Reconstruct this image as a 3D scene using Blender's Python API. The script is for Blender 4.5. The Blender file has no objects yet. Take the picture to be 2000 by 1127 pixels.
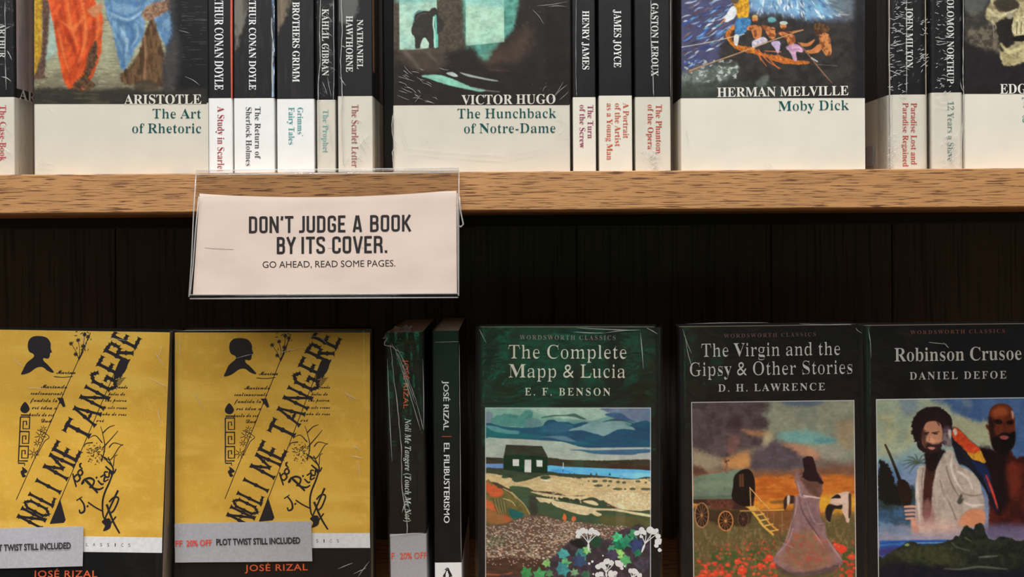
import bpy, bmesh, math, random
import numpy as np
from mathutils import Vector, Matrix
from mathutils.geometry import tessellate_polygon

# ------------------------------------------------------------------ camera
SC = bpy.context.scene
COL = SC.collection
F = 2160.0            # focal length in pixels of the 2000 px wide frame
CX, HZ = 1000.0, 450.0
ROLL = 0.0065
EYE = 1.45            # eye height (m)
cr, sr = math.cos(ROLL), math.sin(ROLL)

cam = bpy.data.cameras.new('camera')
cam.sensor_width = 36.0
cam.lens = 36.0 * F / 2000.0
cam.shift_y = -(563.5 - HZ) / 2000.0
cam.clip_start = 0.02
cam_ob = bpy.data.objects.new('camera', cam)
cam_ob.location = (0, 0, EYE)
cam_ob.rotation_euler = (math.pi / 2, ROLL, 0)
COL.objects.link(cam_ob)
SC.camera = cam_ob

# ------------------------------------------------------------------ light
world = bpy.data.worlds.new('world')
SC.world = world
world.use_nodes = True
bg = world.node_tree.nodes['Background']
bg.inputs['Color'].default_value = (1.0, 0.98, 0.96, 1)
bg.inputs['Strength'].default_value = 0.09

def area(name, loc, rot, sx, sy, power, col):
    l = bpy.data.lights.new(name, 'AREA')
    l.shape = 'RECTANGLE'; l.size = sx; l.size_y = sy
    l.energy = power; l.color = col
    o = bpy.data.objects.new(name, l)
    o.location = loc; o.rotation_euler = rot
    COL.objects.link(o)
    return o
# ceiling track lamps just in front of the bookcase and the general shop light further back
area('track_lamp', (-0.45, 0.06, 3.45), (math.radians(16), 0, 0), 1.0, 0.16, 27, (0.99, 0.985, 0.985))
area('track_lamp', (0.55, 0.06, 3.45), (math.radians(16), 0, 0), 1.0, 0.16, 19.5, (0.99, 0.985, 0.985))
area('shop_light', (-0.5, -1.9, 3.5), (math.radians(38), 0, 0), 4.2, 2.6, 124, (0.99, 0.99, 0.99))

SC.view_settings.view_transform = 'Standard'
SC.view_settings.look = 'None'
SC.view_settings.gamma = 1.0
SC.view_settings.use_curve_mapping = False
SC.view_settings.exposure = 0.12

# ------------------------------------------------------------------ helpers
def W(px, py, Y):
    """photo pixel -> world point on the upright plane at distance Y"""
    u, v = px - CX, HZ - py
    return Vector(((u * cr + v * sr) * Y / F, Y, EYE + (-u * sr + v * cr) * Y / F))

def lin(c):
    a = np.asarray(c, float) / 255.0
    return np.where(a <= 0.04045, a / 12.92, ((a + 0.055) / 1.055) ** 2.4)

UP, LOW = 0.88, 0.62     # light level on the two rows: turns a printed colour in the photo into an albedo
def alb(c, L=1.0):
    return tuple(np.clip(lin(c) / L, 0.0, 0.86)) + (1.0,)

def mat(name, col, rough=0.5, spec=0.5, coat=0.0, noise=0.0, nscale=(60, 60, 60), bump=0.0, bscale=(200, 200, 200), coords='Object', dark=None):
    m = bpy.data.materials.new(name)
    m.use_nodes = True
    nt = m.node_tree; b = nt.nodes['Principled BSDF']
    b.inputs['Base Color'].default_value = col
    b.inputs['Roughness'].default_value = rough
    b.inputs['Specular IOR Level'].default_value = spec
    b.inputs['Coat Weight'].default_value = coat
    b.inputs['Coat Roughness'].default_value = 0.12
    tc = nt.nodes.new('ShaderNodeTexCoord')
    def noi(sc, det=4):
        mp = nt.nodes.new('ShaderNodeMapping'); mp.inputs['Scale'].default_value = sc
        nt.links.new(tc.outputs[coords], mp.inputs['Vector'])
        n = nt.nodes.new('ShaderNodeTexNoise'); n.inputs['Scale'].default_value = 1.0; n.inputs['Detail'].default_value = det
        nt.links.new(mp.outputs['Vector'], n.inputs['Vector'])
        return n
    if noise > 0:
        n = noi(nscale)
        r = nt.nodes.new('ShaderNodeValToRGB')
        d = dark if dark else tuple(x * (1 - noise) for x in col[:3]) + (1,)
        r.color_ramp.elements[0].position = 0.35; r.color_ramp.elements[0].color = d
        r.color_ramp.elements[1].position = 0.65; r.color_ramp.elements[1].color = col
        nt.links.new(n.outputs['Fac'], r.inputs['Fac'])
        nt.links.new(r.outputs['Color'], b.inputs['Base Color'])
    if bump > 0:
        n = noi(bscale)
        bp = nt.nodes.new('ShaderNodeBump'); bp.inputs['Strength'].default_value = bump; bp.inputs['Distance'].default_value = 0.001
        nt.links.new(n.outputs['Fac'], bp.inputs['Height'])
        nt.links.new(bp.outputs['Normal'], b.inputs['Normal'])
        if coat > 0: nt.links.new(bp.outputs['Normal'], b.inputs['Coat Normal'])
    return m

_INK = {}
def ink(c, L, rough=0.35):
    k = (tuple(c), L, rough)
    if k not in _INK:
        _INK[k] = mat('printing_ink', alb(c, L), rough=rough, noise=0.10, nscale=(400, 400, 400))
    return _INK[k]

def empty(name, loc, rot=(0, 0, 0)):
    o = bpy.data.objects.new(name, None)
    o.empty_display_size = 0.02
    o.location = loc; o.rotation_euler = rot
    COL.objects.link(o)
    return o

def tag(o, label, cat, group=None):
    o['label'] = label; o['category'] = cat
    if group: o['group'] = group
    return o

def link(name, me, parent=None, m=None):
    o = bpy.data.objects.new(name, me)
    COL.objects.link(o)
    if parent: o.parent = parent
    if m:
        for q in (m if isinstance(m, (list, tuple)) else [m]): me.materials.append(q)
    return o

def from_bm(name, bm, m, parent=None, smooth=False):
    me = bpy.data.meshes.new(name)
    bmesh.ops.recalc_face_normals(bm, faces=bm.faces)
    bm.to_mesh(me); bm.free()
    if smooth:
        for p in me.polygons: p.use_smooth = True
    return link(name, me, parent, m)

def box_bm(bm, x0, x1, y0, y1, z0, z1, bevel=0.0, mi=0):
    r = bmesh.ops.create_cube(bm, size=1.0)
    vs = r['verts']
    bmesh.ops.scale(bm, vec=(x1 - x0, y1 - y0, z1 - z0), verts=vs)
    bmesh.ops.translate(bm, vec=((x0 + x1) / 2, (y0 + y1) / 2, (z0 + z1) / 2), verts=vs)
    fs = list({f for v in vs for f in v.link_faces})
    for f in fs: f.material_index = mi
    if bevel > 0:
        es = list({e for v in vs for e in v.link_edges})
        bmesh.ops.bevel(bm, geom=es, offset=bevel, segments=2, affect='EDGES', profile=0.5)
    return vs

def box(name, x0, x1, y0, y1, z0, z1, m, parent=None, bevel=0.0):
    bm = bmesh.new(); box_bm(bm, x0, x1, y0, y1, z0, z1, bevel)
    return from_bm(name, bm, m, parent)

def tube(name, pts, rad, m, parent=None, seg=6, flat=1.0):
    bm = bmesh.new(); rings = []
    n = len(pts); P = [Vector(p) for p in pts]
    for i in range(n):
        d = (P[min(i + 1, n - 1)] - P[max(i - 1, 0)]).normalized()
        a = d.cross(Vector((0, 1, 0)))
        if a.length < 1e-4: a = d.cross(Vector((1, 0, 0)))
        a.normalize(); b = d.cross(a).normalized()
        r = rad[i] if isinstance(rad, (list, tuple)) else rad
        rings.append([bm.verts.new(P[i] + a * (math.cos(t) * r) + b * (math.sin(t) * r * flat)) for t in [2 * math.pi * k / seg for k in range(seg)]])
    for i in range(n - 1):
        for k in range(seg):
            bm.faces.new((rings[i][k], rings[i][(k + 1) % seg], rings[i + 1][(k + 1) % seg], rings[i + 1][k]))
    bm.faces.new(rings[0]); bm.faces.new(list(reversed(rings[-1])))
    return from_bm(name, bm, m, parent, smooth=True)

# ------------------------------------------------------------------ letter shapes
# set letter, character, advance; loops as delta coordinates (em/1000)
GLYPHS = """
BA 650;-13 0 0 27 26 5 22 13 19 26 19 40 234 583 27 -1 238 -564 40 -78 20 -18 28 -6 0 -27 -319 0 0 27 61 10 20 31 -16 53 -30 76 -222 0 -37 -92 -4 -17 -2 -16 18 -34 55 -11 6 0 0 -27;169 239 191 0 -97 236
BB 659;24 0 0 26 43 7 26 15 14 29 4 45 0 427 -8 65 -11 19 -16 12 -53 8 0 25 305 0 146 -17 87 -52 29 -87 -18 -72 -54 -51 -91 -31 109 -36 65 -57 22 -79 -18 -83 -52 -61 -85 -39 -114 -13;271 375 9 0 68 8 44 23 24 42 8 66 -6 59 -17 41 -31 24 -48 8 -28 -3 -14 -10 -7 -20 -2 -31;330 36 55 9 37 28 19 48 7 70 -9 71 -26 47 -48 26 -71 9 -23 0 0 -247 3 -29 10 -18 17 -11
BC 697;382 -16 -94 11 -83 35 -70 54 -52 72 -33 86 -11 98 11 97 34 86 53 71 70 54 84 34 95 11 74 -9 87 -29 30 -7 30 11 17 34 26 0 0 -234 -25 0 -41 83 -53 64 -65 40 -71 14 -101 -36 -60 -108 -20 -179 22 -168 67 -100 111 -34 60 8 59 24 56 38 49 53 28 -26 -77 -82 -95 -50
BD 738;30 0 0 26 39 6 25 12 12 25 4 42 0 446 -5 49 -14 29 -27 13 -42 5 0 25 308 0 110 -10 92 -29 72 -49 51 -67 32 -84 10 -100 -40 -188 -119 -113 -198 -38;331 36 60 8 48 26 37 42 34 95 12 134 -21 169 -63 101 -106 34 -31 -4 -19 -10 -8 -22 -3 -36 0 -466 3 -35 8 -21 18 -11
BE 658;21 0 0 25 44 5 28 14 14 28 5 44 0 433 -5 54 -14 31 -27 14 -42 5 0 25 570 0 0 -202 -23 0 -22 79 -42 50 -67 27 -95 9 -47 -3 -13 -6 -8 -11 -5 -43 0 -212 16 0 58 9 40 26 26 45 17 68 24 0 0 -338 -25 0 -8 53 -13 41 -21 29 -27 19 -37 10 -46 3 -4 0 0 -231 3 -31 11 -17 21 -8 36 -3 67 4 57 13 46 21 39 33 33 44 27 57 28 0 -41 -213
BF 602;23 0 0 26 44 8 26 16 14 29 4 46 0 433 -5 45 -14 27 -28 15 -43 8 0 25 565 0 0 -202 -24 0 -13 56 -20 42 -28 31 -39 21 -53 12 -67 4 -44 -2 -21 -13 -6 -34 0 -225 12 0 57 9 41 26 27 45 15 68 27 0 0 -340 -26 0 -15 75 -27 48 -41 25 -60 9 -10 0 0 -213 9 -56 12 -18 20 -11 70 -9 0 -26
BG 756;399 -15 -101 11 -87 33 -72 53 -53 71 -34 87 -11 101 11 98 34 85 52 71 70 53 82 34 93 11 81 -9 86 -28 27 -7 15 3 12 8 20 33 27 0 0 -235 -26 0 -25 57 -31 49 -37 40 -42 31 -45 19 -47 6 -101 -36 -60 -107 -20 -178 13 -138 38 -100 38 -46 48 -27 56 -9 48 5 31 17 16 27 5 38 0 84 -5 39 -15 25 -30 12 -50 5 0 24 335 0 0 -24 -41 -5 -24 -12 -12 -24 -4 -39 0 -148 -132 -44
BH 779;23 0 0 26 44 6 26 15 14 28 4 45 0 444 -5 41 -13 26 -27 15 -42 7 0 25 336 0 0 -25 -56 -10 -16 -10 -10 -15 -7 -54 0 -191 238 0 0 191 -7 54 -9 15 -16 10 -57 10 0 25 335 0 0 -25 -43 -7 -26 -14 -13 -26 -4 -42 0 -444 4 -43 14 -28 25 -16 43 -7 0 -26 -335 0 0 26 43 6 27 14 14 27 5 47 0 209 -238 0 0 -209 4 -45 14 -28 27 -15 44 -6 0 -26
BI 388;20 0 0 26 43 8 28 14 16 25 5 39 0 464 -5 38 -13 23 -27 11 -47 5 0 25 344 0 0 -25 -45 -5 -27 -11 -15 -23 -5 -38 0 -461 7 -49 10 -16 18 -11 59 -13 0 -26
BJ 492;162 -97 -45 4 -40 13 -34 20 -26 27 -16 32 -6 35 5 32 16 25 23 15 27 5 29 -5 23 -14 15 -22 5 -29 -12 -43 -12 -27 11 -23 31 -8 31 6 20 17 10 29 3 40 0 514 -8 63 -12 19 -18 13 -64 12 0 25 350 0 0 -25 -56 -11 -16 -12 -9 -18 -7 -66 0 -414 -24 -127 -73 -77
BK 760;24 0 0 26 44 6 26 15 14 28 4 45 0 444 -5 41 -13 27 -27 15 -42 6 0 25 336 0 0 -25 -56 -10 -16 -10 -10 -15 -7 -54 0 -216 206 208 31 37 10 30 -21 23 -65 7 0 25 290 0 0 -25 -13 0 -92 -29 -105 -87 -110 -113 287 -355 35 -32 48 -11 0 -26 -355 0 0 26 38 1 23 4 14 9 4 11 -6 19 -20 28 -174 220 -25 -23 0 -175 5 -45 13 -28 27 -15 44 -6 0 -26
BL 635;23 0 0 26 44 6 26 15 14 28 4 45 0 444 -5 42 -13 27 -27 14 -42 6 0 25 348 0 0 -25 -62 -7 -19 -10 -11 -16 -9 -56 0 -441 5 -53 8 -15 14 -8 50 -6 66 5 55 13 44 24 38 36 31 48 27 63 27 0 -38 -230
BM 944;21 0 0 26 43 6 28 15 15 27 5 44 0 451 -7 50 -10 15 -16 10 -57 9 0 25 253 0 197 -466 197 466 250 0 0 -25 -41 -8 -25 -15 -14 -26 -5 -41 0 -436 7 -63 10 -19 15 -10 52 -9 0 -26 -329 0 0 26 55 11 16 11 10 18 7 58 0 470 -248 -594 -27 0 -245 579 0 -460 5 -47 16 -28 29 -14 45 -4 0 -26
BN 735;600 -16 -441 537 0 -404 4 -44 14 -27 26 -14 45 -6 0 -26 -221 0 0 26 54 9 15 10 10 17 7 55 0 461 -59 67 -27 8 0 25 206 0 349 -427 0 311 -7 55 -10 15 -16 11 -56 10 0 25 221 0 0 -25 -43 -6 -26 -14 -13 -28 -4 -44 0 -577
BO 782;388 -16 -71 7 -66 20 -59 32 -51 43 -43 52 -31 61 -19 67 -7 73 7 72 19 68 31 60 43 53 52 43 61 32 67 20 74 7 71 -7 66 -19 59 -32 51 -42 42 -52 32 -61 19 -68 7 -74 -7 -73 -19 -67 -32 -61 -43 -52 -52 -43 -60 -32 -68 -20;394 18 95 36 57 107 19 178 -12 139 -35 101 -57 61 -74 20 -95 -36 -57 -107 -19 -178 12 -138 36 -101 57 -61
BP 622;23 0 0 26 44 6 26 15 14 28 4 45 0 444 -5 41 -13 26 -27 15 -42 7 0 25 294 0 110 -6 72 -17 46 -27 34 -36 22 -45 7 -53 -16 -77 -47 -59 -78 -39 -108 -13 -89 0 0 -186 4 -45 14 -28 27 -15 44 -6 0 -26;271 342 29 0 63 9 42 25 22 46 8 68 -6 68 -19 47 -35 28 -53 9 -25 -3 -15 -8 -8 -15 -3 -23
BQ 782;563 -172 -122 19 -95 57 -68 95 -69 32 -58 44 -47 54 -34 63 -22 71 -7 76 7 72 19 68 31 60 43 53 52 43 61 32 67 20 74 7 71 -7 66 -19 59 -32 51 -42 42 -52 32 -61 19 -68 7 -74 -16 -113 -50 -98 -79 -78 -105 -50 44 -67 56 -40 70 -13 70 11 5 -28 -89 -26;395 18 95 36 57 107 19 178 -12 139 -36 101 -57 61 -74 20 -95 -36 -57 -107 -19 -178 12 -138 37 -101 56 -61
BR 704;23 0 0 26 44 6 26 15 14 28 4 45 0 444 -5 41 -13 26 -27 15 -42 7 0 25 299 0 131 -11 93 -33 56 -56 18 -80 -17 -73 -51 -55 -84 -37 174 -258 31 -37 16 -9 22 -3 3 0 0 -26 -211 0 -204 316 -29 0 0 -196 4 -45 14 -28 27 -15 44 -6 0 -26;271 348 32 0 67 9 47 28 26 47 9 68 -13 79 -39 47 -66 16 -33 -3 -19 -10 -8 -20 -3 -35
BS 581;64 -16 0 251 29 0 30 -95 43 -66 56 -39 71 -13 51 8 39 24 24 35 8 44 -20 59 -60 46 -93 46 -75 45 -52 47 -31 54 -10 64 7 57 19 49 31 39 41 30 48 19 55 6 67 -7 78 -20 14 -3 12 -2 21 8 10 24 28 0 0 -219 -25 0 -18 53 -25 45 -31 37 -36 29 -40 17 -41 6 -46 -7 -35 -20 -23 -31 -7 -38 7 -36 19 -29 32 -25 45 -25 96 -45 54 -29 42 -30 29 -32 19 -35 10 -39 4 -43 -8 -60 -22 -52 -37 -43 -50 -31 -61 -20 -71 -7 -50 3 -49 13 -40 13 -21 4 -23 -7 -12 -27
BT 630;137 0 0 26 46 5 29 15 15 29 5 45 0 525 -10 0 -71 -11 -54 -33 -36 -55 -18 -73 -27 0 0 205 595 0 0 -206 -25 0 -28 96 -62 58 -96 19 -8 0 0 -525 5 -47 15 -28 28 -14 48 -5 0 -26
BU 733;369 -19 -119 15 -80 47 -46 77 -15 111 0 333 -5 41 -13 26 -27 15 -42 7 0 25 336 0 0 -25 -56 -10 -17 -10 -10 -15 -6 -54 0 -356 8 -77 26 -54 43 -33 63 -11 97 23 59 68 19 113 0 326 -5 41 -14 27 -28 14 -48 8 0 25 217 0 0 -25 -38 -9 -23 -16 -12 -26 -4 -39 0 -293 -16 -133 -47 -89 -81 -50
BV 637;316 -19 -250 586 -32 59 -22 18 -33 9 0 25 335 0 0 -25 -40 -2 -26 -7 -16 -14 -5 -20 13 -47 145 -350 133 349 10 47 -5 21 -14 13 -64 10 0 25 213 0 0 -25 -28 -4 -22 -12 -19 -25 -20 -42 -227 -589
BW 910;254 -16 -206 601 -25 51 -19 12 -27 5 0 25 292 0 0 -25 -46 -10 -10 -12 -4 -20 11 -56 112 -327 116 297 -22 69 -12 29 -16 17 -23 8 -34 5 0 25 313 0 0 -25 -52 -10 -17 -30 9 -38 112 -328 99 303 12 55 -4 22 -12 14 -21 8 -31 4 0 25 180 0 0 -25 -25 -9 -19 -17 -29 -62 -192 -581 -27 0 -167 476 -187 -476
BX 701;17 0 0 26 62 18 55 55 154 211 -172 265 -45 58 -22 15 -25 5 -3 0 0 25 342 0 0 -25 -22 0 -43 -9 -15 -26 17 -40 94 -147 85 125 19 34 7 26 -17 27 -52 10 0 25 246 0 0 -25 -5 0 -41 -6 -36 -17 -34 -31 -35 -43 -113 -162 197 -309 35 -44 17 -11 20 -4 4 0 0 -26 -336 0 0 26 7 0 52 9 18 26 -6 24 -17 33 -97 154 -107 -152 -15 -27 -5 -26 19 -31 55 -10 0 -26
BY 634;151 0 0 26 44 6 26 15 14 28 4 45 0 146 -170 310 -25 41 -23 22 -20 9 -21 4 0 26 328 0 0 -26 -17 0 -43 -8 -12 -11 -4 -13 12 -37 126 -247 126 209 17 35 6 27 -19 34 -56 11 -5 0 0 26 215 0 0 -26 -24 -6 -21 -14 -39 -49 -171 -280 0 -183 5 -45 13 -28 27 -15 44 -6 0 -26
BZ 658;30 0 0 16 381 624 -92 0 -60 -4 -48 -10 -39 -21 -32 -30 -26 -45 -23 -59 -25 0 19 207 520 0 0 -18 -377 -617 128 0 93 12 71 36 52 62 34 91 25 0 -25 -244
Ba 512;379 -15 -42 7 -27 23 -12 37 -73 -49 -83 -16 -46 7 -36 23 -22 34 -8 43 16 60 49 49 82 41 119 39 0 76 -4 36 -14 26 -23 14 -35 5 -49 -8 -16 -24 14 -26 10 -19 4 -19 -5 -24 -14 -19 -22 -13 -27 -4 -28 5 -20 14 -14 21 -4 28 6 33 18 30 30 24 38 19 47 12 53 4 91 -10 60 -29 33 -50 11 -72 0 -220 3 -34 14 -8 24 11 13 -21 -52 -42;225 50 34 11 37 33 0 158 -67 -27 -40 -42 -13 -58 12 -56
Bb 537;64 -17 0 595 -2 39 -7 21 -16 11 -27 5 0 24 194 0 0 -263 55 44 68 15 50 -7 44 -22 36 -34 27 -46 17 -55 6 -63 -7 -72 -21 -63 -34 -53 -45 -40 -55 -26 -61 -8 -66 14 -64 43 -77 -59;272 21 45 13 28 39 15 68 5 97 -5 80 -16 56 -28 32 -42 11 -22 -4 -21 -11 -16 -19 -9 -23 0 -258 7 -45 22 -27
Bc 437;232 -15 -54 8 -49 23 -41 37 -32 48 -20 58 -7 64 8 69 23 61 36 50 47 39 55 25 62 8 64 -8 49 -23 30 -35 10 -44 -4 -25 -12 -19 -20 -13 -25 -4 -33 8 -20 23 -7 38 1 16 1 15 -10 29 -32 9 -47 -18 -29 -54 -9 -91 9 -96 28 -69 44 -43 56 -14 52 13 48 37 20 -17 -55 -58 -64 -35
Bd 551;208 -15 -49 8 -43 23 -37 36 -27 47 -17 57 -6 63 6 72 19 63 29 51 38 38 46 23 50 8 64 -14 51 -43 0 180 -4 26 -12 18 -22 9 -32 4 0 24 213 0 0 -566 2 -31 7 -20 14 -13 28 -7 0 -25 -88 -8 -106 -23 0 73 -52 -55;255 42 23 5 23 15 19 22 12 29 0 247 -8 23 -17 19 -22 12 -26 4 -40 -12 -25 -34 -14 -60 -5 -84 4 -82 14 -59 25 -34
Be 448;229 -15 -55 8 -48 23 -40 36 -31 50 -19 61 -7 71 7 66 20 58 32 48 42 37 49 23 55 8 77 -14 60 -43 37 -68 13 -91 0 -11 -247 0 15 -102 41 -62 67 -20 56 16 49 49 22 -20 -54 -68 -65 -41;173 286 127 0 0 34 -3 55 -9 38 -19 22 -29 7 -37 -15 -23 -47 -7 -77
Bf 318;22 0 0 24 37 9 15 19 4 57 0 303 -54 0 0 50 54 0 0 64 12 70 36 53 57 32 76 11 56 -7 42 -21 26 -32 9 -37 -4 -28 -13 -21 -19 -13 -22 -4 -24 4 -19 11 -12 16 -4 22 12 44 5 9 2 9 -6 12 -20 4 -25 -5 -14 -15 -9 -59 0 -119 83 0 0 -50 -83 0 0 -315 4 -37 11 -22 23 -10 39 -4 0 -24
Bg 487;217 -209 -85 7 -61 21 -37 32 -13 38 20 43 61 30 -50 37 -17 46 7 35 21 30 36 28 53 26 -66 36 -40 51 -13 65 6 44 20 39 31 31 41 24 48 15 55 5 58 -5 55 -16 125 0 0 -54 -73 0 26 -45 9 -51 -6 -41 -17 -37 -27 -30 -36 -23 -43 -14 -49 -5 -22 1 -23 1 -24 -4 -19 -10 -14 -16 -4 -19 15 -25 45 -8 51 0 71 -3 54 -10 39 -17 26 -24 14 -33 5 -41 -16 -64 -48 -49 -80 -31;234 185 30 8 20 24 10 40 3 57 -3 57 -10 40 -20 23 -30 8 -30 -8 -19 -23 -11 -40 -4 -57 4 -57 11 -40 19 -24;239 -173 85 8 51 25 17 42 -5 22 -16 14 -27 8 -39 3 -161 0 -26 -26 -9 -31 8 -25 24 -21 40 -14
Bh 567;27 0 0 24 25 4 15 10 8 18 3 27 0 511 -2 27 -8 18 -15 11 -25 5 0 23 192 0 0 -281 64 58 78 19 72 -18 44 -53 14 -88 0 -232 3 -27 7 -17 15 -11 24 -4 0 -24 -240 0 0 24 7 0 32 15 10 44 0 240 -9 61 -14 15 -25 5 -44 -13 -38 -41 0 -267 2 -27 8 -17 14 -11 24 -4 0 -24
Bi 295;150 539 -29 5 -24 17 -17 24 -5 29 5 30 17 24 24 17 29 5 29 -5 25 -17 16 -24 5 -30 -5 -29 -17 -24 -24 -17;27 0 0 24 25 5 16 9 7 17 3 28 0 292 -2 31 -6 18 -15 9 -25 4 1 25 190 0 0 -379 2 -27 7 -17 14 -10 24 -5 0 -24
Bj 312;158 541 -29 5 -24 16 -17 25 -5 29 6 30 16 24 24 17 29 5 30 -5 24 -17 17 -24 5 -30 -5 -29 -17 -24 -24 -17;53 -209 -36 3 -33 11 -28 16 -21 22 -14 25 -4 28 4 25 12 19 20 13 25 4 25 -4 19 -11 13 -18 4 -22 -11 -32 -12 -23 8 -16 22 -5 27 6 14 19 8 69 0 452 -3 32 -9 20 -18 10 -32 4 0 24 204 0 0 -494 -12 -77 -36 -56 -59 -33
Bk 534;26 0 0 24 26 5 16 10 7 17 3 27 0 509 -8 48 -14 9 -26 5 1 24 189 0 0 -427 118 118 19 24 6 21 -13 17 -39 6 -5 0 0 25 208 0 0 -25 -55 -14 -50 -36 -78 -76 184 -260 21 -20 24 -7 0 -24 -246 0 0 24 9 0 25 6 8 17 -11 26 -103 146 -22 -19 0 -117 2 -27 8 -17 14 -10 24 -5 0 -24
Bl 297;27 0 0 24 25 5 16 9 7 17 3 28 0 509 -8 47 -14 11 -26 4 0 24 191 0 0 -595 2 -27 7 -17 14 -10 24 -5 0 -24
Bm 825;27 0 0 24 25 4 15 10 8 18 3 27 0 294 -2 27 -8 19 -15 11 -25 4 0 24 190 0 0 -68 62 60 73 20 59 -9 41 -29 24 -47 65 64 80 21 71 -18 43 -53 14 -88 0 -232 2 -27 8 -17 14 -11 24 -4 0 -24 -236 0 0 24 24 4 14 11 8 18 2 26 0 240 -9 61 -14 15 -25 5 -42 -13 -37 -38 0 -270 2 -26 8 -18 14 -11 23 -4 0 -24 -233 0 0 24 24 4 14 11 8 18 2 26 0 240 -9 61 -14 15 -25 5 -43 -13 -36 -41 0 -267 2 -26 7 -17 14 -11 23 -5 0 -24
Bn 567;27 0 0 24 25 4 15 10 8 18 3 27 0 294 -2 27 -8 19 -15 11 -25 4 0 24 192 0 0 -64 63 57 79 19 72 -18 44 -53 14 -88 0 -232 3 -27 7 -17 15 -11 24 -4 0 -24 -240 0 0 24 7 0 32 15 10 44 0 240 -9 61 -14 15 -25 5 -44 -13 -38 -41 0 -267 2 -27 8 -17 14 -11 24 -4 0 -24
Bo 501;251 -15 -62 8 -54 24 -45 38 -34 50 -21 58 -7 66 7 67 21 60 34 49 45 38 54 23 61 8 61 -8 54 -23 45 -37 34 -49 21 -59 7 -69 -7 -68 -21 -59 -34 -49 -44 -37 -54 -23;251 17 36 10 24 31 13 63 3 108 -4 109 -14 65 -24 32 -34 10 -37 -11 -23 -31 -13 -65 -4 -108 4 -108 13 -64 24 -31
Bp 553;26 -207 0 23 34 9 15 25 3 55 0 457 -2 38 -7 22 -14 11 -26 6 0 23 184 0 0 -71 34 47 44 28 52 9 50 -8 43 -23 36 -37 27 -47 16 -58 6 -64 -6 -69 -17 -61 -28 -52 -36 -38 -45 -25 -51 -8 -66 16 -52 47 0 -134 6 -61 9 -17 14 -11 45 -8 0 -24;291 42 39 12 26 34 15 60 5 82 -4 80 -13 59 -24 34 -39 11 -42 -16 -34 -48 0 -248 29 -45
Bq 542;260 -207 0 24 37 4 22 9 10 18 4 28 0 167 -55 -43 -67 -14 -50 7 -44 22 -36 35 -28 46 -17 55 -6 63 7 72 22 63 34 53 46 40 53 25 61 8 67 -14 63 -42 77 58 16 0 0 -601 3 -27 7 -18 15 -10 26 -4 0 -24;266 44 22 4 21 11 16 18 8 23 0 259 -7 44 -22 27 -37 9 -44 -12 -28 -38 -16 -65 -5 -92 5 -83 16 -59 28 -34
Br 428;27 0 0 24 25 5 16 9 7 17 3 28 0 292 -2 31 -7 19 -14 8 -25 4 1 25 186 0 0 -87 28 42 34 32 34 19 34 6 37 -5 26 -16 16 -25 5 -32 -4 -26 -13 -21 -20 -13 -25 -5 -23 3 -15 10 -23 28 -12 11 -15 4 -20 -7 -20 -20 -14 -33 -5 -41 0 -203 4 -28 11 -17 21 -10 36 -4 0 -24
Bs 429;225 -15 -44 6 -52 18 -20 4 -20 -7 -13 -19 -23 0 0 170 26 0 20 -56 30 -43 38 -27 42 -9 33 4 24 14 15 20 5 27 -13 38 -41 31 -73 37 -46 28 -32 31 -19 36 -7 40 10 58 32 47 49 32 64 10 37 -4 49 -13 11 -2 10 -2 15 5 11 16 20 0 0 -145 -23 0 -20 48 -27 35 -34 21 -37 7 -28 -4 -21 -11 -13 -18 -4 -22 4 -22 12 -18 46 -31 67 -33 44 -27 31 -29 17 -37 6 -48 -11 -64 -32 -50 -51 -32
Bt 340;184 -14 -51 7 -35 23 -19 37 -7 53 0 309 -42 0 0 31 101 104 61 81 23 0 0 -169 94 0 0 -47 -94 0 0 -293 8 -46 10 -12 17 -4 32 13 25 38 24 -13 -37 -62 -49 -38
Bu 558;195 -15 -59 10 -39 31 -22 49 -7 69 0 225 -2 30 -7 22 -16 12 -26 5 0 24 194 0 0 -352 3 -23 11 -18 16 -12 22 -4 42 11 35 34 0 271 -3 32 -8 21 -17 12 -30 4 0 24 200 0 0 -358 3 -28 8 -18 16 -9 27 -5 0 -25 -90 -8 -106 -26 0 75 -28 -31 -35 -24 -39 -15
Bv 456;212 -15 -155 384 -24 50 -15 13 -22 5 0 25 248 0 0 -24 -12 0 -30 -7 -10 -20 2 -12 81 -217 76 194 8 29 -14 25 -42 8 0 24 151 0 0 -23 -24 -9 -16 -15 -27 -53 -149 -377
Bw 647;182 -15 -157 409 -16 30 -25 13 0 25 222 0 0 -25 -28 -6 -8 -20 2 -15 6 -20 70 -187 66 161 -15 46 -17 34 -32 9 0 23 231 0 0 -25 -31 -7 -10 -19 1 -10 2 -11 57 -180 69 171 7 29 -3 12 -7 8 -36 9 0 23 133 0 0 -23 -18 -4 -12 -11 -20 -40 -160 -399 -23 0 -98 308 -124 -308
Bx 475;7 0 0 22 44 21 41 41 91 119 -119 189 -28 32 -30 13 0 25 245 0 0 -24 -31 -5 -11 -16 13 -30 51 -81 60 76 12 18 4 15 -3 10 -8 7 -39 6 0 24 164 0 0 -21 -42 -20 -43 -43 -83 -104 139 -220 17 -22 24 -9 0 -23 -244 0 0 24 34 5 8 7 3 9 -4 19 -14 24 -53 82 -60 -79 -14 -22 -5 -18 11 -22 33 -7 5 0 0 -22
By 447;78 -209 -35 6 -28 17 -19 27 -6 34 4 24 13 22 20 15 26 5 24 -4 18 -10 12 -18 4 -22 0 -8 -1 -9 5 -13 13 -4 19 9 23 28 23 44 16 59 -155 380 -17 37 -14 18 -28 9 -2 0 0 25 248 0 0 -25 -39 -6 -8 -8 -3 -14 2 -12 5 -15 78 -205 67 182 9 28 2 21 -3 14 -9 9 -40 6 0 25 144 0 0 -25 -19 -5 -14 -14 -27 -57 -145 -397 -48 -107 -25 -31 -26 -21 -29 -10
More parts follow.
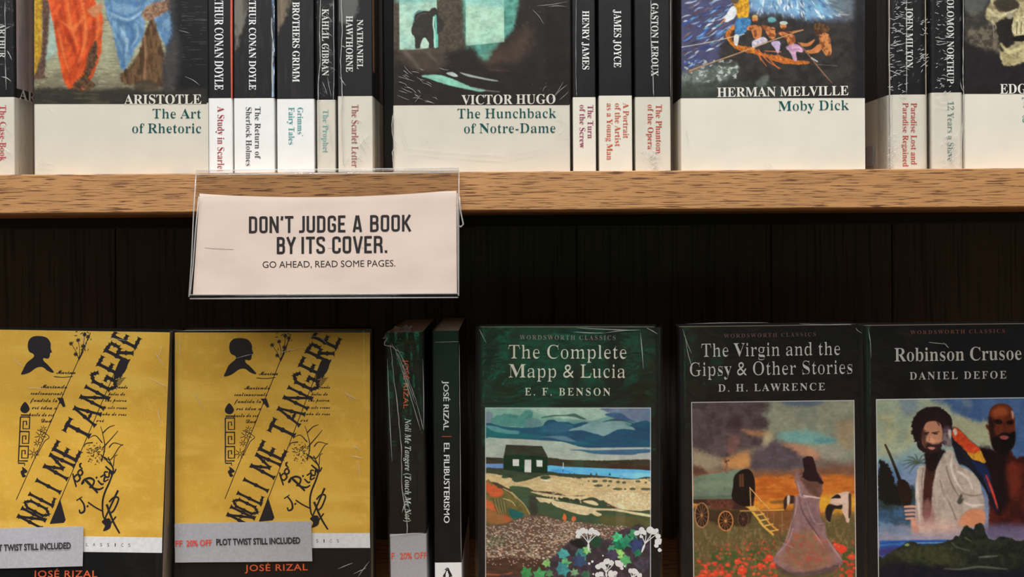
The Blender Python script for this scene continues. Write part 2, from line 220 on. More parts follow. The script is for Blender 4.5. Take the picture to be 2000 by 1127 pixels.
Bz 436;19 0 0 21 231 407 -59 0 -48 -6 -35 -17 -25 -33 -18 -50 -26 0 8 140 362 0 0 -29 -222 -396 40 0 61 7 44 21 31 38 24 57 24 0 -12 -160
B0 559;280 -10 -82 12 -63 34 -46 55 -31 74 -18 90 -6 104 6 104 18 89 31 73 46 54 64 34 82 11 79 -11 62 -34 46 -54 32 -73 19 -90 6 -104 -6 -104 -19 -89 -32 -74 -47 -55 -62 -34;280 55 46 20 27 60 13 96 4 127 -4 127 -13 95 -26 59 -46 20 -46 -20 -28 -59 -13 -95 -5 -127 5 -127 13 -96 27 -60
B1 559;97 0 0 53 82 0 23 4 15 10 9 20 3 31 0 501 -68 -75 -31 -22 -30 -7 -22 5 -19 15 -13 24 -4 30 68 24 86 53 70 52 112 0 0 -600 3 -27 7 -21 15 -13 26 -4 81 0 0 -53
B2 559;35 0 0 103 148 151 55 59 40 52 28 47 18 45 10 46 3 50 -5 49 -16 35 -25 19 -32 7 -43 -11 -28 -32 -16 -55 -5 -75 -52 6 -40 17 -27 30 -9 46 6 35 19 32 30 28 43 22 55 13 67 5 99 -11 72 -33 43 -53 15 -69 -3 -34 -9 -34 -42 -72 -79 -90 -125 -123 -100 -95 233 0 29 5 24 13 19 22 11 29 8 31 59 0 -5 -210
SA 667;362 686 -69 0 -293 -686 100 0 86 201 290 0 91 -201 100 0;326 536 110 -247 -212 0
SB 563;75 0 234 0 137 29 74 68 23 85 -20 83 -56 61 -88 34 0 2 59 35 34 48 11 63 -22 83 -68 65 -120 26 -198 0;173 594 90 0 71 -13 37 -35 11 -47 -16 -61 -48 -36 -80 -12 -65 0;173 302 118 0 85 -14 50 -37 16 -55 -12 -51 -45 -40 -89 -17 -123 0
SC 708;656 635 -126 43 -108 13 -193 -47 -132 -127 -49 -186 39 -152 120 -132 209 -56 139 17 108 43 0 107 -119 -57 -119 -20 -144 33 -97 91 -35 135 36 134 96 93 140 34 116 -17 119 -54
SD 750;76 0 266 0 194 50 124 125 44 166 -38 160 -119 128 -206 53 -265 0;174 594 151 0 157 -35 91 -92 30 -126 -21 -103 -83 -103 -169 -47 -156 0
SE 500;462 682 -387 0 0 -682 396 0 0 88 -298 0 0 212 279 0 0 88 -279 0 0 206 289 0
SF 469;440 682 -364 0 0 -682 98 0 0 317 266 0 0 88 -266 0 0 189 266 0
SG 740;673 336 -229 0 0 -88 131 0 0 -140 -72 -19 -76 -8 -144 33 -96 91 -36 135 35 133 94 93 134 35 123 -17 122 -50 0 99 -132 46 -111 12 -187 -47 -130 -126 -49 -181 48 -179 128 -122 187 -45 131 13 129 43
SH 729;653 682 -98 0 0 -297 -382 0 0 297 -98 0 0 -682 98 0 0 297 382 0 0 -297 98 0
SI 250;174 682 -98 0 0 -682 98 0
SJ 250;174 682 -98 0 0 -661 -6 -88 -31 -53 -76 -17 -25 0 18 -91 30 -2 110 29 60 79 18 114
SK 656;285 359 297 323 -122 0 -287 -312 0 312 -98 0 0 -682 98 0 0 337 347 -337 135 0
SL 490;172 682 -98 0 0 -682 406 0 0 88 -308 0
SM 781;709 682 -91 0 -227 -280 -226 280 -92 0 0 -682 98 0 0 531 2 0 210 -264 16 0 210 264 2 0 0 -531 98 0
SN 781;706 682 -92 0 0 -528 -462 528 -78 0 0 -682 92 0 0 525 456 -525 84 0
SO 823;45 341 45 -173 126 -127 193 -50 198 50 127 127 44 173 -45 175 -127 126 -195 49 -193 -49 -127 -126;146 341 35 134 94 92 136 34 137 -34 94 -92 35 -134 -35 -134 -94 -92 -137 -34 -136 34 -94 92
SP 510;70 682 0 -682 98 0 0 295 102 0 130 26 75 68 25 97 -23 99 -72 70 -122 27;168 594 115 0 70 -16 36 -39 10 -49 -15 -58 -41 -36 -64 -13 -111 0
SR 604;77 682 0 -682 98 0 0 296 41 0 49 -9 56 -44 76 -103 90 -140 117 0 -93 135 -72 111 -80 78 62 39 39 56 13 72 -27 102 -78 66 -119 23;175 598 63 0 77 -12 43 -36 14 -55 -11 -54 -41 -41 -82 -16 -63 0
SS 458;399 643 -75 36 -77 12 -109 -23 -72 -62 -26 -97 76 -141 143 -93 76 -110 -12 -39 -36 -33 -63 -14 -65 11 -61 34 -54 54 0 -124 89 -48 102 -15 98 24 68 65 25 96 -76 157 -143 89 -76 100 14 42 38 29 56 10 76 -15 84 -56
ST 604;587 682 -570 0 0 -88 236 0 0 -594 98 0 0 594 236 0
SU 708;648 682 -98 0 0 -397 -8 -85 -35 -64 -64 -39 -96 -16 -81 14 -66 44 -32 53 -9 87 0 403 -98 0 0 -424 42 -152 104 -87 138 -28 169 35 101 96 33 146
SV 604;604 682 -97 0 -204 -479 -205 479 -98 0 295 -688 20 0
SW 1042;1041 682 -97 0 -186 -470 -190 470 -93 0 -189 -470 -188 470 -98 0 276 -688 19 0 226 558 224 -558 19 0
SX 708;687 682 -118 0 -213 -260 -214 260 -119 0 273 -329 -294 -353 119 0 235 282 232 -282 118 0 -291 353
SZ 646;450 594 -434 -594 615 0 0 88 -434 0 434 594 -588 0 0 -88
SY 604;301 447 -183 235 -118 0 253 -321 0 -361 98 0 0 360 253 322 -118 0
S0 500;470 341 -28 184 -76 122 -116 44 -116 -44 -76 -122 -28 -184 28 -184 76 -122 116 -44 116 44 76 122;372 341 -15 -138 -42 -88 -65 -31 -65 31 -42 88 -15 138 15 138 42 88 65 31 65 -31 42 -88
S1 500;300 682 -98 0 0 -682 98 0
S2 500;466 93 -261 0 123 156 68 120 21 109 -27 111 -72 75 -109 27 -80 -16 -81 -49 0 -123 53 55 52 29 49 8 60 -17 42 -44 15 -67 -12 -74 -36 -72 -112 -160 -125 -154 0 -7 432 0
S3 500;81 569 62 22 54 7 63 -12 40 -36 15 -54 -15 -53 -45 -34 -75 -12 0 -90 81 -12 49 -42 16 -60 -14 -58 -38 -37 -58 -14 -75 13 -77 39 0 -106 73 -29 72 -10 112 27 75 72 28 108 -10 68 -32 58 -56 36 50 38 28 49 9 66 -25 94 -70 62 -106 22 -69 -7 -62 -22
S4 500;398 691 -42 0 -345 -422 0 -45 289 0 0 -224 98 0 0 224 73 0 0 88 -73 0;298 506 2 0 0 -194 -158 0
S5 500;404 682 -303 0 0 -355 129 4 81 -46 29 -78 -19 -62 -51 -44 -71 -17 -75 13 -74 37 0 -101 83 -32 82 -10 115 29 79 76 29 113 -30 113 -85 78 -133 23 0 171 214 0
S6 500;317 691 -149 -133 -93 -156 -31 -169 28 -127 77 -84 115 -31 101 28 72 74 28 102 -25 102 -68 71 -98 26 -60 -9 -47 -19 45 95 73 86 91 69;146 265 54 29 54 7 58 -14 40 -37 15 -54 -14 -59 -38 -39 -57 -14 -66 22 -44 62
S7 500;490 682 -441 0 0 -93 295 0 -250 -560 87 -38
S8 500;468 184 -11 66 -31 56 -53 42 48 43 28 50 9 52 -27 102 -71 70 -103 26 -107 -26 -74 -69 -28 -101 21 -81 60 -66 -54 -43 -32 -54 -11 -66 29 -99 79 -69 112 -26 110 26 77 69;360 495 -15 -51 -38 -37 -54 -14 -54 15 -38 37 -15 52 14 53 38 35 57 13 54 -14 37 -36;370 192 -14 -53 -40 -40 -66 -15 -62 14 -42 38 -16 56 15 56 42 38 65 14 61 -14 42 -38
S9 500;187 -9 142 124 97 159 35 168 -28 128 -77 88 -112 33 -110 -30 -72 -75 -26 -97 26 -101 69 -71 98 -27 55 8 51 21 -37 -88 -70 -87 -101 -81;134 490 15 56 39 38 58 14 58 -17 40 -45 16 -61 -5 -55 -56 -28 -49 -9 -59 15 -41 38
S% 680;502 222 40 -11 28 -28 11 -40 -11 -40 -28 -28 -40 -11 -40 11 -28 28 -11 40 11 40 28 28;502 296 -77 -21 -55 -55 -21 -77 21 -77 55 -55 77 -21 77 21 55 55 21 77 -21 77 -55 55;602 691 -75 0 -449 -701 75 0;178 690 -77 -21 -55 -55 -21 -77 21 -77 55 -55 77 -21 77 21 55 55 21 77 -21 77 -55 55;178 616 40 -11 28 -28 11 -40 -11 -40 -28 -28 -40 -11 -40 11 -28 28 -11 40 11 40 28 28
S& 625;495 339 -32 -57 -41 -53 -96 110 72 60 40 59 13 63 -21 75 -58 53 -85 20 -92 -20 -61 -54 -22 -83 24 -85 53 -73 -84 -58 -56 -67 -21 -76 24 -82 62 -58 86 -22 65 9 71 32 80 61 78 -93 126 0 -138 160 68 90 43 89;356 161 -72 -58 -74 -22 -57 21 -27 51 14 48 40 43 65 45;208 521 21 46 53 19 40 -9 28 -25 10 -36 -17 -51 -72 -60 -42 53
S' 188;73 462 42 0 23 137 0 117 -88 0 0 -117
S, 219;59 -118 65 34 39 52 13 58 -9 51 -24 34 -38 12 -42 -16 -17 -41 14 -40 35 -16 -2 -60 -34 -49
S. 219;109 111 -42 -18 -18 -42 18 -42 42 -18 42 18 18 42 -18 42
S( 323;167 232 16 172 48 153 80 137 -53 0 -103 -135 -67 -159 -24 -168 24 -168 67 -159 103 -135 53 0 -80 137 -48 153
S) 323;156 232 -16 -172 -48 -153 -80 -137 53 0 103 135 67 159 24 168 -24 168 -67 159 -103 135 -53 0 80 -137 48 -153
S- 323;283 267 -243 0 0 -93 243 0
S| 260;92 -230 76 0 0 912 -76 0
SÉ 500;462 682 -387 0 0 -682 396 0 0 88 -298 0 0 212 279 0 0 88 -279 0 0 206 289 0;262 874 -67 -147 55 0 112 147
IN 697;461 -16 -253 539 -107 -401 -9 -52 18 -34 53 -13 0 -23 -215 0 0 23 50 8 18 11 16 19 24 66 106 401 9 38 2 23 -4 25 -14 17 -24 11 -35 5 0 24 197 0 212 -466 93 344 8 30 2 19 -4 22 -13 15 -22 8 -32 4 0 24 215 0 0 -24 -50 -7 -18 -12 -15 -18 -25 -66 -153 -560
IM 874;280 -16 -66 556 -112 -418 -9 -52 4 -21 13 -13 21 -9 32 -4 0 -23 -215 0 0 23 51 8 17 11 15 19 25 66 113 422 8 51 -4 21 -12 14 -22 9 -32 3 0 24 227 0 58 -475 307 475 227 0 0 -24 -51 -8 -18 -11 -14 -19 -25 -65 -113 -422 -6 -26 -2 -26 18 -34 53 -13 0 -23 -314 0 0 23 53 9 17 12 13 16 12 26 13 41 113 430 -367 -573
IT 600;65 0 0 25 37 5 26 11 18 18 13 30 146 547 -16 0 -57 -9 -54 -28 -47 -46 -36 -61 -25 0 37 179 544 0 -29 -192 -28 0 -19 87 -44 52 -68 17 -7 0 -147 -541 -4 -26 5 -19 12 -12 54 -12 0 -25
Io 470;143 -14 -63 11 -50 33 -34 50 -11 66 6 55 18 56 27 53 36 49 41 41 47 33 50 21 51 7 69 -11 51 -31 32 -51 11 -66 -6 -54 -16 -54 -27 -54 -35 -49 -42 -42 -47 -34 -53 -22;154 20 23 6 22 19 42 65 34 86 23 89 8 73 -12 53 -38 18 -23 -6 -22 -18 -42 -63 -34 -86 -23 -90 -9 -79 13 -50
Il 258;59 -14 -31 5 -23 14 -15 23 -5 31 3 33 9 34 118 427 14 64 -10 21 -32 7 -9 0 -1 25 195 30 -154 -572 -6 -25 -4 -23 4 -14 12 -5 30 18 41 53 20 -15 -40 -58 -36 -41 -38 -24
Ii 289;196 553 -26 5 -21 14 -14 21 -5 26 5 26 14 21 21 14 26 5 25 -5 22 -14 14 -21 5 -26 -5 -26 -14 -21 -22 -14;73 -12 -30 5 -23 15 -14 23 -5 30 5 35 9 34 51 184 10 39 3 25 -10 21 -31 7 -9 0 -1 25 105 14 90 16 -90 -334 -8 -45 4 -14 12 -5 29 18 41 53 20 -14 -51 -73 -53 -44
Ie 401;130 -14 -59 10 -47 32 -30 51 -10 67 6 54 19 56 28 53 36 49 43 42 47 33 49 21 50 7 46 -6 34 -19 22 -29 7 -38 -16 -57 -47 -53 -80 -45 -111 -29 -6 -54 5 -32 14 -25 22 -16 30 -5 55 22 54 67 28 -18 -53 -77 -63 -46;125 218 45 15 39 22 33 28 25 33 16 35 5 36 -9 31 -24 10 -33 -13 -35 -40 -34 -66
Ih 532;312 -14 -37 8 -22 25 -7 42 12 64 31 103 34 102 9 37 -5 16 -14 5 -57 -28 -61 -85 -58 -126 -43 -149 -122 0 150 557 10 38 2 17 -3 16 -7 10 -37 6 -16 0 0 27 93 10 115 19 -108 -407 54 75 50 52 49 31 52 10 42 -8 25 -25 8 -42 -8 -54 -23 -79 -48 -141 -4 -14 -2 -13 4 -16 12 -5 29 21 44 61 22 -13 -55 -82 -55 -49
Ia 500;79 -13 -43 8 -34 26 -23 38 -7 50 5 54 15 56 25 56 31 52 36 46 41 38 63 38 58 12 49 -16 24 -50 16 56 107 0 -83 -290 -14 -51 -5 -27 4 -17 11 -6 30 18 39 52 22 -14 -51 -72 -51 -43 -51 -14 -46 16 -16 48 3 27 7 34 -37 -55 -38 -39 -41 -23;138 61 23 6 23 16 43 58 36 78 24 82 8 68 -10 37 -29 12 -23 -6 -23 -19 -47 -67 -40 -89 -19 -65 -7 -52 10 -44
In 532;317 -14 -37 8 -23 25 -7 42 11 64 32 103 35 102 8 37 -5 16 -14 5 -55 -26 -59 -79 -58 -123 -47 -160 -119 0 84 314 11 44 3 20 -10 21 -31 7 -9 0 -2 25 200 30 -52 -173 54 77 51 54 50 32 53 10 42 -8 25 -25 8 -42 -7 -49 -25 -84 -54 -168 4 -16 13 -5 14 4 15 14 37 52 22 -15 -41 -58 -38 -41 -38 -26
Ig 444;115 -207 -81 8 -61 22 -37 35 -12 43 8 34 22 27 39 24 56 22 -40 33 -13 35 5 25 17 23 27 23 40 23 -32 24 -22 25 -14 29 -4 33 7 46 22 43 33 37 43 29 50 19 54 6 75 -12 66 -37 87 0 -5 -42 -56 0 3 -17 1 -18 -7 -48 -22 -43 -35 -37 -44 -28 -52 -18 -57 -6 -52 3 -19 -17 -7 -16 10 -17 31 -14 62 -19 70 -27 29 -17 21 -18 19 -31 7 -36 -7 -42 -23 -38 -36 -30 -46 -24 -56 -14;173 186 25 7 25 19 21 30 17 38 10 42 4 45 -11 46 -32 15 -26 -7 -25 -21 -22 -32 -16 -38 -11 -42 -4 -44 11 -43;126 -174 48 6 36 16 23 25 8 29 -9 29 -26 21 -116 42 -59 -40 -20 -46 8 -32 25 -27 37 -17
Ir 388;-21 0 84 314 11 44 3 20 -10 21 -31 7 -9 0 -2 25 200 30 -55 -180 45 81 40 55 38 33 38 11 41 -17 14 -50 -4 -29 -11 -22 -19 -14 -24 -5 -28 8 -23 22 -9 5 -34 -25 -45 -74 -48 -115 -43 -145
Iu 532;69 -14 -42 8 -26 25 -8 42 8 51 21 82 34 120 13 64 -10 21 -31 7 -9 0 -1 25 91 13 108 17 -97 -344 -7 -38 5 -15 14 -5 54 28 62 82 58 125 45 154 119 0 -97 -363 5 -13 11 -7 14 4 14 14 18 21 21 31 22 -15 -41 -58 -38 -42 -38 -25 -41 -9 -28 5 -21 15 -14 23 -5 31 18 93 -51 -74 -49 -52 -49 -31
Ic 412;138 -14 -64 11 -48 31 -30 50 -10 67 9 73 29 73 46 66 61 55 68 37 67 12 48 -7 37 -20 23 -29 8 -34 -4 -28 -13 -22 -21 -13 -26 -5 -23 3 -17 11 -12 16 -4 21 9 30 10 25 -6 16 -18 5 -24 -7 -25 -20 -48 -71 -35 -93 -11 -48 -3 -44 5 -41 15 -30 23 -19 29 -6 61 23 60 69 27 -19 -58 -77 -64 -46
It 275;45 -14 -38 8 -22 24 -8 40 1 20 6 26 83 303 -48 0 0 35 98 56 83 94 41 0 -42 -145 79 0 -11 -40 -79 0 -74 -254 -10 -39 -4 -30 4 -17 11 -6 31 20 45 60 23 -15 -42 -61 -40 -43 -42 -27
HA 736;76 -22 -50 7 -37 22 -23 33 -8 43 7 39 21 32 32 21 39 7 29 -4 22 -11 14 -17 5 -21 -3 -16 -9 -15 -27 -18 -23 -6 -21 -8 -14 -9 -5 -16 4 -13 11 -13 17 -9 22 -3 63 15 73 46 84 76 -37 56 -12 58 8 40 22 34 34 22 43 7 52 -10 46 -30 127 130 120 104 99 68 67 23 14 -2 4 -8 -35 -64 -121 -235 -123 -274 58 27 64 54 45 46 71 64 44 21 22 -4 -44 -31 -51 -49 -52 -54 -53 -49 -55 -36 -63 -19 -8 -18 -156 -20 21 52 -67 30 -60 42 -65 -60 -60 -43 -59 -26;521 165 128 201 151 219 -134 -106 -186 -189 31 -64 10 -59;324 171 106 117 -19 13 -16 4 -19 -3 -19 -11 -29 -35 -12 -44;460 71 11 47 4 46 -5 54 -17 42 -106 -118 59 -45
HM 808;61 -7 -42 7 -32 20 -19 30 -7 37 3 28 11 25 16 21 21 16 22 10 24 3 46 -12 15 -38 -3 -20 -10 -14 -50 -18 -27 -12 -9 -24 13 -22 15 -9 19 -3 36 11 41 32 49 60 61 95 135 201 64 80 61 68 49 45 31 15 19 -4 7 -12 -10 -46 -30 -72 -45 -99 -48 -110 -38 -99 -18 -69 108 190 109 152 98 107 55 46 30 16 19 -3 6 -11 -2 -8 -5 -12 -67 -151 -53 -130 -40 -105 -31 -75 -19 -51 -6 -38 8 -9 23 6 32 20 81 65 90 83 57 49 35 16 24 -4 -43 -31 -72 -69 -81 -76 -67 -54 -58 -33 -48 -11 -32 6 -25 20 -17 30 -6 40 5 41 12 45 25 56 43 81 52 89 50 82 39 60 -85 -97 -96 -132 -52 -83 -49 -92 -40 -78 -25 -42 -20 -18 -23 -6 -25 7 -18 22 -12 32 -4 41 6 45 19 59 69 146 99 167 -76 -90 -85 -119 -77 -121 -50 -79 -47 -60 -51 -39
HD 750;228 -7 -58 5 -40 13 -22 20 -8 24 5 21 16 17 26 11 37 4 73 -8 84 -23 45 60 54 96 44 87 37 65 43 59 46 52 50 45 -74 44 -100 14 -72 -10 -69 -30 -64 -50 -52 -66 -35 -72 -12 -65 5 -29 14 -24 22 -16 29 -5 31 4 31 13 61 45 49 66 23 54 7 55 0 8 -1 8 4 17 11 5 14 -6 4 -18 -8 -69 -25 -66 -39 -59 -49 -45 -56 -29 -60 -9 -41 5 -36 14 -31 21 -24 29 -16 33 -5 38 7 47 21 47 32 44 42 41 49 35 55 28 87 28 89 9 119 -17 91 -50 33 18 28 6 13 -3 6 -6 -26 -20 -31 -19 47 -81 16 -102 -4 -58 -13 -59 -22 -57 -28 -52 -36 -46 -42 -36 -69 -35 -71 -12 -63 7 -59 20 -69 -22;499 30 62 11 57 31 50 51 38 71 25 79 8 76 -12 98 -38 64 -33 -67 -32 -105 -22 -75 -26 -61 -29 -49 -34 -39 -40 -34 -47 -31 39 -15;220 19 51 8 44 23 -67 26 -55 8 -45 -7 -15 -22 3 -12 11 -9 34 -11
HR 866;256 -7 -74 8 -56 24 -35 37 -11 47 7 37 23 30 32 19 37 7 28 -4 23 -11 15 -17 5 -21 -4 -21 -11 -16 -16 -12 -18 -4 -37 -5 -9 -8 -3 -14 7 -17 20 -16 29 -12 35 -4 38 6 37 19 35 29 33 38 58 92 67 131 31 53 38 51 42 47 46 42 48 35 49 26 -40 8 -56 2 -70 -4 -73 -11 -72 -19 -68 -26 -61 -33 -51 -39 -51 -63 -17 -62 5 -26 14 -20 22 -13 27 -4 35 6 34 19 32 27 28 34 43 76 12 36 5 31 6 20 12 6 14 -4 7 -14 4 -23 1 -34 -7 -59 -21 -51 -34 -44 -43 -33 -52 -21 -57 -7 -50 7 -38 19 -24 31 -8 40 8 44 25 45 38 45 52 42 62 38 72 30 116 30 122 10 81 -4 62 -13 74 12 18 -3 6 -10 -8 -7 -25 -7 -17 -3 47 -18 34 -28 21 -34 7 -36 -14 -52 -41 -48 -68 -41 -94 -31 28 -34 9 -46 -8 -57 -26 -80 -5 -15 -2 -14 3 -10 7 -4 17 11 30 29 79 82 43 42 37 34 32 23 23 8 23 -4 -41 -30 -51 -48 -47 -48 -30 -33 -31 -36 -63 -57 -31 -16 -31 -5 -36 5 -30 17 -21 26 -7 34 5 32 15 35 44 70 17 34 5 32 -4 16 -12 -1 -13 -1 -17 5 -6 13 8 14 25 5 22 -4 16 -4 21 4 21 11 42 39 32 54 12 57 -12 54 -36 32 -43 -28 -35 -40 -33 -57 -32 -76 -34 -85 -38 -79 -44 -69 -46 -52 -52 -39 -60 -30 -66 -19
HJ 528;-1 -259 -57 10 -34 31 -11 51 13 57 40 57 64 54 82 47 97 38 106 23 76 145 59 106 51 78 51 65 55 54 56 37 -62 -13 -64 -22 -62 -29 -57 -37 -52 -43 -44 -49 -44 -71 -15 -55 10 -38 30 -12 26 5 22 5 10 -3 4 -10 -4 -8 -13 -6 -45 -6 -44 7 -34 23 -23 35 -8 44 10 54 30 52 46 50 62 46 72 39 82 31 128 31 124 11 23 -3 8 -9 -3 -6 -34 -8 -31 -11 -32 -23 -39 -57 -56 -116 -63 -143 -66 -139 36 -11 26 -18 16 -24 6 -30 -6 -37 -19 -33 -30 -29 -38 -22 -45 -14 -48 -5 -20 3 -7 10 8 9 25 5 68 16 32 16 27 23 18 28 6 30 -5 24 -16 18 -24 13 -26 6 -43 -72 -50 -66 -55 -59 -58 -51 -59 -42 -57 -31 -54 -20;-2 -231 58 19 64 58 75 98 90 137 -75 -20 -74 -37 -68 -50 -57 -60 -39 -57 -13 -43 10 -34
Ha 529;313 -7 -24 4 -21 14 -14 21 -5 28 -60 -49 -65 -17 -40 6 -32 19 -21 29 -7 38 6 38 17 39 27 38 34 34 40 30 43 23 45 15 43 5 47 -11 23 -33 19 40 112 4 -93 -190 -20 -43 -8 -20 2 -7 7 -3 25 11 36 26 34 30 20 -20 -49 -42 -44 -31 -41 -20;145 18 34 10 38 32 39 46 36 56 27 51 9 31 -10 26 -25 10 -18 -4 -20 -13 -45 -46 -43 -61 -32 -63 -13 -53 8 -14
Hb 480;447 120 -58 -38 -56 -11 -7 0 -10 1 -89 -59 -91 -20 -34 5 -25 15 -17 24 -5 31 16 57 49 92 -27 -26 -26 -22 -17 20 65 58 37 48 177 279 128 12 -217 -361 -27 -44 -29 -51 -24 -46 -10 -28 6 -22 20 -8 46 15 67 45 -14 34 -5 44 4 34 12 34 18 31 22 26 23 17 22 6 38 -15 12 -47 -5 -40 -14 -40 -26 -39 -36 -35 47 11 45 33;316 103 48 64 11 42 -6 24 -18 8 -23 -13 -18 -32 -8 -39 4 -30
Hc 386;142 -7 -47 7 -35 21 -22 33 -8 44 6 39 18 38 26 35 35 32 38 27 42 21 41 14 38 4 38 -4 29 -12 19 -20 6 -27 -3 -19 -10 -18 -16 -13 -23 -4 -15 3 -11 8 -10 26 10 24 24 18 -16 7 -14 -4 -18 -14 -40 -46 -40 -59 -30 -60 -12 -46 6 -18 20 -6 37 9 39 21 40 30 30 28 20 -20 -50 -43 -47 -31 -47 -19
Hd 604;130 -6 -41 6 -34 19 -23 31 -8 41 6 39 19 39 28 36 35 34 41 28 43 22 44 14 42 5 51 -11 27 -31 168 309 124 11 -250 -450 -34 -63 -12 -29 3 -10 10 -3 39 20 68 61 21 -20 -85 -72 -36 -19 -35 -7 -34 5 -26 13 -16 20 -6 25 0 7 -63 -52;156 20 20 5 24 15 54 53 49 70 25 50 8 37 -7 23 -20 8 -18 -4 -21 -14 -45 -45 -43 -54 -32 -48 -18 -37 -6 -32 8 -20
He 411;150 -7 -53 8 -42 24 -29 34 -9 40 6 35 19 36 28 35 35 33 40 28 43 23 43 14 40 5 34 -5 28 -13 19 -22 6 -27 -7 -30 -21 -28 -33 -26 -43 -22 -109 -33 -13 -31 -5 -27 8 -16 23 -5 43 5 45 16 46 28 47 40 18 -20 -51 -43 -54 -31 -53 -19;155 128 32 7 32 15 27 20 23 25 15 26 5 25 -4 23 -14 8 -15 -5 -19 -15 -42 -54
Hf 533;320 92 -63 -65 -56 -30 -52 -7 -14 1 -151 -263 -124 -14 188 323 -10 14 -3 16 4 18 13 15 16 10 17 3 5 0 77 124 -36 -35 -40 -33 -17 20 51 44 36 36 44 53 60 84 65 90 56 63 52 36 52 12 41 -7 25 -20 8 -33 -9 -46 -26 -50 -43 -52 -56 -52 -68 -51 -79 -48 -130 -225 8 0 29 4 32 13 36 27 40 45;283 283 96 65 68 67 40 67 13 63 -2 14 -7 10 -17 6 -32 -19 -45 -57 -54 -92
Hi 344;274 362 -21 3 -16 9 -10 13 -4 19 5 21 14 18 21 12 24 4 19 -3 16 -9 10 -14 4 -17 -5 -21 -13 -18 -21 -13;289 92 -57 -53 -40 -29 -32 -13 -33 -4 -42 8 -25 22 -8 38 18 57 55 102 -24 -25 -28 -26 -20 20 29 26 40 41 38 43 140 9 -102 -184 -41 -84 5 -9 38 18 70 63
Hg 527;467 92 -73 -54 -82 -39 -74 -124 -74 -93 -75 -58 -76 -19 -44 5 -33 15 -21 25 -7 32 31 75 95 71 157 65 22 40 -48 -29 -48 -10 -40 6 -31 20 -21 29 -7 38 6 39 18 39 27 37 35 35 40 29 43 23 44 14 43 5 47 -10 22 -32 21 37 123 10 -150 -272 54 28 57 43;135 18 25 5 26 16 52 56 48 76 25 52 8 31 -6 20 -18 6 -15 -5 -20 -15 -47 -52 -48 -66 -37 -63 -15 -43 6 -13;6 -266 32 13 36 39 44 68 56 102 -84 -35 -64 -45 -41 -50 -14 -51 9 -31
Hl 418;303 92 -84 -74 -37 -19 -41 -6 -32 5 -26 15 -18 22 -6 30 10 49 30 64 18 32 -44 -41 -21 16 70 67 56 76 149 245 122 13 -215 -391 -54 -99 -18 -47 4 -13 10 -5 36 19 72 63
Hm 801;-2 -8 70 100 48 71 38 65 -6 7 -21 -15 -51 -51 -19 20 88 84 37 25 37 8 31 -16 11 -48 -7 -46 93 84 72 28 21 -4 17 -13 11 -22 4 -28 -6 -45 94 84 74 28 29 -5 24 -15 16 -25 5 -35 -6 -38 -17 -39 -48 -67 -18 -24 -6 -19 7 -10 33 20 70 61 21 -20 -53 -48 -36 -27 -31 -16 -32 -7 -28 6 -23 16 -16 27 -5 35 7 39 22 40 41 53 28 38 10 21 -5 6 -37 -16 -52 -49 -68 -84 -90 -126 -150 -8 93 135 48 74 20 37 6 18 -2 8 -6 2 -85 -67 -152 -199
Hn 577;-2 -8 70 100 48 71 38 65 -6 7 -21 -15 -51 -51 -19 20 88 84 37 25 37 8 31 -17 10 -51 -6 -42 94 84 75 28 29 -5 23 -17 14 -27 5 -35 -14 -47 -33 -51 -35 -44 -17 -23 -6 -18 7 -10 33 20 70 61 21 -20 -53 -48 -36 -27 -31 -16 -32 -7 -28 6 -23 16 -16 27 -5 35 9 46 51 72 57 65 4 6 0 2 -5 6 -38 -16 -58 -49 -76 -85 -92 -125
Ho 447;136 -7 -44 7 -35 22 -23 32 -8 42 6 36 17 37 27 35 34 34 40 28 43 23 44 14 43 5 43 -6 33 -17 19 -29 7 -39 -4 -34 -13 -32 -52 -67 35 14 36 26 19 -22 -34 -27 -35 -19 -36 -12 -35 -4 -63 -35;158 25 23 6 28 18 -4 15 4 14 12 13 18 11 22 5 48 75 16 64 -6 23 -18 7 -21 -8 -29 -26 -36 -43 -35 -54 -27 -54 -11 -41 4 -19
Hp 541;54 189 61 57 47 66 49 83 76 135 122 13 -155 -294 58 43 57 15 27 -5 22 -15 14 -24 5 -29 -4 -36 -14 -34 -50 -72 -24 -34 -8 -22 8 -9 19 6 28 18 70 61 21 -20 -94 -78 -33 -16 -30 -5 -32 6 -27 17 -18 26 -6 32 7 30 20 36 61 76 26 32 8 19 -2 7 -8 2 -24 -6 -30 -18 -65 -66 -63 -95 -198 -362 -123 -12 263 490 -20 -19 -23 -19
Hr 410;353 92 -61 -56 -36 -27 -26 -11 -28 -4 -42 5 -32 16 -22 23 -7 31 4 27 12 30 42 63 63 56 -42 -3 -27 0 -36 -36 -41 -37 -20 20 36 31 31 30 20 71 17 9 13 -3 2 -14 0 -7 -1 -7 10 -12 31 -6 52 -7 39 -17 11 -14 4 -20 -10 -28 -25 -42 -29 -42 -23 -31 -17 -36 4 -10 10 -3 35 18 71 64
Hs 350;307 105 -84 -73 -32 -21 -30 -12 -61 -7 -41 5 -29 17 -18 23 -6 26 3 18 10 16 15 10 19 3 18 -3 14 -9 10 -27 -3 -15 -9 -12 -24 -11 -7 1 10 -10 16 -3 32 13 27 41 19 62 6 78 0 19 -2 17 -23 -21 -33 -31 -32 -30 -18 20 48 45 66 63 11 15 15 19 14 6 14 -4 4 -11 -9 -18 -9 -22 9 -20 34 -59 11 -57 -6 -37 -17 -27 49 43
Ht 442;53 189 61 59 49 57 46 70 111 186 127 5 -74 -127 67 0 -9 -32 -80 0 -70 -120 -64 -113 -49 -92 -14 -40 3 -9 8 -3 18 5 26 14 74 63 19 -20 -45 -41 -43 -31 -42 -19 -42 -7 -31 5 -23 15 -14 23 -5 29 10 44 19 41 38 69 -54 -51
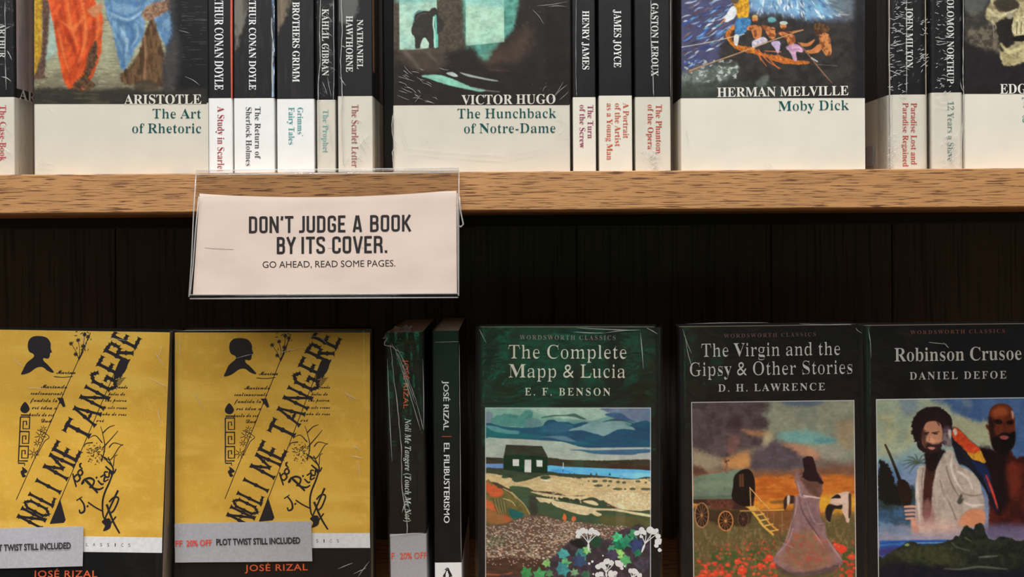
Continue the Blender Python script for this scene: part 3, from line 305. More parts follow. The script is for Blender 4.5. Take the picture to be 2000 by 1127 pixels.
Hu 590;534 92 -89 -77 -33 -15 -34 -5 -38 5 -28 14 -17 21 -6 28 2 15 3 14 -39 -42 -42 -30 -42 -19 -40 -6 -31 5 -24 14 -16 21 -5 28 16 55 50 97 -28 -26 -22 -20 -17 20 55 53 54 57 145 9 -104 -184 -22 -42 -7 -27 4 -11 12 -4 32 18 54 56 63 84 58 101 145 9 -120 -212 -26 -52 4 -9 10 -3 38 20 66 60
Hv 472;166 -6 -46 5 -34 16 -21 25 -7 35 16 58 48 72 12 23 -5 7 -14 -8 -37 -38 -16 17 27 28 32 31 30 23 30 16 24 4 28 -14 9 -44 -7 -44 -15 -32 -23 -42 -22 -37 -13 -20 -8 -15 -4 -14 6 -13 18 -5 63 15 62 43 -18 24 -9 22 -3 26 4 34 12 35 18 31 23 27 24 17 24 6 24 -4 16 -13 10 -20 3 -24 -19 -73 -55 -75 37 13 39 32 19 -20 -52 -39 -28 -10 -34 -3 -6 0 -42 -35 -40 -24 -39 -14;323 105 25 26 21 32 14 31 5 29 -5 14 -15 5 -16 -3 -15 -10 -25 -33 -10 -40 8 -33
Hz 437;8 -301 -34 5 -23 14 -13 21 -4 24 17 54 50 61 89 65 129 67 6 23 -3 18 -11 15 -43 -29 -51 -10 -38 6 -13 18 6 18 19 13 32 8 41 3 26 -1 12 -2 46 57 -35 -3 -52 14 -18 43 9 31 -3 4 -14 -10 -25 -26 -26 -31 -22 20 32 38 42 39 43 30 36 11 18 -3 17 -9 11 -15 4 -20 -6 -24 -17 -24 -23 -31 3 -6 7 -2 20 2 19 2 39 62 22 33 15 20 18 12 20 4 16 -5 6 -17 -9 -29 -66 -64 -52 -52 -46 -56 19 -7 15 -10 25 -24 37 29 36 39 18 -20 -35 -36 -45 -34 7 -43 -6 -40 -18 -42 -29 -43 -36 -42 -42 -38 -45 -32 -66 -32;-2 -272 38 15 48 47 58 78 66 110 -101 -55 -77 -57 -48 -55 -16 -48 8 -24 10 -8
"""
G = {}
for ln in GLYPHS.strip('\n').split('\n'):
    k = ln[:2]; head, *loops = ln[2:].split(';')
    L = []
    for s in loops:
        v = np.array(s.split(), float).reshape(-1, 2).cumsum(0) / 1000.0
        L.append(v)
    G[k] = (float(head) / 1000.0, L)
G['B '] = (0.26, []); G['S '] = (0.26, []); G['I '] = (0.25, []); G['H '] = (0.3, [])
G["B-"] = (0.33, [np.array([[.04, .19], [.29, .19], [.29, .27], [.04, .27]])])
G["B."] = (0.25, [np.array([[.07, 0], [.12, -.02], [.17, 0], [.19, .05], [.17, .10], [.12, .12], [.07, .10], [.05, .05]])])
G["B'"] = (0.22, [np.array([[.05, .45], [.12, .48], [.18, .56], [.18, .65], [.13, .69], [.06, .67], [.05, .60], [.10, .57], [.11, .53]])])
G["B&"] = (G['S&'][0], G['S&'][1])
CAP = {'B': 0.676, 'S': 0.714, 'I': 0.67, 'H': 0.68}
for a in '(': G['I' + a] = G['S' + a]
for a in ')': G['I' + a] = G['S' + a]
G['H.'] = G['S.']; 

def advance(s, st, track=0.0):
    return sum(G[st + c][0] + track for c in s) - track

def _area2(v): return (v[:, 0] * np.roll(v[:, 1], -1) - np.roll(v[:, 0], -1) * v[:, 1]).sum()
_TC = {}
def glyph(st, c, thin=0.0, bold=0.0):
    """loops and triangles of one letter; thin>0 takes weight off the upright stems, bold>0 adds weight all round"""
    k = (st, c, thin, bold)
    if k in _TC: return _TC[k]
    loops = []
    if c in 'AMNUVWYvwyxXK&': thin = thin * 0.4
    for v in G[st + c][1]:
        if thin or bold:
            e = np.roll(v, -1, 0) - v
            ln_ = np.hypot(e[:, 0], e[:, 1])[:, None] + 1e-9
            nrm = np.stack([e[:, 1], -e[:, 0]], 1) / ln_
            a = nrm + np.roll(nrm, 1, 0)
            m_ = np.hypot(a[:, 0], a[:, 1])[:, None] + 1e-6
            a = a / m_
            dot = np.clip((a * nrm).sum(1)[:, None], 0.5, 1)
            area2 = (v[:, 0] * np.roll(v[:, 1], -1) - np.roll(v[:, 0], -1) * v[:, 1]).sum()
            out = a / dot
            # outer loops of a font run the other way from its holes; orient by the largest loop
            big = max(G[st + c][1], key=lambda q: abs((q[:, 0] * np.roll(q[:, 1], -1) - np.roll(q[:, 0], -1) * q[:, 1]).sum()))
            sb = np.sign((big[:, 0] * np.roll(big[:, 1], -1) - np.roll(big[:, 0], -1) * big[:, 1]).sum())
            out = out * sb
            v = v + out * bold
            v = v - np.stack([out[:, 0], out[:, 1] * 0.0], 1) * thin
        loops.append(v)
    tris = []; vs = np.zeros((0, 2))
    if loops:
        vs = np.concatenate(loops)
        start = np.cumsum([0] + [len(v) for v in loops]); raw = G[st + c][1]
        sg_ = [_area2(v) for v in raw]; main = np.sign(max(sg_, key=abs))
        for i, v in enumerate(raw):            # each outer outline with the holes inside it
            if np.sign(sg_[i]) != main: continue
            grp = [i] + [j for j, h in enumerate(raw) if np.sign(sg_[j]) != main and v[:, 0].min() <= h[0, 0] <= v[:, 0].max() and v[:, 1].min() <= h[0, 1] <= v[:, 1].max()]
            idx = [q for j in grp for q in range(start[j], start[j + 1])]
            for t in tessellate_polygon([[Vector((p[0], p[1], 0)) for p in loops[j]] for j in grp]): tris.append(tuple(idx[q] for q in t))
    _TC[k] = (vs, tris)
    return _TC[k]

class Ink:
    """collects flat printed shapes given in photo pixels and puts them on a book's front plane"""
    def __init__(s, frame, T=(0, 0, 1)):
        s.f = frame; s.v = []; s.t = []; s.T = T; s.n = 0
    def _add(s, pts, tris):
        b = len(s.v)
        s.n = (s.n + 1) % 60          # every shape a hair above the last, so none lie in one plane
        s.v.extend([tuple(s.f.loc(p[0], p[1])) + (s.n * 1.5e-6,) for p in pts])
        s.t.extend([tuple(i + b for i in t) for t in tris])
    def tp(s, p):
        ox, oy, k = s.T
        return (ox + p[0] * k, oy + p[1] * k)
    def poly(s, pts, smooth=False):
        pts = [s.tp(p) for p in pts]
        if smooth: pts = [tuple(p) for p in crom(np.array(pts, float), 4)]
        s._add(pts, tessellate_polygon([[Vector((p[0], p[1], 0)) for p in pts]]))
    def line(s, pts, w, smooth=True):
        k = s.T[2]
        P = np.array([s.tp(p) for p in pts], float)
        n0 = len(P)
        if smooth and n0 > 2: P = crom(P, 4, closed=False)
        n = len(P)
        ws = np.interp(np.linspace(0, 1, n), np.linspace(0, 1, len(w)), w) if isinstance(w, (list, tuple)) else np.full(n, float(w))
        d = np.gradient(P, axis=0); d /= (np.hypot(d[:, 0], d[:, 1])[:, None] + 1e-9)
        nn = np.stack([-d[:, 1], d[:, 0]], 1) * (ws * k / 2)[:, None]
        pts2 = np.concatenate([P + nn, P - nn])
        tr = []
        for i in range(n - 1): tr += [(i, i + 1, n + i), (i + 1, n + i + 1, n + i)]
        s._add(pts2, tr)
    def text(s, txt, st, o, e, h, thin=0.0, bold=0.0, fit=None, track=0.0, mirror=1):
        """o: pixel where the baseline starts, e: where it ends, h: cap height in px (letters rise to the left of o->e in image)"""
        o = np.array(s.tp(o), float); e = np.array(s.tp(e), float); h = h * s.T[2]
        d = e - o; Lp = np.hypot(*d); d = d / Lp
        up = np.array([d[1], -d[0]])
        sx = Lp / advance(txt, st, track); sy = h / CAP[st]
        x = 0.0
        for c in txt:
            vs, tr = glyph(st, c, thin, bold)
            if len(vs):
                pts = o + (vs[:, :1] + x) * sx * d + vs[:, 1:] * sy * up
                s._add(pts, tr)
            x += G[st + c][0] + track
    def build(s, name, m, off=0.0002, parent=None):
        me = bpy.data.meshes.new(name)
        me.from_pydata([(x, -off - q, z) for x, z, q in s.v], [], s.t)
        # every letter faces the viewer
        bm = bmesh.new(); bm.from_mesh(me)
        for f in bm.faces:
            if f.normal.y > 0: f.normal_flip()
        bm.to_mesh(me); bm.free()
        return link(name, me, parent or s.f.root, m)

def crom(P, k=4, closed=True):
    """Catmull-Rom through the points"""
    n = len(P); out = []
    rng = range(n) if closed else range(n - 1)
    for i in rng:
        if closed: a, b, c, d = P[i - 1], P[i], P[(i + 1) % n], P[(i + 2) % n]
        else: a, b, c, d = P[max(i - 1, 0)], P[i], P[i + 1], P[min(i + 2, n - 1)]
        for j in range(k):
            t = j / k
            out.append(0.5 * ((2 * b) + (c - a) * t + (2 * a - 5 * b + 4 * c - d) * t * t + (3 * b - a - 3 * c + d) * t ** 3))
    if not closed: out.append(P[-1])
    return np.array(out)

# ------------------------------------------------------------------ printed pictures
def vnoise(X, Y, seed):
    rs = np.random.RandomState(seed); T = rs.rand(64, 64)
    xi = np.floor(X).astype(int); yi = np.floor(Y).astype(int)
    fx = X - xi; fy = Y - yi
    fx = fx * fx * (3 - 2 * fx); fy = fy * fy * (3 - 2 * fy)
    a = T[yi % 64, xi % 64]; b = T[yi % 64, (xi + 1) % 64]; c = T[(yi + 1) % 64, xi % 64]; d = T[(yi + 1) % 64, (xi + 1) % 64]
    return (a * (1 - fx) + b * fx) * (1 - fy) + (c * (1 - fx) + d * fx) * fy

def sstep(x): 
    x = np.clip(x, 0, 1); return x * x * (3 - 2 * x)

class Art:
    """a picture printed on a cover: painted point by point into the colour attribute of a fine flat mesh"""
    def __init__(s, x0, y0, x1, y1, pitch, base):
        pitch = pitch * 0.95
        s.x0, s.y0, s.x1, s.y1 = x0, y0, x1, y1
        s.nx = int(round((x1 - x0) / pitch)) + 1; s.ny = int(round((y1 - y0) / pitch)) + 1
        s.xs = np.linspace(x0, x1, s.nx); s.ys = np.linspace(y0, y1, s.ny)
        s.X, s.Y = np.meshgrid(s.xs, s.ys)
        s.C = np.zeros((s.ny, s.nx, 3)); s.C[:] = base
        s.T = (0, 0, 1)
    def noise(s, sc, seed=1, octv=4, ang=0.0):
        sx, sy = sc if isinstance(sc, (tuple, list)) else (sc, sc)
        c, n = math.cos(ang), math.sin(ang)
        X = (s.X * c + s.Y * n) / sx; Y = (-s.X * n + s.Y * c) / sy
        r = 0; a = 0.5; tot = 0
        for i in range(octv):
            r = r + a * vnoise(X * 2 ** i + 7.3 * i + 100, Y * 2 ** i + 3.1 * i + 100, seed + i); tot += a; a *= 0.55
        return r / tot
    def _pts(s, pts):
        ox, oy, k = s.T
        return np.array([(ox + p[0] * k, oy + p[1] * k) for p in pts], float)
    def blend(s, sl, al, col):
        al = al[..., None]
        s.C[sl] = s.C[sl] * (1 - al) + np.array(col, float) * al
    def _sl(s, P, m):
        ix0 = max(np.searchsorted(s.xs, P[:, 0].min() - m) - 1, 0); ix1 = min(np.searchsorted(s.xs, P[:, 0].max() + m) + 1, s.nx)
        iy0 = max(np.searchsorted(s.ys, P[:, 1].min() - m) - 1, 0); iy1 = min(np.searchsorted(s.ys, P[:, 1].max() + m) + 1, s.ny)
        if ix1 <= ix0 or iy1 <= iy0: return None
        return (slice(iy0, iy1), slice(ix0, ix1))
    def P(s, pts, col, soft=0.8, a=1.0, rough=0.0, rsc=5, smooth=True, seed=3, tex=0, tcol=None, tsc=4, tang=0):
        P = s._pts(pts)
        if smooth: P = crom(P, 3)
        sl = s._sl(P, soft + rough)
        if sl is None: return
        X, Y = s.X[sl], s.Y[sl]
        ins = np.zeros(X.shape, bool); D = np.full(X.shape, 1e9)
        n = len(P)
        for i in range(n):
            x1, y1 = P[i]; x2, y2 = P[(i + 1) % n]
            dx, dy = x2 - x1, y2 - y1; q = dx * dx + dy * dy
            if q < 1e-9: continue
            t = np.clip(((X - x1) * dx + (Y - y1) * dy) / q, 0, 1)
            D = np.minimum(D, (X - x1 - t * dx) ** 2 + (Y - y1 - t * dy) ** 2)
            if y1 != y2:
                c = ((y1 > Y) != (y2 > Y)) & (X < (x2 - x1) * (Y - y1) / (y2 - y1) + x1)
                ins ^= c
        sd = np.where(ins, 1, -1) * np.sqrt(D)
        if rough: sd = sd + (s.noise(rsc, seed)[sl] - 0.5) * 2 * rough
        al = sstep(sd / soft * 0.5 + 0.5) * a
        if tex:
            nz = s.noise(tsc, seed + 11, 3, tang)[sl]
            cc = np.array(col, float) + (np.array(tcol if tcol is not None else (0, 0, 0), float) - np.array(col, float)) * (sstep((nz - 0.38) / 0.3) * tex)[..., None]
            al_ = al[..., None]; s.C[sl] = s.C[sl] * (1 - al_) + cc * al_
        else: s.blend(sl, al, col)
    def L(s, pts, w, col, soft=0.6, a=1.0, smooth=True):
        P = s._pts(pts); k = s.T[2]
        if smooth and len(P) > 2: P = crom(P, 3, closed=False)
        n = len(P)
        ws = (np.interp(np.linspace(0, 1, n), np.linspace(0, 1, len(w)), w) if isinstance(w, (list, tuple)) else np.full(n, float(w))) * k / 2
        sl = s._sl(P, ws.max() + soft)
        if sl is None: return
        X, Y = s.X[sl], s.Y[sl]; S = np.full(X.shape, -1e9)
        for i in range(n - 1):
            x1, y1 = P[i]; dx, dy = P[i + 1] - P[i]; q = dx * dx + dy * dy + 1e-9
            t = np.clip(((X - x1) * dx + (Y - y1) * dy) / q, 0, 1)
            S = np.maximum(S, ws[i] + (ws[i + 1] - ws[i]) * t - np.hypot(X - x1 - t * dx, Y - y1 - t * dy))
        s.blend(sl, sstep(S / soft * 0.5 + 0.5) * a, col)
    def E(s, cx, cy, rx, ry, col, soft=0.8, a=1.0, rough=0.0, rsc=4, seed=5, ang=0):
        pts = [(cx + rx * math.cos(t) * math.cos(ang) - ry * math.sin(t) * math.sin(ang), cy + rx * math.cos(t) * math.sin(ang) + ry * math.sin(t) * math.cos(ang)) for t in [k * math.pi / 6 for k in range(12)]]
        s.P(pts, col, soft, a, rough, rsc, True, seed)
    def N(s, sc, thr, soft, col, a=1.0, seed=1, ang=0, box=None, octv=4, edge=4):
        """tint where a noise field is above a threshold"""
        al = sstep((s.noise(sc, seed, octv, ang) - thr) / soft) * a
        if box is not None:
            ox, oy, k = s.T
            x0, y0, x1, y1 = ox + box[0] * k, oy + box[1] * k, ox + box[2] * k, oy + box[3] * k
            m_ = sstep((s.X - x0) / edge + .5) * sstep((x1 - s.X) / edge + .5) * sstep((s.Y - y0) / edge + .5) * sstep((y1 - s.Y) / edge + .5)
            al = al * m_
        s.blend((slice(None), slice(None)), al, col)
    def grain(s, amp, tint=(1, 1, 1), seed=90):
        """brushed unevenness of the printed painting"""
        g = 1 + amp * ((s.noise((7.0, 4.0), seed, 3) - .5) * 1.2 + (s.noise(16.0, seed + 5, 3) - .5) * 1.6)
        s.C = s.C * g[..., None] * np.array(tint, float)
    def V(s, stops):
        """vertical run of printed colours: (y, colour)"""
        ys = [q[0] for q in stops]; cs = np.array([q[1] for q in stops], float)
        for c in range(3): s.C[:, :, c] = np.interp(s.ys, ys, cs[:, c])[:, None]
    def build(s, name, frame, m, L, off=0.0001, parent=None):
        loc = frame.loc
        o = np.array(loc(0, 0)); ex = np.array(loc(1, 0)) - o; ey = np.array(loc(0, 1)) - o
        xz = o + s.X[..., None] * ex + s.Y[..., None] * ey
        co = np.zeros((s.ny * s.nx, 3)); co[:, 0] = xz[..., 0].ravel(); co[:, 2] = xz[..., 1].ravel(); co[:, 1] = -off
        i = np.arange(s.ny * s.nx).reshape(s.ny, s.nx)
        q = np.stack([i[:-1, :-1], i[1:, :-1], i[1:, 1:], i[:-1, 1:]], -1).reshape(-1)
        nf = len(q) // 4
        me = bpy.data.meshes.new(name)
        me.vertices.add(len(co)); me.vertices.foreach_set('co', co.ravel().astype(np.float32))
        me.loops.add(len(q)); me.loops.foreach_set('vertex_index', q.astype(np.int32))
        me.polygons.add(nf); me.polygons.foreach_set('loop_start', np.arange(0, nf * 4, 4, dtype=np.int32))
        me.update(calc_edges=True)
        at = me.color_attributes.new('print', 'FLOAT_COLOR', 'POINT')
        c = np.ones((s.ny * s.nx, 4)); c[:, :3] = np.clip(lin(np.clip(s.C, 0, 255)) / L, 0, 0.86).reshape(-1, 3)
        at.data.foreach_set('color', c.ravel().astype(np.float32))
        return link(name, me, parent or frame.root, m)

def print_mat(name, rough=0.3, grain=0.12, gs=900):
    m = bpy.data.materials.new(name); m.use_nodes = True
    nt = m.node_tree; b = nt.nodes['Principled BSDF']; b.inputs['Roughness'].default_value = rough
    b.inputs['Specular IOR Level'].default_value = 0.4
    ca = nt.nodes.new('ShaderNodeVertexColor'); ca.layer_name = 'print'
    tc = nt.nodes.new('ShaderNodeTexCoord'); n = nt.nodes.new('ShaderNodeTexNoise'); n.inputs['Scale'].default_value = gs
    nt.links.new(tc.outputs['Object'], n.inputs['Vector'])
    mr = nt.nodes.new('ShaderNodeMapRange'); mr.inputs['To Min'].default_value = 1 - grain; mr.inputs['To Max'].default_value = 1 + grain
    nt.links.new(n.outputs['Fac'], mr.inputs['Value'])
    mx = nt.nodes.new('ShaderNodeVectorMath'); mx.operation = 'SCALE'
    nt.links.new(ca.outputs['Color'], mx.inputs[0]); nt.links.new(mr.outputs['Result'], mx.inputs['Scale'])
    nt.links.new(mx.outputs['Vector'], b.inputs['Base Color'])
    return m

# ------------------------------------------------------------------ materials
M_pic = print_mat('printed_picture')
M_pic_low = print_mat('printed_picture_glossy', rough=0.22)
M_black = mat('black_cover_card', alb((27, 26, 28), UP), rough=0.34, noise=0.35, nscale=(140, 140, 40), bump=0.08, bscale=(300, 300, 120))
M_blackL = mat('black_gloss_cover', alb((22, 22, 23), LOW), rough=0.22, noise=0.3, nscale=(60, 60, 60))
M_white = mat('cool_white_cover', alb((226, 227, 222), UP), rough=0.36, noise=0.04, nscale=(90, 90, 90), bump=0.05, bscale=(90, 90, 90))
M_cream = mat('cream_white_cover', alb((217, 211, 196), UP), rough=0.36, noise=0.05, nscale=(50, 50, 50), bump=0.08, bscale=(90, 90, 90))
M_whiteL = mat('white_band_cover', alb((200, 200, 196), LOW), rough=0.4, noise=0.05)
M_page = mat('page_edges', (0.42, 0.36, 0.27, 1), rough=0.85, noise=0.35, nscale=(1500, 1500, 2), bump=0.3, bscale=(1500, 1500, 4))
M_sticker = mat('grey_paper_band', alb((146, 145, 149), LOW), rough=0.7, noise=0.12, nscale=(700, 700, 700), bump=0.05)

def film(name, scale=(60, 60, 60), strength=0.6, rough=0.08, ior=1.45, gain=1.0, dist=0.001):
    m = bpy.data.materials.new(name); m.use_nodes = True
    nt = m.node_tree; nt.nodes.clear()
    out = nt.nodes.new('ShaderNodeOutputMaterial')
    mix = nt.nodes.new('ShaderNodeMixShader'); tr = nt.nodes.new('ShaderNodeBsdfTransparent'); gl = nt.nodes.new('ShaderNodeBsdfGlossy')
    gl.inputs['Roughness'].default_value = rough
    tr.inputs['Color'].default_value = (0.99, 0.99, 0.99, 1)
    # reflectance of a thin clear sheet, the same from both of its sides
    fr = nt.nodes.new('ShaderNodeLayerWeight'); fr.inputs['Blend'].default_value = 0.5
    pw = nt.nodes.new('ShaderNodeMath'); pw.operation = 'POWER'; pw.inputs[1].default_value = 5.0
    mu = nt.nodes.new('ShaderNodeMath'); mu.operation = 'MULTIPLY_ADD'; mu.inputs[1].default_value = 0.85; mu.inputs[2].default_value = 0.05 * gain; mu.use_clamp = True
    tc = nt.nodes.new('ShaderNodeTexCoord'); mp = nt.nodes.new('ShaderNodeMapping'); mp.inputs['Scale'].default_value = scale
    n = nt.nodes.new('ShaderNodeTexNoise'); n.inputs['Scale'].default_value = 1.0; n.inputs['Detail'].default_value = 5.0; n.inputs['Distortion'].default_value = 1.2
    bp = nt.nodes.new('ShaderNodeBump'); bp.inputs['Strength'].default_value = strength; bp.inputs['Distance'].default_value = dist
    K = nt.links.new
    K(tc.outputs['Object'], mp.inputs['Vector']); K(mp.outputs['Vector'], n.inputs['Vector']); K(n.outputs['Fac'], bp.inputs['Height'])
    K(bp.outputs['Normal'], gl.inputs['Normal']); K(bp.outputs['Normal'], fr.inputs['Normal'])
    K(fr.outputs['Facing'], pw.inputs[0]); K(pw.outputs[0], mu.inputs[0]); K(mu.outputs[0], mix.inputs['Fac'])
    K(tr.outputs[0], mix.inputs[1]); K(gl.outputs[0], mix.inputs[2]); K(mix.outputs[0], out.inputs['Surface'])
    return m
M_film = film('shrink_film', (45, 45, 90), 0.35, 0.10, 1.5, 0.9, 0.0012)
M_crinkle = film('crinkled_film', (200, 200, 110), 0.8, 0.12, 1.5, 1.2, 0.0009)
M_acryl = film('clear_acrylic', (4, 4, 4), 0.02, 0.04, 1.49, 0.7)
M_seam = bpy.data.materials.new('film_fold_glint'); M_seam.use_nodes = True  # pale base colour stands in for highlights along folds of the clear film
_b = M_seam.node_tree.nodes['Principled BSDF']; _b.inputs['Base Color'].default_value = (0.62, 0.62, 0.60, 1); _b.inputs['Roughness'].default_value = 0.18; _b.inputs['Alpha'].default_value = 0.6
M_edge = bpy.data.materials.new('polished_acrylic_edge'); M_edge.use_nodes = True
_b = M_edge.node_tree.nodes['Principled BSDF']; _b.inputs['Base Color'].default_value = (0.80, 0.80, 0.78, 1); _b.inputs['Roughness'].default_value = 0.08; _b.inputs['Alpha'].default_value = 0.40; _b.inputs['Coat Weight'].default_value = 1.0

def wood(name, base, dark, light, sc, bump=0.15):
    m = bpy.data.materials.new(name); m.use_nodes = True
    nt = m.node_tree; b = nt.nodes['Principled BSDF']; K = nt.links.new
    tc = nt.nodes.new('ShaderNodeTexCoord')
    def noi(s, det, dist=0.0):
        mp = nt.nodes.new('ShaderNodeMapping'); mp.inputs['Scale'].default_value = s
        n = nt.nodes.new('ShaderNodeTexNoise'); n.inputs['Scale'].default_value = 1; n.inputs['Detail'].default_value = det; n.inputs['Distortion'].default_value = dist
        K(tc.outputs['Object'], mp.inputs['Vector']); K(mp.outputs['Vector'], n.inputs['Vector']); return n
    def ramp(n, a, c, ca, cb):
        r = nt.nodes.new('ShaderNodeValToRGB'); e = r.color_ramp.elements
        e[0].position = a; e[0].color = ca; e[1].position = c; e[1].color = cb; K(n.outputs['Fac'], r.inputs['Fac']); return r
    k = sc
    fine = noi((k[0] * 1.0, 300, k[2] * 1.0), 6, 0.35)       # dark pores, long and thin
    slow = noi((k[0] * 0.35, 60, k[2] * 0.12), 3)
    hi = noi((k[0] * 1.6, 300, k[2] * 1.3), 4, 0.2)
    r1 = ramp(slow, 0.35, 0.7, base, tuple(x * 0.82 for x in base[:3]) + (1,))
    r2 = ramp(fine, 0.54, 0.60, (0, 0, 0, 1), (1, 1, 1, 1))
    r3 = ramp(hi, 0.60, 0.72, (0, 0, 0, 1), (0.55, 0.55, 0.55, 1))
    m1 = nt.nodes.new('ShaderNodeMix'); m1.data_type = 'RGBA'; K(r3.outputs['Color'], m1.inputs['Factor']); K(r1.outputs['Color'], m1.inputs['A']); m1.inputs['B'].default_value = light
    m2 = nt.nodes.new('ShaderNodeMix'); m2.data_type = 'RGBA'; K(r2.outputs['Color'], m2.inputs['Factor']); K(m1.outputs['Result'], m2.inputs['A']); m2.inputs['B'].default_value = dark
    K(m2.outputs['Result'], b.inputs['Base Color'])
    bp = nt.nodes.new('ShaderNodeBump'); bp.inputs['Strength'].default_value = bump; bp.inputs['Distance'].default_value = 0.0005; bp.invert = True
    K(fine.outputs['Fac'], bp.inputs['Height']); K(bp.outputs['Normal'], b.inputs['Normal'])
    b.inputs['Roughness'].default_value = 0.45
    return m
M_oak = wood('oak_laminate', alb((190, 139, 88), 0.95), alb((104, 66, 42), 0.95), alb((212, 168, 120), 0.95), (55, 1, 1500))
M_dark = wood('dark_wenge_laminate', (0.085, 0.066, 0.054, 1), (0.036, 0.029, 0.025, 1), (0.125, 0.088, 0.068, 1), (420, 1, 9), 0.3)
M_blackrail = mat('black_rail', (0.006, 0.006, 0.006, 1), rough=0.6, noise=0.2)

# ------------------------------------------------------------------ the room and the bookcase
Zs = EYE + 0.0366        # top of the middle shelf
Zb = EYE + 0.0126        # its underside
Ysh = 0.686              # its front edge
YBK = 0.945              # back panel
LOWZ = (W(1000, 1222, 0.737)).z

def structure(o):
    o['kind'] = 'structure'; return o
M_floor = mat('shop_floor', (0.20, 0.17, 0.14, 1), rough=0.5, noise=0.2, nscale=(3, 3, 3))
M_wall = mat('shop_wall', (0.30, 0.28, 0.25, 1), rough=0.8, noise=0.1, nscale=(3, 3, 3))
M_opp = mat('far_shop_wall', (0.05, 0.045, 0.04, 1), rough=0.8, noise=0.6, nscale=(1.2, 1.2, 2.0), dark=(0.01, 0.05, 0.03, 1))
structure(box('floor', -2.6, 2.6, -2.6, 1.1, -0.05, 0.0, M_floor))
structure(box('wall_back', -2.6, 2.6, 1.0, 1.1, 0.0, 3.6, M_wall))
structure(box('wall_front', -2.6, 2.6, -2.7, -2.6, 0.0, 3.6, M_opp))

# a counter with a green backlit panel against the opposite wall, mirrored in the films and glossy covers
M_green = bpy.data.materials.new('green_backlit_acrylic'); M_green.use_nodes = True
_b = M_green.node_tree.nodes['Principled BSDF']; _b.inputs['Base Color'].default_value = (0.0, 0.3, 0.15, 1); _b.inputs['Emission Color'].default_value = (0.01, 0.62, 0.32, 1); _b.inputs['Emission Strength'].default_value = 2.5
ctr = tag(empty('shop_counter', (0.1, -2.59, 0.0)), 'wooden counter with a green backlit panel by the opposite wall', 'counter')
box('counter_body', -1.3, 1.3, 0.0, 0.35, 0.0, 0.84, M_oak, ctr, 0.004)
box('counter_top', -1.33, 1.33, 0.0, 0.38, 0.84, 0.87, M_oak, ctr, 0.004)
box('panel_back', -0.42, 0.62, 0.04, 0.12, 0.87, 1.19, M_oak, ctr, 0.004)
box('lit_panel', -0.36, 0.16, 0.1202, 0.1222, 0.90, 1.06, M_green, ctr)
box('lit_panel', 0.10, 0.42, 0.1202, 0.1222, 1.075, 1.16, M_green, ctr)
case = tag(empty('bookcase', (0, Ysh, 0)), 'tall bookcase of oak-edged shelves with a black wood back', 'bookcase')
def cbox(name, x0, x1, y0, y1, z0, z1, m, bevel=0.0, parent=case):
    return box(name, x0, x1, y0 - Ysh, y1 - Ysh, z0, z1, m, parent, bevel)
cbox('back_panel', -0.80, 0.80, YBK, YBK + 0.012, 0.05, 2.10, M_dark)
cbox('side_panel', -0.82, -0.80, Ysh, YBK + 0.012, 0.0, 2.10, M_oak, 0.001)
cbox('side_panel', 0.80, 0.82, Ysh, YBK + 0.012, 0.0, 2.10, M_oak, 0.001)
sh = cbox('shelf', -0.80, 0.80, Ysh, YBK, Zb, Zs, M_oak, 0.0006)
cbox('support_rail', -0.80, 0.80, YBK - 0.018, YBK, Zb - 0.009, Zb, M_blackrail, 0.0008)
cbox('shelf', -0.80, 0.80, Ysh, YBK, LOWZ - 0.024, LOWZ, M_oak, 0.0006)
cbox('shelf', -0.80, 0.80, Ysh + 0.06, YBK, 1.93, 1.954, M_oak, 0.0006)
cbox('plinth', -0.80, 0.80, Ysh + 0.03, YBK, 0.0, 0.08, M_blackrail)
# the joint lines between the panels of the dark back
for jx in (1126, 1506, 1742, 560, 225):
    x = W(jx, 450, YBK).x
    tube('panel_joint', [(x, YBK - Ysh, 1.0), (x, YBK - Ysh, 1.6)], 0.0006, M_blackrail, case, 4)

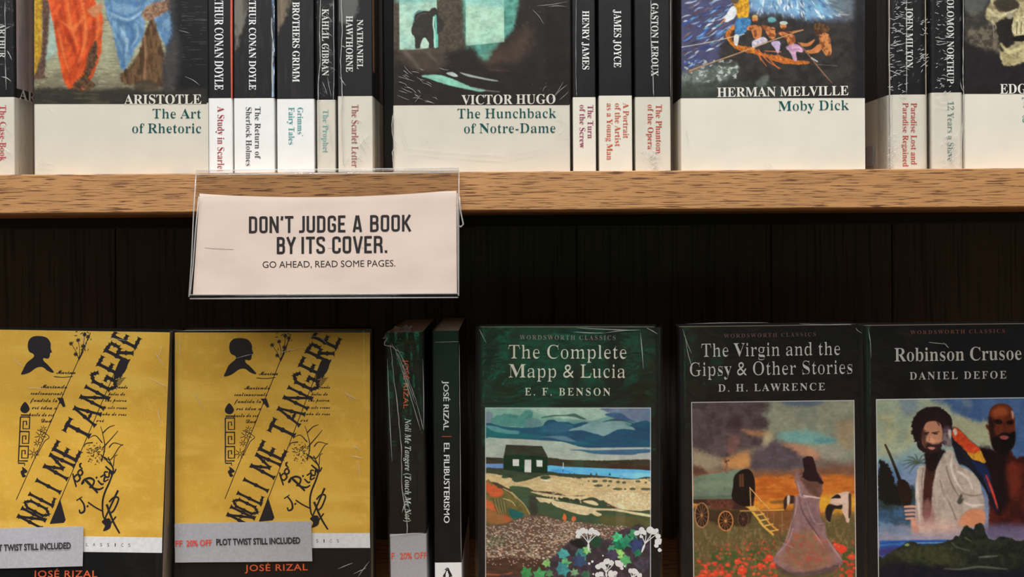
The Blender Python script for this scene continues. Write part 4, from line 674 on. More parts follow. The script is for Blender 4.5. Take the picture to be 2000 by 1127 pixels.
# ------------------------------------------------------------------ books
class Book:
    """face-out (kind='face') or spine-out (kind='spine') paperback; its local frame has x right, z up and the visible face at y=0"""
    def __init__(s, kind, label, left, yref, Yf, wid, H, dep, zshelf, tilt=0.0, band=None, white=None, black=None, group=None, r=0.0012, name='paperback_book', lean=0.0, cat='book'):
        th = math.radians(tilt) - (ROLL if tilt else 0.0)      # world tilt, anticlockwise
        a = -th
        p = W(left, yref, Yf)
        h = p.z - zshelf
        z0 = zshelf + (wid * math.sin(a) if a > 0 else 0.0) + dep * math.sin(abs(lean)) + 0.0002
        x0 = p.x - h * math.sin(a)
        s.a = a; s.org = Vector((x0, Yf, z0)); s.Yf = Yf; s.kind = kind; s.wid = wid; s.H = H; s.dep = dep
        s.root = tag(empty(name, s.org, (lean, a, 0)), label, cat, group)
        zb = None
        if band is not None: zb = s.loc(band[0], band[1])[1]
        s.zb = zb
        # cover: a folded card with rounded hinges
        t = 0.0004; T = dep if kind == 'face' else wid; D = wid if kind == 'face' else dep
        def arc(cx, cy, a0, a1, rr, n=4): return [(cx + rr * math.cos(a0 + (a1 - a0) * k / n), cy + rr * math.sin(a0 + (a1 - a0) * k / n)) for k in range(n + 1)]
        def path(i):
            # spine at y=0 between x=0..T, boards going back
            rr = max(r - i, 0.0002)
            return [(i, D)] + arc(r, r, math.pi, 1.5 * math.pi, rr) + arc(T - r, r, 1.5 * math.pi, 2 * math.pi, rr) + [(T - i, D)]
        outer, inner = path(0.0), path(t)
        if kind == 'face':   # turn it: spine at x=0, front board at y=0
            outer = [(y, T - x) for x, y in outer]; inner = [(y, T - x) for x, y in inner]
        zs = [0, H] if zb is None else [0, zb, H]
        bm = bmesh.new()
        Vo = [[bm.verts.new((x, y, z)) for x, y in outer] for z in zs]
        Vi = [[bm.verts.new((x, y, z)) for x, y in inner] for z in zs]
        n = len(outer)
        for k in range(len(zs) - 1):
            mi = 1 if (zb is not None and k == 0) else 0
            for j in range(n - 1):
                bm.faces.new((Vo[k][j], Vo[k][j + 1], Vo[k + 1][j + 1], Vo[k + 1][j])).material_index = mi
                bm.faces.new((Vi[k][j + 1], Vi[k][j], Vi[k + 1][j], Vi[k + 1][j + 1])).material_index = mi
            for j in (0, n - 1):
                bm.faces.new((Vo[k][j], Vi[k][j], Vi[k + 1][j], Vo[k + 1][j])).material_index = mi
        for j in range(n - 1):
            bm.faces.new((Vo[0][j], Vi[0][j], Vi[0][j + 1], Vo[0][j + 1])).material_index = 1 if zb is not None else 0
            bm.faces.new((Vo[-1][j + 1], Vi[-1][j + 1], Vi[-1][j], Vo[-1][j]))
        from_bm('cover', bm, [black or M_black, white or M_white], s.root)
        g = t + 0.0001
        if kind == 'face': box('page_block', 0.0012, D - 0.0015, g, T - g, 0.0005, H - 0.0015, M_page, s.root)
        else: box('page_block', g, T - g, 0.0012, D - 0.0015, 0.0005, H - 0.0015, M_page, s.root)
    def loc(s, px, py):
        d = W(px, py, s.Yf) - s.org
        c, n = math.cos(s.a), math.sin(s.a)
        return (d.x * c - d.z * n, d.x * n + d.z * c)
    def ink(s, T=(0, 0, 1)): return Ink(s, T)
    def down(s, txt, xb, xt, y0, y1, col, st='B', thin=0.0, L=UP, name='title_lettering', track=0.0):
        """spine lettering reading downwards; baseline at xb, capitals reach xt"""
        k = s.ink(); k.text(txt, st, (xb, y0), (xb, y1), xt - xb, thin=thin, track=track)
        return k.build(name, ink(col, L))
    def wrap(s, m=None, gap=0.0006, amp=0.0005, seed=1, back=0.02, name='shrink_wrap', trim=0.0, sc=0.02):
        """film stretched over the visible face and folded round the sides: a rippled sheet, a little off the cover"""
        rs = random.Random(seed); nx = 26; nz = 60
        w, H = s.wid, s.H
        us = [(-gap, back), (-gap, 0.004)] + [(-gap + (w + 2 * gap) * k / nx, -gap) for k in range(nx + 1)] + [(w + gap, 0.004), (w + gap, back)]
        X = np.array([u[0] for u in us]); Yy = np.array([u[1] for u in us]); Z = np.linspace(0, H + gap, nz + 1)
        U, V = np.meshgrid(np.arange(len(us)), Z)
        nzv = vnoise(U * 0.35 + seed, V / sc + 9, seed) * 0.6 + vnoise(U * 0.9, V / sc * 2.7 + 5, seed + 2) * 0.4
        bm = bmesh.new(); R = []
        for i in range(nz + 1):
            R.append([bm.verts.new((X[j] + (nzv[i, j] * amp * (-1 if j < 2 else 1) if (j < 2 or j > nx + 2) else 0), Yy[j] - (nzv[i, j] * amp if 2 <= j <= nx + 2 else 0), Z[i])) for j in range(len(us))])
        for i in range(nz):
            for j in range(len(us) - 1): bm.faces.new((R[i][j], R[i][j + 1], R[i + 1][j + 1], R[i + 1][j]))
        o = from_bm(name, bm, m or M_film, s.root, smooth=True)
        return o
    def seam(s, pts, r=0.00028, seed=1, jit=0.25, name='wrap_seam', m=None):
        """a welded or pulled fold of the film, its highlight put in as pale colour, points in photo pixels"""
        rs = random.Random(seed); P = crom(np.array(pts, float), 6, closed=False); out = []; rad = []
        for p in P:
            x, z = s.loc(p[0] + rs.uniform(-jit, jit), p[1]); out.append((x, -0.0014, max(z, 0.0006))); rad.append(r * rs.uniform(0.5, 1.3))
        rad[0] = rad[-1] = r * 0.3
        return tube(name, out, rad, m or M_seam, s.root, 5)
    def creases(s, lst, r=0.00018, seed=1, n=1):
        """short folds of the film, their glints put in as pale colour, all joined in one part"""
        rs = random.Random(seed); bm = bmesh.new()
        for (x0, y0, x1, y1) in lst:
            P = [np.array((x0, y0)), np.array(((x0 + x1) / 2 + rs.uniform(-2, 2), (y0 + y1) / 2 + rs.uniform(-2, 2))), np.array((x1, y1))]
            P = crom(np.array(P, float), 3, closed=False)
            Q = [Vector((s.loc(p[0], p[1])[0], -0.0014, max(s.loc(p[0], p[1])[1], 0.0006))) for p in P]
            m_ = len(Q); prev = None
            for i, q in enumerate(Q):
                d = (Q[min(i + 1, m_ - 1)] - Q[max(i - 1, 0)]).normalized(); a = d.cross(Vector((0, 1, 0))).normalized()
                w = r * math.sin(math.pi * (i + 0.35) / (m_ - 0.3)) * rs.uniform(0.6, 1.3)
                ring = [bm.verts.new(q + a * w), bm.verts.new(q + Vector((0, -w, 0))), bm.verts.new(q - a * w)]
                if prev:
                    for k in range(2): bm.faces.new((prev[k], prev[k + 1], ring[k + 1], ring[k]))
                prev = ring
        o = from_bm('film_crease_glints', bm, M_seam, s.root, smooth=True); o['kind'] = 'stuff'
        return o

# ================================================================== upper row
YU = 0.700
HU = 0.178
GS = 'spine-out classics on the upper shelf'
GF = 'face-out classics on the upper shelf'
TEAL = (4, 80, 78)

def spine_u(label, x0, x1, band, white, H=HU, r=0.0009, Y=YU, dep=0.111, left_at=260):
    wid = (W(x1, left_at, Y) - W(x0, left_at, Y)).x
    return Book('spine', label, x0, left_at, Y, wid, H, dep, Zs, band=(x0, band), white=white, group=GS, r=r)

# book cut by the left edge of the photo
b = spine_u('spine-out paperback at far left with crimson title, half out of view', -48, 28, 190, M_cream, Y=YU)
b.down('ARTHUR', -2, 11, 46, 113, (205, 205, 200), name='author_lettering')
b.down('CONAN DOYLE', -28, -15, 10, 113, (205, 205, 200), name='author_lettering')
b.down('The Case-Book', 0, 12, 205, 314, (196, 70, 80), thin=0.018)
b.creases([(12, 4, 13, 60), (13, 60, 12, 120), (12, 120, 14, 176), (5, 60, 22, 52), (4, 150, 24, 160), (8, 240, 22, 262), (10, 290, 24, 305), (16, 100, 25, 118)], 0.0003, 3)
b.wrap(M_crinkle, seed=3)
# its front cover, seen foreshortened: picture strip and the first letters of the author's name
T_ = b.wid; me = bpy.data.meshes.new('side_lettering'); vv = []; ff = []
x = 0.004
for c in 'ARTHUR':
    vs, tr = glyph('B', c)
    k = 0.0064 / CAP['B']; base = len(vv)
    vv += [(T_ + 0.0016, x + p[0] * k * 1.9, b.zb - 0.0005 + p[1] * k * 1.0) for p in vs]
    ff += [tuple(i + base for i in t) for t in tr]
    x += G['B' + c][0] * k * 1.9
me.from_pydata(vv, [], ff); link('side_lettering', me, b.root, ink((216, 212, 200), UP))
box('side_picture', T_ + 0.00002, T_ + 0.0001, 0.004, 0.10, b.zb + 0.006, HU - 0.001, mat('faded_mauve_print', alb((218, 198, 192), UP), noise=0.35, nscale=(30, 90, 30), rough=0.3), b.root)

# ---- face-out: robed figures
b = Book('face', 'face-out paperback with orange and blue draped robes on its cover', 66, 260, YU, 0.1105, HU, 0.022, Zs, band=(66, 203), white=M_cream, black=M_black, group=GF)
A = Art(67, -213, 404, 203, 1.25, (120, 110, 92)); A.T = (0, 0, 0.306)
A.V([(-213, (40, 60, 90)), (-100, (90, 110, 130)), (-30, (150, 150, 125)), (60, (170, 168, 140)), (130, (150, 148, 120)), (170, (120, 114, 92)), (180, (62, 56, 46)), (203, (44, 42, 38))])
A.N((60, 5), .48, .25, (112, 104, 84), .5, 3); A.N((14, 3), .55, .2, (190, 184, 156), .45, 5, box=(200, 120, 1100, 560))
A.P([(285, -60), (380, -60), (370, 300), (300, 390), (270, 470), (240, 470), (300, 250)], (160, 190, 180), 5, .7)
A.P([(200, -60), (275, -60), (270, 150), (272, 330), (245, 440), (210, 450)], (196, 158, 44), 3, 1, 4, 8, tex=.5, tcol=(150, 104, 40))
A.P([(270, -60), (310, -60), (318, 120), (300, 300), (285, 480), (300, 495), (215, 512), (225, 470), (245, 420), (272, 270)], (104, 78, 66), 3, 1, 3, tex=.5, tcol=(60, 44, 40))
# orange drapery with folds
A.P([(318, -60), (560, -60), (620, 40), (658, 110), (650, 220), (645, 330), (600, 470), (560, 540), (520, 590), (500, 600), (430, 560), (395, 470), (370, 330), (345, 170)], (222, 92, 42), 2.5, 1, 2, tex=.55, tcol=(168, 58, 26), tsc=(7, 22), tang=.35)
for q in [((400, 0), (420, 160), (470, 300), (500, 420)), ((470, -30), (500, 120), (520, 260), (500, 420)), ((350, 100), (380, 250), (430, 420), (460, 560)), ((590, 60), (600, 200), (570, 330), (520, 430)), ((380, 60), (430, 220), (480, 330))]:
    A.L(q, (6, 24, 6), (158, 50, 22), 5, .75)
for q in [((430, 0), (450, 150), (490, 280)), ((520, 0), (545, 140), (540, 280), (500, 400)), ((620, 60), (630, 180), (600, 300)), ((370, 180), (400, 320), (440, 460)), ((540, 100), (470, 180), (400, 140))]:
    A.L(q, (4, 18, 4), (244, 140, 74), 5, .8)
A.P([(560, 350), (610, 260), (625, 340), (600, 430), (570, 500), (610, 545), (570, 575), (520, 560), (530, 600), (500, 615), (455, 590), (480, 520), (540, 470)], (106, 76, 52), 2.5, 1, 4, tex=.7, tcol=(60, 44, 34))
A.P([(560, 60), (640, 20), (650, 60), (610, 110), (575, 90)], (190, 130, 90), 3, .9)
# blue drapery
A.P([(690, -60), (960, -60), (1110, 60), (1110, 250), (1060, 300), (940, 100), (920, 220), (860, 320), (810, 430), (775, 440), (740, 300), (715, 180), (680, 90)], (120, 156, 184), 3, 1, 3, tex=.55, tcol=(66, 106, 150), tsc=(8, 16))
for q in [((700, 60), (800, 110), (900, 60)), ((720, 120), (820, 150), (910, 90)), ((740, 200), (790, 300), (790, 420)), ((830, 160), (850, 240), (820, 340)), ((780, 10), (880, 30), (940, -20))]:
    A.L(q, (4, 20, 4), (62, 100, 144), 5, .7)
for q in [((720, 90), (820, 125), (905, 75)), ((770, 180), (810, 260), (800, 360)), ((870, 160), (880, 230), (840, 300))]:
    A.L(q, (4, 14, 4), (170, 198, 212), 4, .8)
A.P([(960, 130), (985, 130), (1020, 240), (1045, 330), (1060, 480), (1050, 560), (900, 530), (850, 545), (770, 520), (775, 470), (830, 420), (890, 330), (920, 220)], (112, 84, 56), 3, 1, 3, tex=.8, tcol=(70, 50, 36), tsc=(5, 20))
A.L([(925, 230), (930, 360), (920, 520)], 12, (172, 126, 96), 3, .8)
A.P([(910, 70), (1000, 10), (1100, 0), (1100, 45), (1030, 95), (960, 125), (915, 120)], (170, 124, 90), 3, .9, 3, tex=.6, tcol=(90, 60, 44))
A.P([(1060, -60), (1120, -60), (1190, 200), (1180, 500), (1040, 580), (1050, 330), (1100, 200)], (62, 60, 62), 6, .9, 4)
A.P([(1120, -400), (1400, -400), (1400, 700), (1100, 700), (1150, 400), (1110, 60)], (33, 31, 33), 12, 1, 4)
A.N((30, 1.6), .62, .12, (96, 94, 86), .6, 21, box=(1160, 0, 1320, 420))
A.P([(180, 575), (460, 570), (620, 590), (800, 560), (1000, 600), (1330, 560), (1330, 700), (180, 700)], (52, 50, 44), 5, .85, 5)
A.N((26, 4), .5, .2, (92, 86, 62), .5, 23, box=(220, 590, 700, 690))
A.P([(860, 530), (930, 505), (1000, 530), (1010, 570), (880, 575)], (70, 60, 48), 3, .8, 4)
A.grain(.16); A.build('front_picture', b, M_pic, UP)
k = b.ink(); k.text('ARISTOTLE', 'B', (243, 203.6), (394, 203.2), 18.5); k.build('author_lettering', ink((222, 218, 204), UP))
k = b.ink(); k.text('The Art', 'B', (297, 231), (393.5, 231), 18.3, thin=.02); k.text('of Rhetoric', 'B', (257, 259.6), (394, 259.6), 18.3, thin=.02); k.build('title_lettering', ink(TEAL, UP))
b.wrap(seed=5, amp=.0003)
b.creases([(70, 330, 90, 306), (75, 318, 110, 322), (20+70, 205, 110, 222), (350, 60, 372, 66), (362, 150, 392, 168)], .00015, 9)

# ---- spine-out block left of the gap
b = spine_u('narrow spine-out paperback with crimson title beside the robes cover', 407, 454, 192, M_white)
wn = advance('ARTHUR CONAN DOYLE', 'B') / advance('CONAN DOYLE', 'B')
b.down('ARTHUR CONAN DOYLE', 419.5, 436, 176 - 122.5 * wn, 176, (232, 232, 228), name='author_lettering')
b.down('A Study in Scarlet', 425, 438, 208, 336, (158, 44, 56), thin=.02)
box('cover_edge_print', b.wid - 0.0001, b.wid + 0.0001, 0.003, 0.108, b.zb, HU - .001, mat('orange_red_print', alb((196, 84, 62), UP), rough=.3), b.root)

k = b.ink(); k.poly([(450.5, -60), (454.2, -60), (454.2, 191.5), (451.5, 191.5), (450, 60)]); k.build('edge_print', ink((196, 88, 68), UP))
b = spine_u('thick spine-out paperback with dark slate two-line title', 457, 536, 192, M_white)
b.down('ARTHUR CONAN DOYLE', 486.5, 500, 176 - 122.5 * wn, 176, (232, 232, 228), name='author_lettering')
b.down('The Return of', 498, 509, 208, 309, (58, 58, 66), thin=.02); b.down('Sherlock Holmes', 480.5, 491.5, 208, 325, (58, 58, 66), thin=.02)
A = Art(458, -60, 532, 190, 1.25, (38, 37, 38)); A.P([(455, -80), (485, -80), (480, 30), (466, 80), (458, 84)], (112, 106, 98), 4, 1, 6, 9); A.N((6, 40), .5, .3, (58, 55, 54), .5, 4); A.build('spine_picture', b, M_pic, UP)
box('cover_edge_print', b.wid - 0.0001, b.wid + 0.0001, 0.003, 0.108, b.zb + .027, HU - .001, mat('blue_white_print', alb((120, 150, 178), UP), rough=.25, noise=.7, nscale=(200, 200, 90)), b.root)
b.creases([(533, 80, 534, 190), (531, 34, 534, 80)], .0005, 4)

A = Art(531, -60, 536.3, 190, 1.0, (60, 64, 72)); A.N((3, 20), .45, .2, (130, 162, 196), .9, 3); A.N((2, 14), .55, .15, (214, 222, 228), .9, 8); A.build('edge_print', b, M_pic, UP, .00014)
b = spine_u('spine-out paperback with turquoise two-line title and bluish band', 541, 614, 193.5, M_white)
b.down('BROTHERS GRIMM', 571.5, 585, 3.7, 160.7, (228, 228, 224), name='author_lettering')
b.down('Grimms\'', 581, 592, 209, 266, (64, 150, 150), thin=.02); b.down('Fairy Tales', 563.8, 575, 209, 283, (64, 150, 150), thin=.02)
A = Art(542, -60, 612, 192, 1.25, (40, 39, 40)); A.P([(540, -80), (575, -80), (562, 20), (549, 50), (541, 60)], (120, 106, 88), 5, 1, 7, 10); A.N((6, 50), .5, .3, (60, 57, 56), .5, 14); A.build('spine_picture', b, M_pic, UP)

b = spine_u('slimmest spine-out paperback with pale turquoise title under crinkled film', 619, 655, 195, M_cream)
b.down('KAHLIL GIBRAN', 629, 642, 17, 148.5, (222, 222, 216), name='author_lettering')
b.down('The Prophet', 630.5, 641.5, 213.4, 298.5, (126, 176, 172), thin=.02)
b.wrap(M_crinkle, seed=8)
b.seam([(627, 0), (625, 60), (626, 120), (622, 170), (624, 250), (622, 325)], .0003, 4); b.seam([(652, 0), (653, 150), (651, 200)], .0002, 5)
b.creases([(640, 150, 648, 190), (630, 160, 640, 185), (634, 215, 646, 280), (632, 300, 640, 262), (642, 225, 650, 300), (637, 28, 650, 44), (636, 60, 650, 72), (634, 90, 648, 100), (634, 112, 649, 124)], .0002, 7)

b = spine_u('wide spine-out paperback with dull red title beside the dark gap', 660, 728, 188, M_cream)
b.down('NATHANIEL', 697.5, 709, 38, 135, (224, 224, 220), name='author_lettering'); b.down('HAWTHORNE', 676, 689, 30.6, 141, (224, 224, 220), name='author_lettering')
b.down('The Scarlet Letter', 687, 700, 203.6, 327, (160, 84, 92), thin=.02)
A = Art(662, -60, 726, 186, 1.25, (42, 41, 42)); A.P([(660, -80), (712, -80), (700, 10), (690, 34), (661, 40)], (104, 104, 102), 5, .9, 7, 10); A.build('spine_picture', b, M_pic, UP)
box('cover_edge_print', b.wid - 0.0001, b.wid + 0.0001, 0.004, 0.013, b.zb + .016, HU - .001, mat('amber_print', alb((190, 140, 84), UP), rough=.25, noise=.6, nscale=(300, 300, 20), dark=alb((120, 60, 50), UP)), b.root)
b.wrap(M_film, seed=12)
b.seam([(667, 0), (669, 60), (666, 120), (669, 186), (668, 240), (672, 325)], .0003, 6, .5)
b.creases([(708, 268, 722, 290), (700, 290, 724, 262), (690, 300, 712, 318), (702, 276, 716, 306), (694, 318, 706, 300), (676, 320, 684, 305), (700, 232, 708, 240), (668, 90, 676, 94), (664, 150, 676, 168)], .0003, 7)

b = Book('face', 'added plain black paperback darkening the gap by the turquoise window cover', 748, 260, .737, .113, HU - .004, .012, Zs, group=None)  # invented book, added only to make the gap behind the cover dark

# ---- face-out: stone tower with green sky
b = Book('face', 'face-out paperback with a turquoise window view, standing above the sign', 768, 260, YU, 0.1118, HU, 0.030, Zs, band=(768, 206), white=M_cream, black=M_black, group=GF)
A = Art(769, -213, 1112, 205, 1.25, (48, 42, 38)); A.T = (740, 0, 0.306)
A.N((50, 60), .45, .3, (66, 56, 48), .8, 2); A.N((8, 8), .55, .25, (84, 72, 62), .35, 6, box=(90, 100, 1000, 450))
A.P([(90, -200), (560, -200), (556, 300), (400, 330), (120, 330), (90, 200)], (92, 82, 68), 4, .9, 3, tex=.5, tcol=(58, 50, 44))
A.P([(128, -200), (365, -200), (376, 300), (228, 318), (132, 318)], (182, 214, 192), 1.2, 1, smooth=False, tex=.35, tcol=(150, 204, 190), tsc=30)
A.P([(352, 100), (376, 100), (378, 300), (356, 296), (348, 200)], (110, 190, 172), 1, 1, smooth=False)
A.P([(550, -200), (800, -200), (930, -200), (880, 100), (850, 200), (740, 320), (690, 400), (640, 370), (580, 300), (556, 290)], (102, 172, 154), 5, 1, 4, tex=.6, tcol=(70, 120, 106), tsc=14)
A.P([(552, -200), (796, -200), (800, 268), (556, 292)], (178, 216, 190), .8, 1, smooth=False, tex=.3, tcol=(140, 200, 182), tsc=30)
A.P([(130, 20), (365, 0), (365, -40), (130, -40)], (120, 180, 176), 6, .7); A.P([(556, 20), (796, 40), (796, -40), (556, -40)], (130, 190, 184), 8, .6)
A.P([(930, -300), (1240, -300), (1240, 700), (90, 700), (90, 420), (260, 400), (560, 300), (640, 380), (690, 410), (760, 330), (850, 230), (900, 80)], (45, 39, 37), 12, 1, 6, 9)
A.P([(660, 400), (740, 320), (850, 250), (950, 150), (980, 260), (900, 380), (760, 420)], (92, 72, 60), 16, .6, 8, 9)
A.P([(140, 330), (400, 320), (420, 430), (300, 470), (180, 420)], (84, 72, 62), 10, .7, 6, 8)
A.L([(170, 330), (260, 440)], (26, 6), (118, 108, 94), 6, .6); A.L([(310, 330), (380, 410)], (26, 6), (104, 96, 84), 6, .6)
# a bent traveller's outline in the doorway
A.P([(235, 80), (270, 66), (320, 70), (340, 50), (372, 60), (385, 110), (420, 140), (400, 200), (352, 230), (352, 300), (318, 304), (310, 260), (292, 240), (272, 270), (262, 308), (232, 304), (230, 240), (208, 210), (216, 150)], (58, 54, 50), 1.2, 1, 1)
A.L([(222, 140), (228, 90), (290, 64)], 8, (120, 190, 176), 1.5, .8); A.L([(240, 120), (262, 92), (300, 84)], 6, (100, 96, 90), 1.5, .8)
A.P([(268, 300), (272, 265), (290, 240), (312, 262), (320, 280), (310, 306)], (186, 214, 194), 1, 1)
A.L([(352, 110), (348, 160), (356, 210), (362, 296)], (14, 8, 20), (176, 222, 200), 1, 1); A.L([(362, 100), (368, 296)], 12, (108, 190, 172), 1, 1)
A.P([(272, 484), (340, 475), (400, 480), (500, 515), (590, 555), (680, 575), (640, 585), (560, 568), (450, 545), (340, 510)], (136, 196, 172), 1.4, 1, 1)
A.L([(600, 560), (690, 578), (770, 585)], (10, 3), (150, 150, 144), 1.5, .8)
A.P([(430, 468), (470, 460), (505, 484), (480, 490)], (190, 200, 196), 1, 1); A.P([(516, 462), (560, 470), (650, 492), (760, 514), (730, 518), (620, 498), (560, 485)], (176, 184, 180), 1.2, .9)
A.L([(715, 446), (840, 452)], (8, 4), (84, 58, 54), 2, .8)
A.P([(1060, 20), (1260, 20), (1260, 660), (1070, 660)], (36, 33, 34), 6, .6, smooth=False)
rs = random.Random(4)
for i in range(26):
    x_, y_ = rs.uniform(150, 1150), rs.uniform(20, 660); A.E(x_, y_, 2.5, 2.5, (110, 104, 100), .6, .8)
A.grain(.16); A.build('front_picture', b, M_pic, UP)
k = b.ink(); k.text('VICTOR HUGO', 'B', (902, 204.3), (1086, 202.5), 18.4); k.build('author_lettering', ink((220, 216, 204), UP))
k = b.ink(); k.text('The Hunchback', 'B', (892.5, 231), (1086, 230), 18.4, thin=.02); k.text('of Notre-Dame', 'B', (905, 260), (1086, 259), 18.4, thin=.02); k.build('title_lettering', ink(TEAL, UP))
b.wrap(seed=15, amp=.0004)
b.seam([(769, 222), (766, 250), (770, 285), (767, 300), (770, 335)], .0003, 6, .6)
cl = [(775, 222, 800, 296), (782, 262, 792, 294), (768, 270, 780, 285), (820, 250, 842, 290), (790, 290, 880, 300), (900, 302, 1000, 303), (1000, 300, 1060, 288), (850, 296, 990, 306), (1076, 195, 1100, 160), (1084, 188, 1108, 166), (1092, 196, 1110, 180), (1040, 20, 1062, 48), (1048, 12, 1108, 4), (1070, 14, 1108, 14), (778, 150, 812, 160), (784, 172, 806, 182), (776, 186, 800, 196), (1094, 230, 1110, 246), (1088, 262, 1104, 250), (790, 130, 806, 146), (810, 200, 822, 186), (834, 16+180, 846, 202), (1060, 180, 1068, 168)]
rs = random.Random(7)
for i in range(26):
    x_ = rs.uniform(775, 860); y_ = rs.uniform(130, 200); cl.append((x_, y_, x_ + rs.uniform(6, 22), y_ + rs.uniform(2, 9)))
for i in range(12):
    x_ = rs.uniform(1072, 1108); y_ = rs.uniform(215, 290); cl.append((x_, y_, x_ + rs.uniform(2, 6), y_ - rs.uniform(1, 5)))
b.creases(cl, .00013, 9)

# ---- three spines right of it
b = spine_u('narrow spine-out paperback with magenta title next to the turquoise cover', 1119, 1164, 190, M_cream)
b.down('HENRY JAMES', 1137.5, 1150.5, 20.8, 136.8, (228, 228, 224), name='author_lettering')
b.down('The Turn', 1147.6, 1158.6, 204.4, 270.8, (146, 44, 92), thin=.02); b.down('of the Screw', 1132, 1143, 204.2, 289, (146, 44, 92), thin=.02)
b.seam([(1125, 0), (1124.5, 90), (1125, 165), (1126, 188)], .00015, 2, .2)
b = spine_u('spine-out paperback with orange three-line title', 1170, 1235, 187, M_cream)
b.down('JAMES JOYCE', 1199, 1213, 19, 132, (228, 228, 224), name='author_lettering')
for s_, xb, ye in (('A Portrait', 1217, 270), ('of the Artist', 1201, 286), ('as a Young Man', 1185, 312.7)): b.down(s_, xb, xb + 11.2, 201, ye, (196, 84, 54), thin=.02)
box('cover_edge_print', b.wid - 0.0001, b.wid + 0.0001, 0.003, 0.108, b.zb + .03, HU - .001, mat('dark_red_print', alb((120, 40, 36), UP), rough=.3), b.root)
b = spine_u('spine-out paperback with rust-red two-line title and a film seam through its author name', 1241, 1310, 189.6, M_cream)
b.down('GASTON LEROUX', 1272, 1285.5, 6, 149, (224, 224, 220), name='author_lettering')
b.down('The Phantom', 1281, 1292.6, 203.5, 300, (192, 66, 44), thin=.02); b.down('of the Opera', 1265, 1276, 203.5, 292, (192, 66, 44), thin=.02)
b.wrap(M_film, seed=21)
b.seam([(1271, 0), (1270.5, 70), (1274, 130), (1276, 188)], .00025, 3, .2); b.seam([(1309, 0), (1309, 190)], .00015, 3, .1)
cl = []; rs = random.Random(17)
for i in range(60):
    x_ = rs.gauss(1275, 7); y_ = rs.uniform(290, 333); cl.append((x_, y_, x_ + rs.uniform(-5, 5), y_ + rs.uniform(-5, 5)))
b.creases(cl, .00028, 5)

# ---- face-out: rowing boat in a storm
b = Book('face', 'face-out paperback with rowers in a boat on a stormy blue sea', 1330, 260, YU - .006, 0.1155, HU, 0.036, Zs, band=(1330, 192), white=M_cream, black=M_black, group=GF)
A = Art(1331, -216, 1689, 191, 1.2, (66, 60, 62)); A.T = (1310, 0, 0.306)
A.V([(-216, (110, 130, 150)), (-60, (150, 170, 190)), (20, (96, 112, 142)), (60, (72, 70, 78)), (120, (62, 60, 56)), (190, (40, 39, 38))])
A.P([(60, -300), (520, -300), (500, 60), (440, 130), (380, 260), (300, 380), (60, 480)], (74, 74, 104), 10, 1, 6, 9)
rs = random.Random(31); PAL = [(58, 92, 168), (84, 128, 196), (140, 176, 220), (214, 224, 232), (92, 70, 74), (60, 52, 62), (96, 170, 184), (46, 64, 120), (186, 196, 206), (120, 96, 100)]
for i in range(330):
    x_ = rs.uniform(60, 470); y_ = rs.uniform(-260, 440)
    if y_ > 470 - x_ * .75 + 60: continue
    c_ = rs.choice(PAL); l_ = rs.uniform(26, 84); t = -.45 + rs.uniform(-.22, .22); w_ = rs.uniform(4, 15)
    A.L([(x_, y_), (x_ + l_ * .5 * math.cos(t), y_ + l_ * .5 * math.sin(t) + rs.uniform(-8, 8)), (x_ + l_ * math.cos(t), y_ + l_ * math.sin(t))], (2, w_, 2), c_, 1.0, .85)
A.P([(480, -300), (1120, -300), (1080, 60), (1000, 110), (860, 120), (700, 90), (600, 70), (520, 40)], (120, 158, 190), 8, 1, 6, 9)
PAL = [(222, 230, 230), (150, 196, 214), (96, 150, 196), (70, 112, 160), (206, 216, 220), (120, 180, 200), (236, 238, 236), (84, 96, 112)]
for i in range(330):
    x_ = rs.uniform(500, 1110); y_ = rs.uniform(-260, 110); c_ = rs.choice(PAL); l_ = rs.uniform(16, 60); t = 2.0 - (x_ - 500) / 610 * 1.7 + rs.uniform(-.4, .4); w_ = rs.uniform(5, 18)
    A.L([(x_, y_), (x_ + l_ * .5 * math.cos(t) + rs.uniform(-6, 6), y_ + l_ * .5 * math.sin(t)), (x_ + l_ * math.cos(t), y_ + l_ * math.sin(t))], (3, w_, 3), c_, 1.2, .8)
A.P([(980, -300), (1250, -300), (1250, 180), (1180, 180), (1090, 100), (1020, 40)], (96, 100, 98), 14, .7, 8, 10)
A.P([(480, 110), (600, 90), (900, 130), (1100, 130), (1260, 160), (1260, 560), (900, 560), (560, 520), (420, 420), (320, 350), (340, 250)], (56, 52, 49), 10, .95, 8, 10, tex=.5, tcol=(36, 34, 34), tsc=12)
A.P([(1170, -300), (1250, -300), (1250, 700), (1170, 700)], (34, 32, 34), 8, .9, 3, smooth=False)
A.P([(60, 480), (150, 430), (260, 420), (360, 400), (430, 430), (380, 500), (300, 560), (200, 600), (60, 580)], (118, 128, 118), 8, .85, 8, 8, tex=.7, tcol=(70, 82, 70), tsc=6); A.N((8, 5), .58, .08, (200, 206, 196), .7, 41, -.3, box=(80, 380, 430, 530))
A.P([(100, 540), (420, 520), (540, 540), (620, 480), (640, 520), (700, 560), (700, 640), (60, 640)], (58, 62, 56), 6, .8, 6, 8); A.P([(540, 530), (600, 475), (625, 480), (615, 530), (580, 560)], (108, 116, 108), 4, .7, 3)
A.E(645, 125, 26, 18, (110, 190, 190), 2, .8, 2)
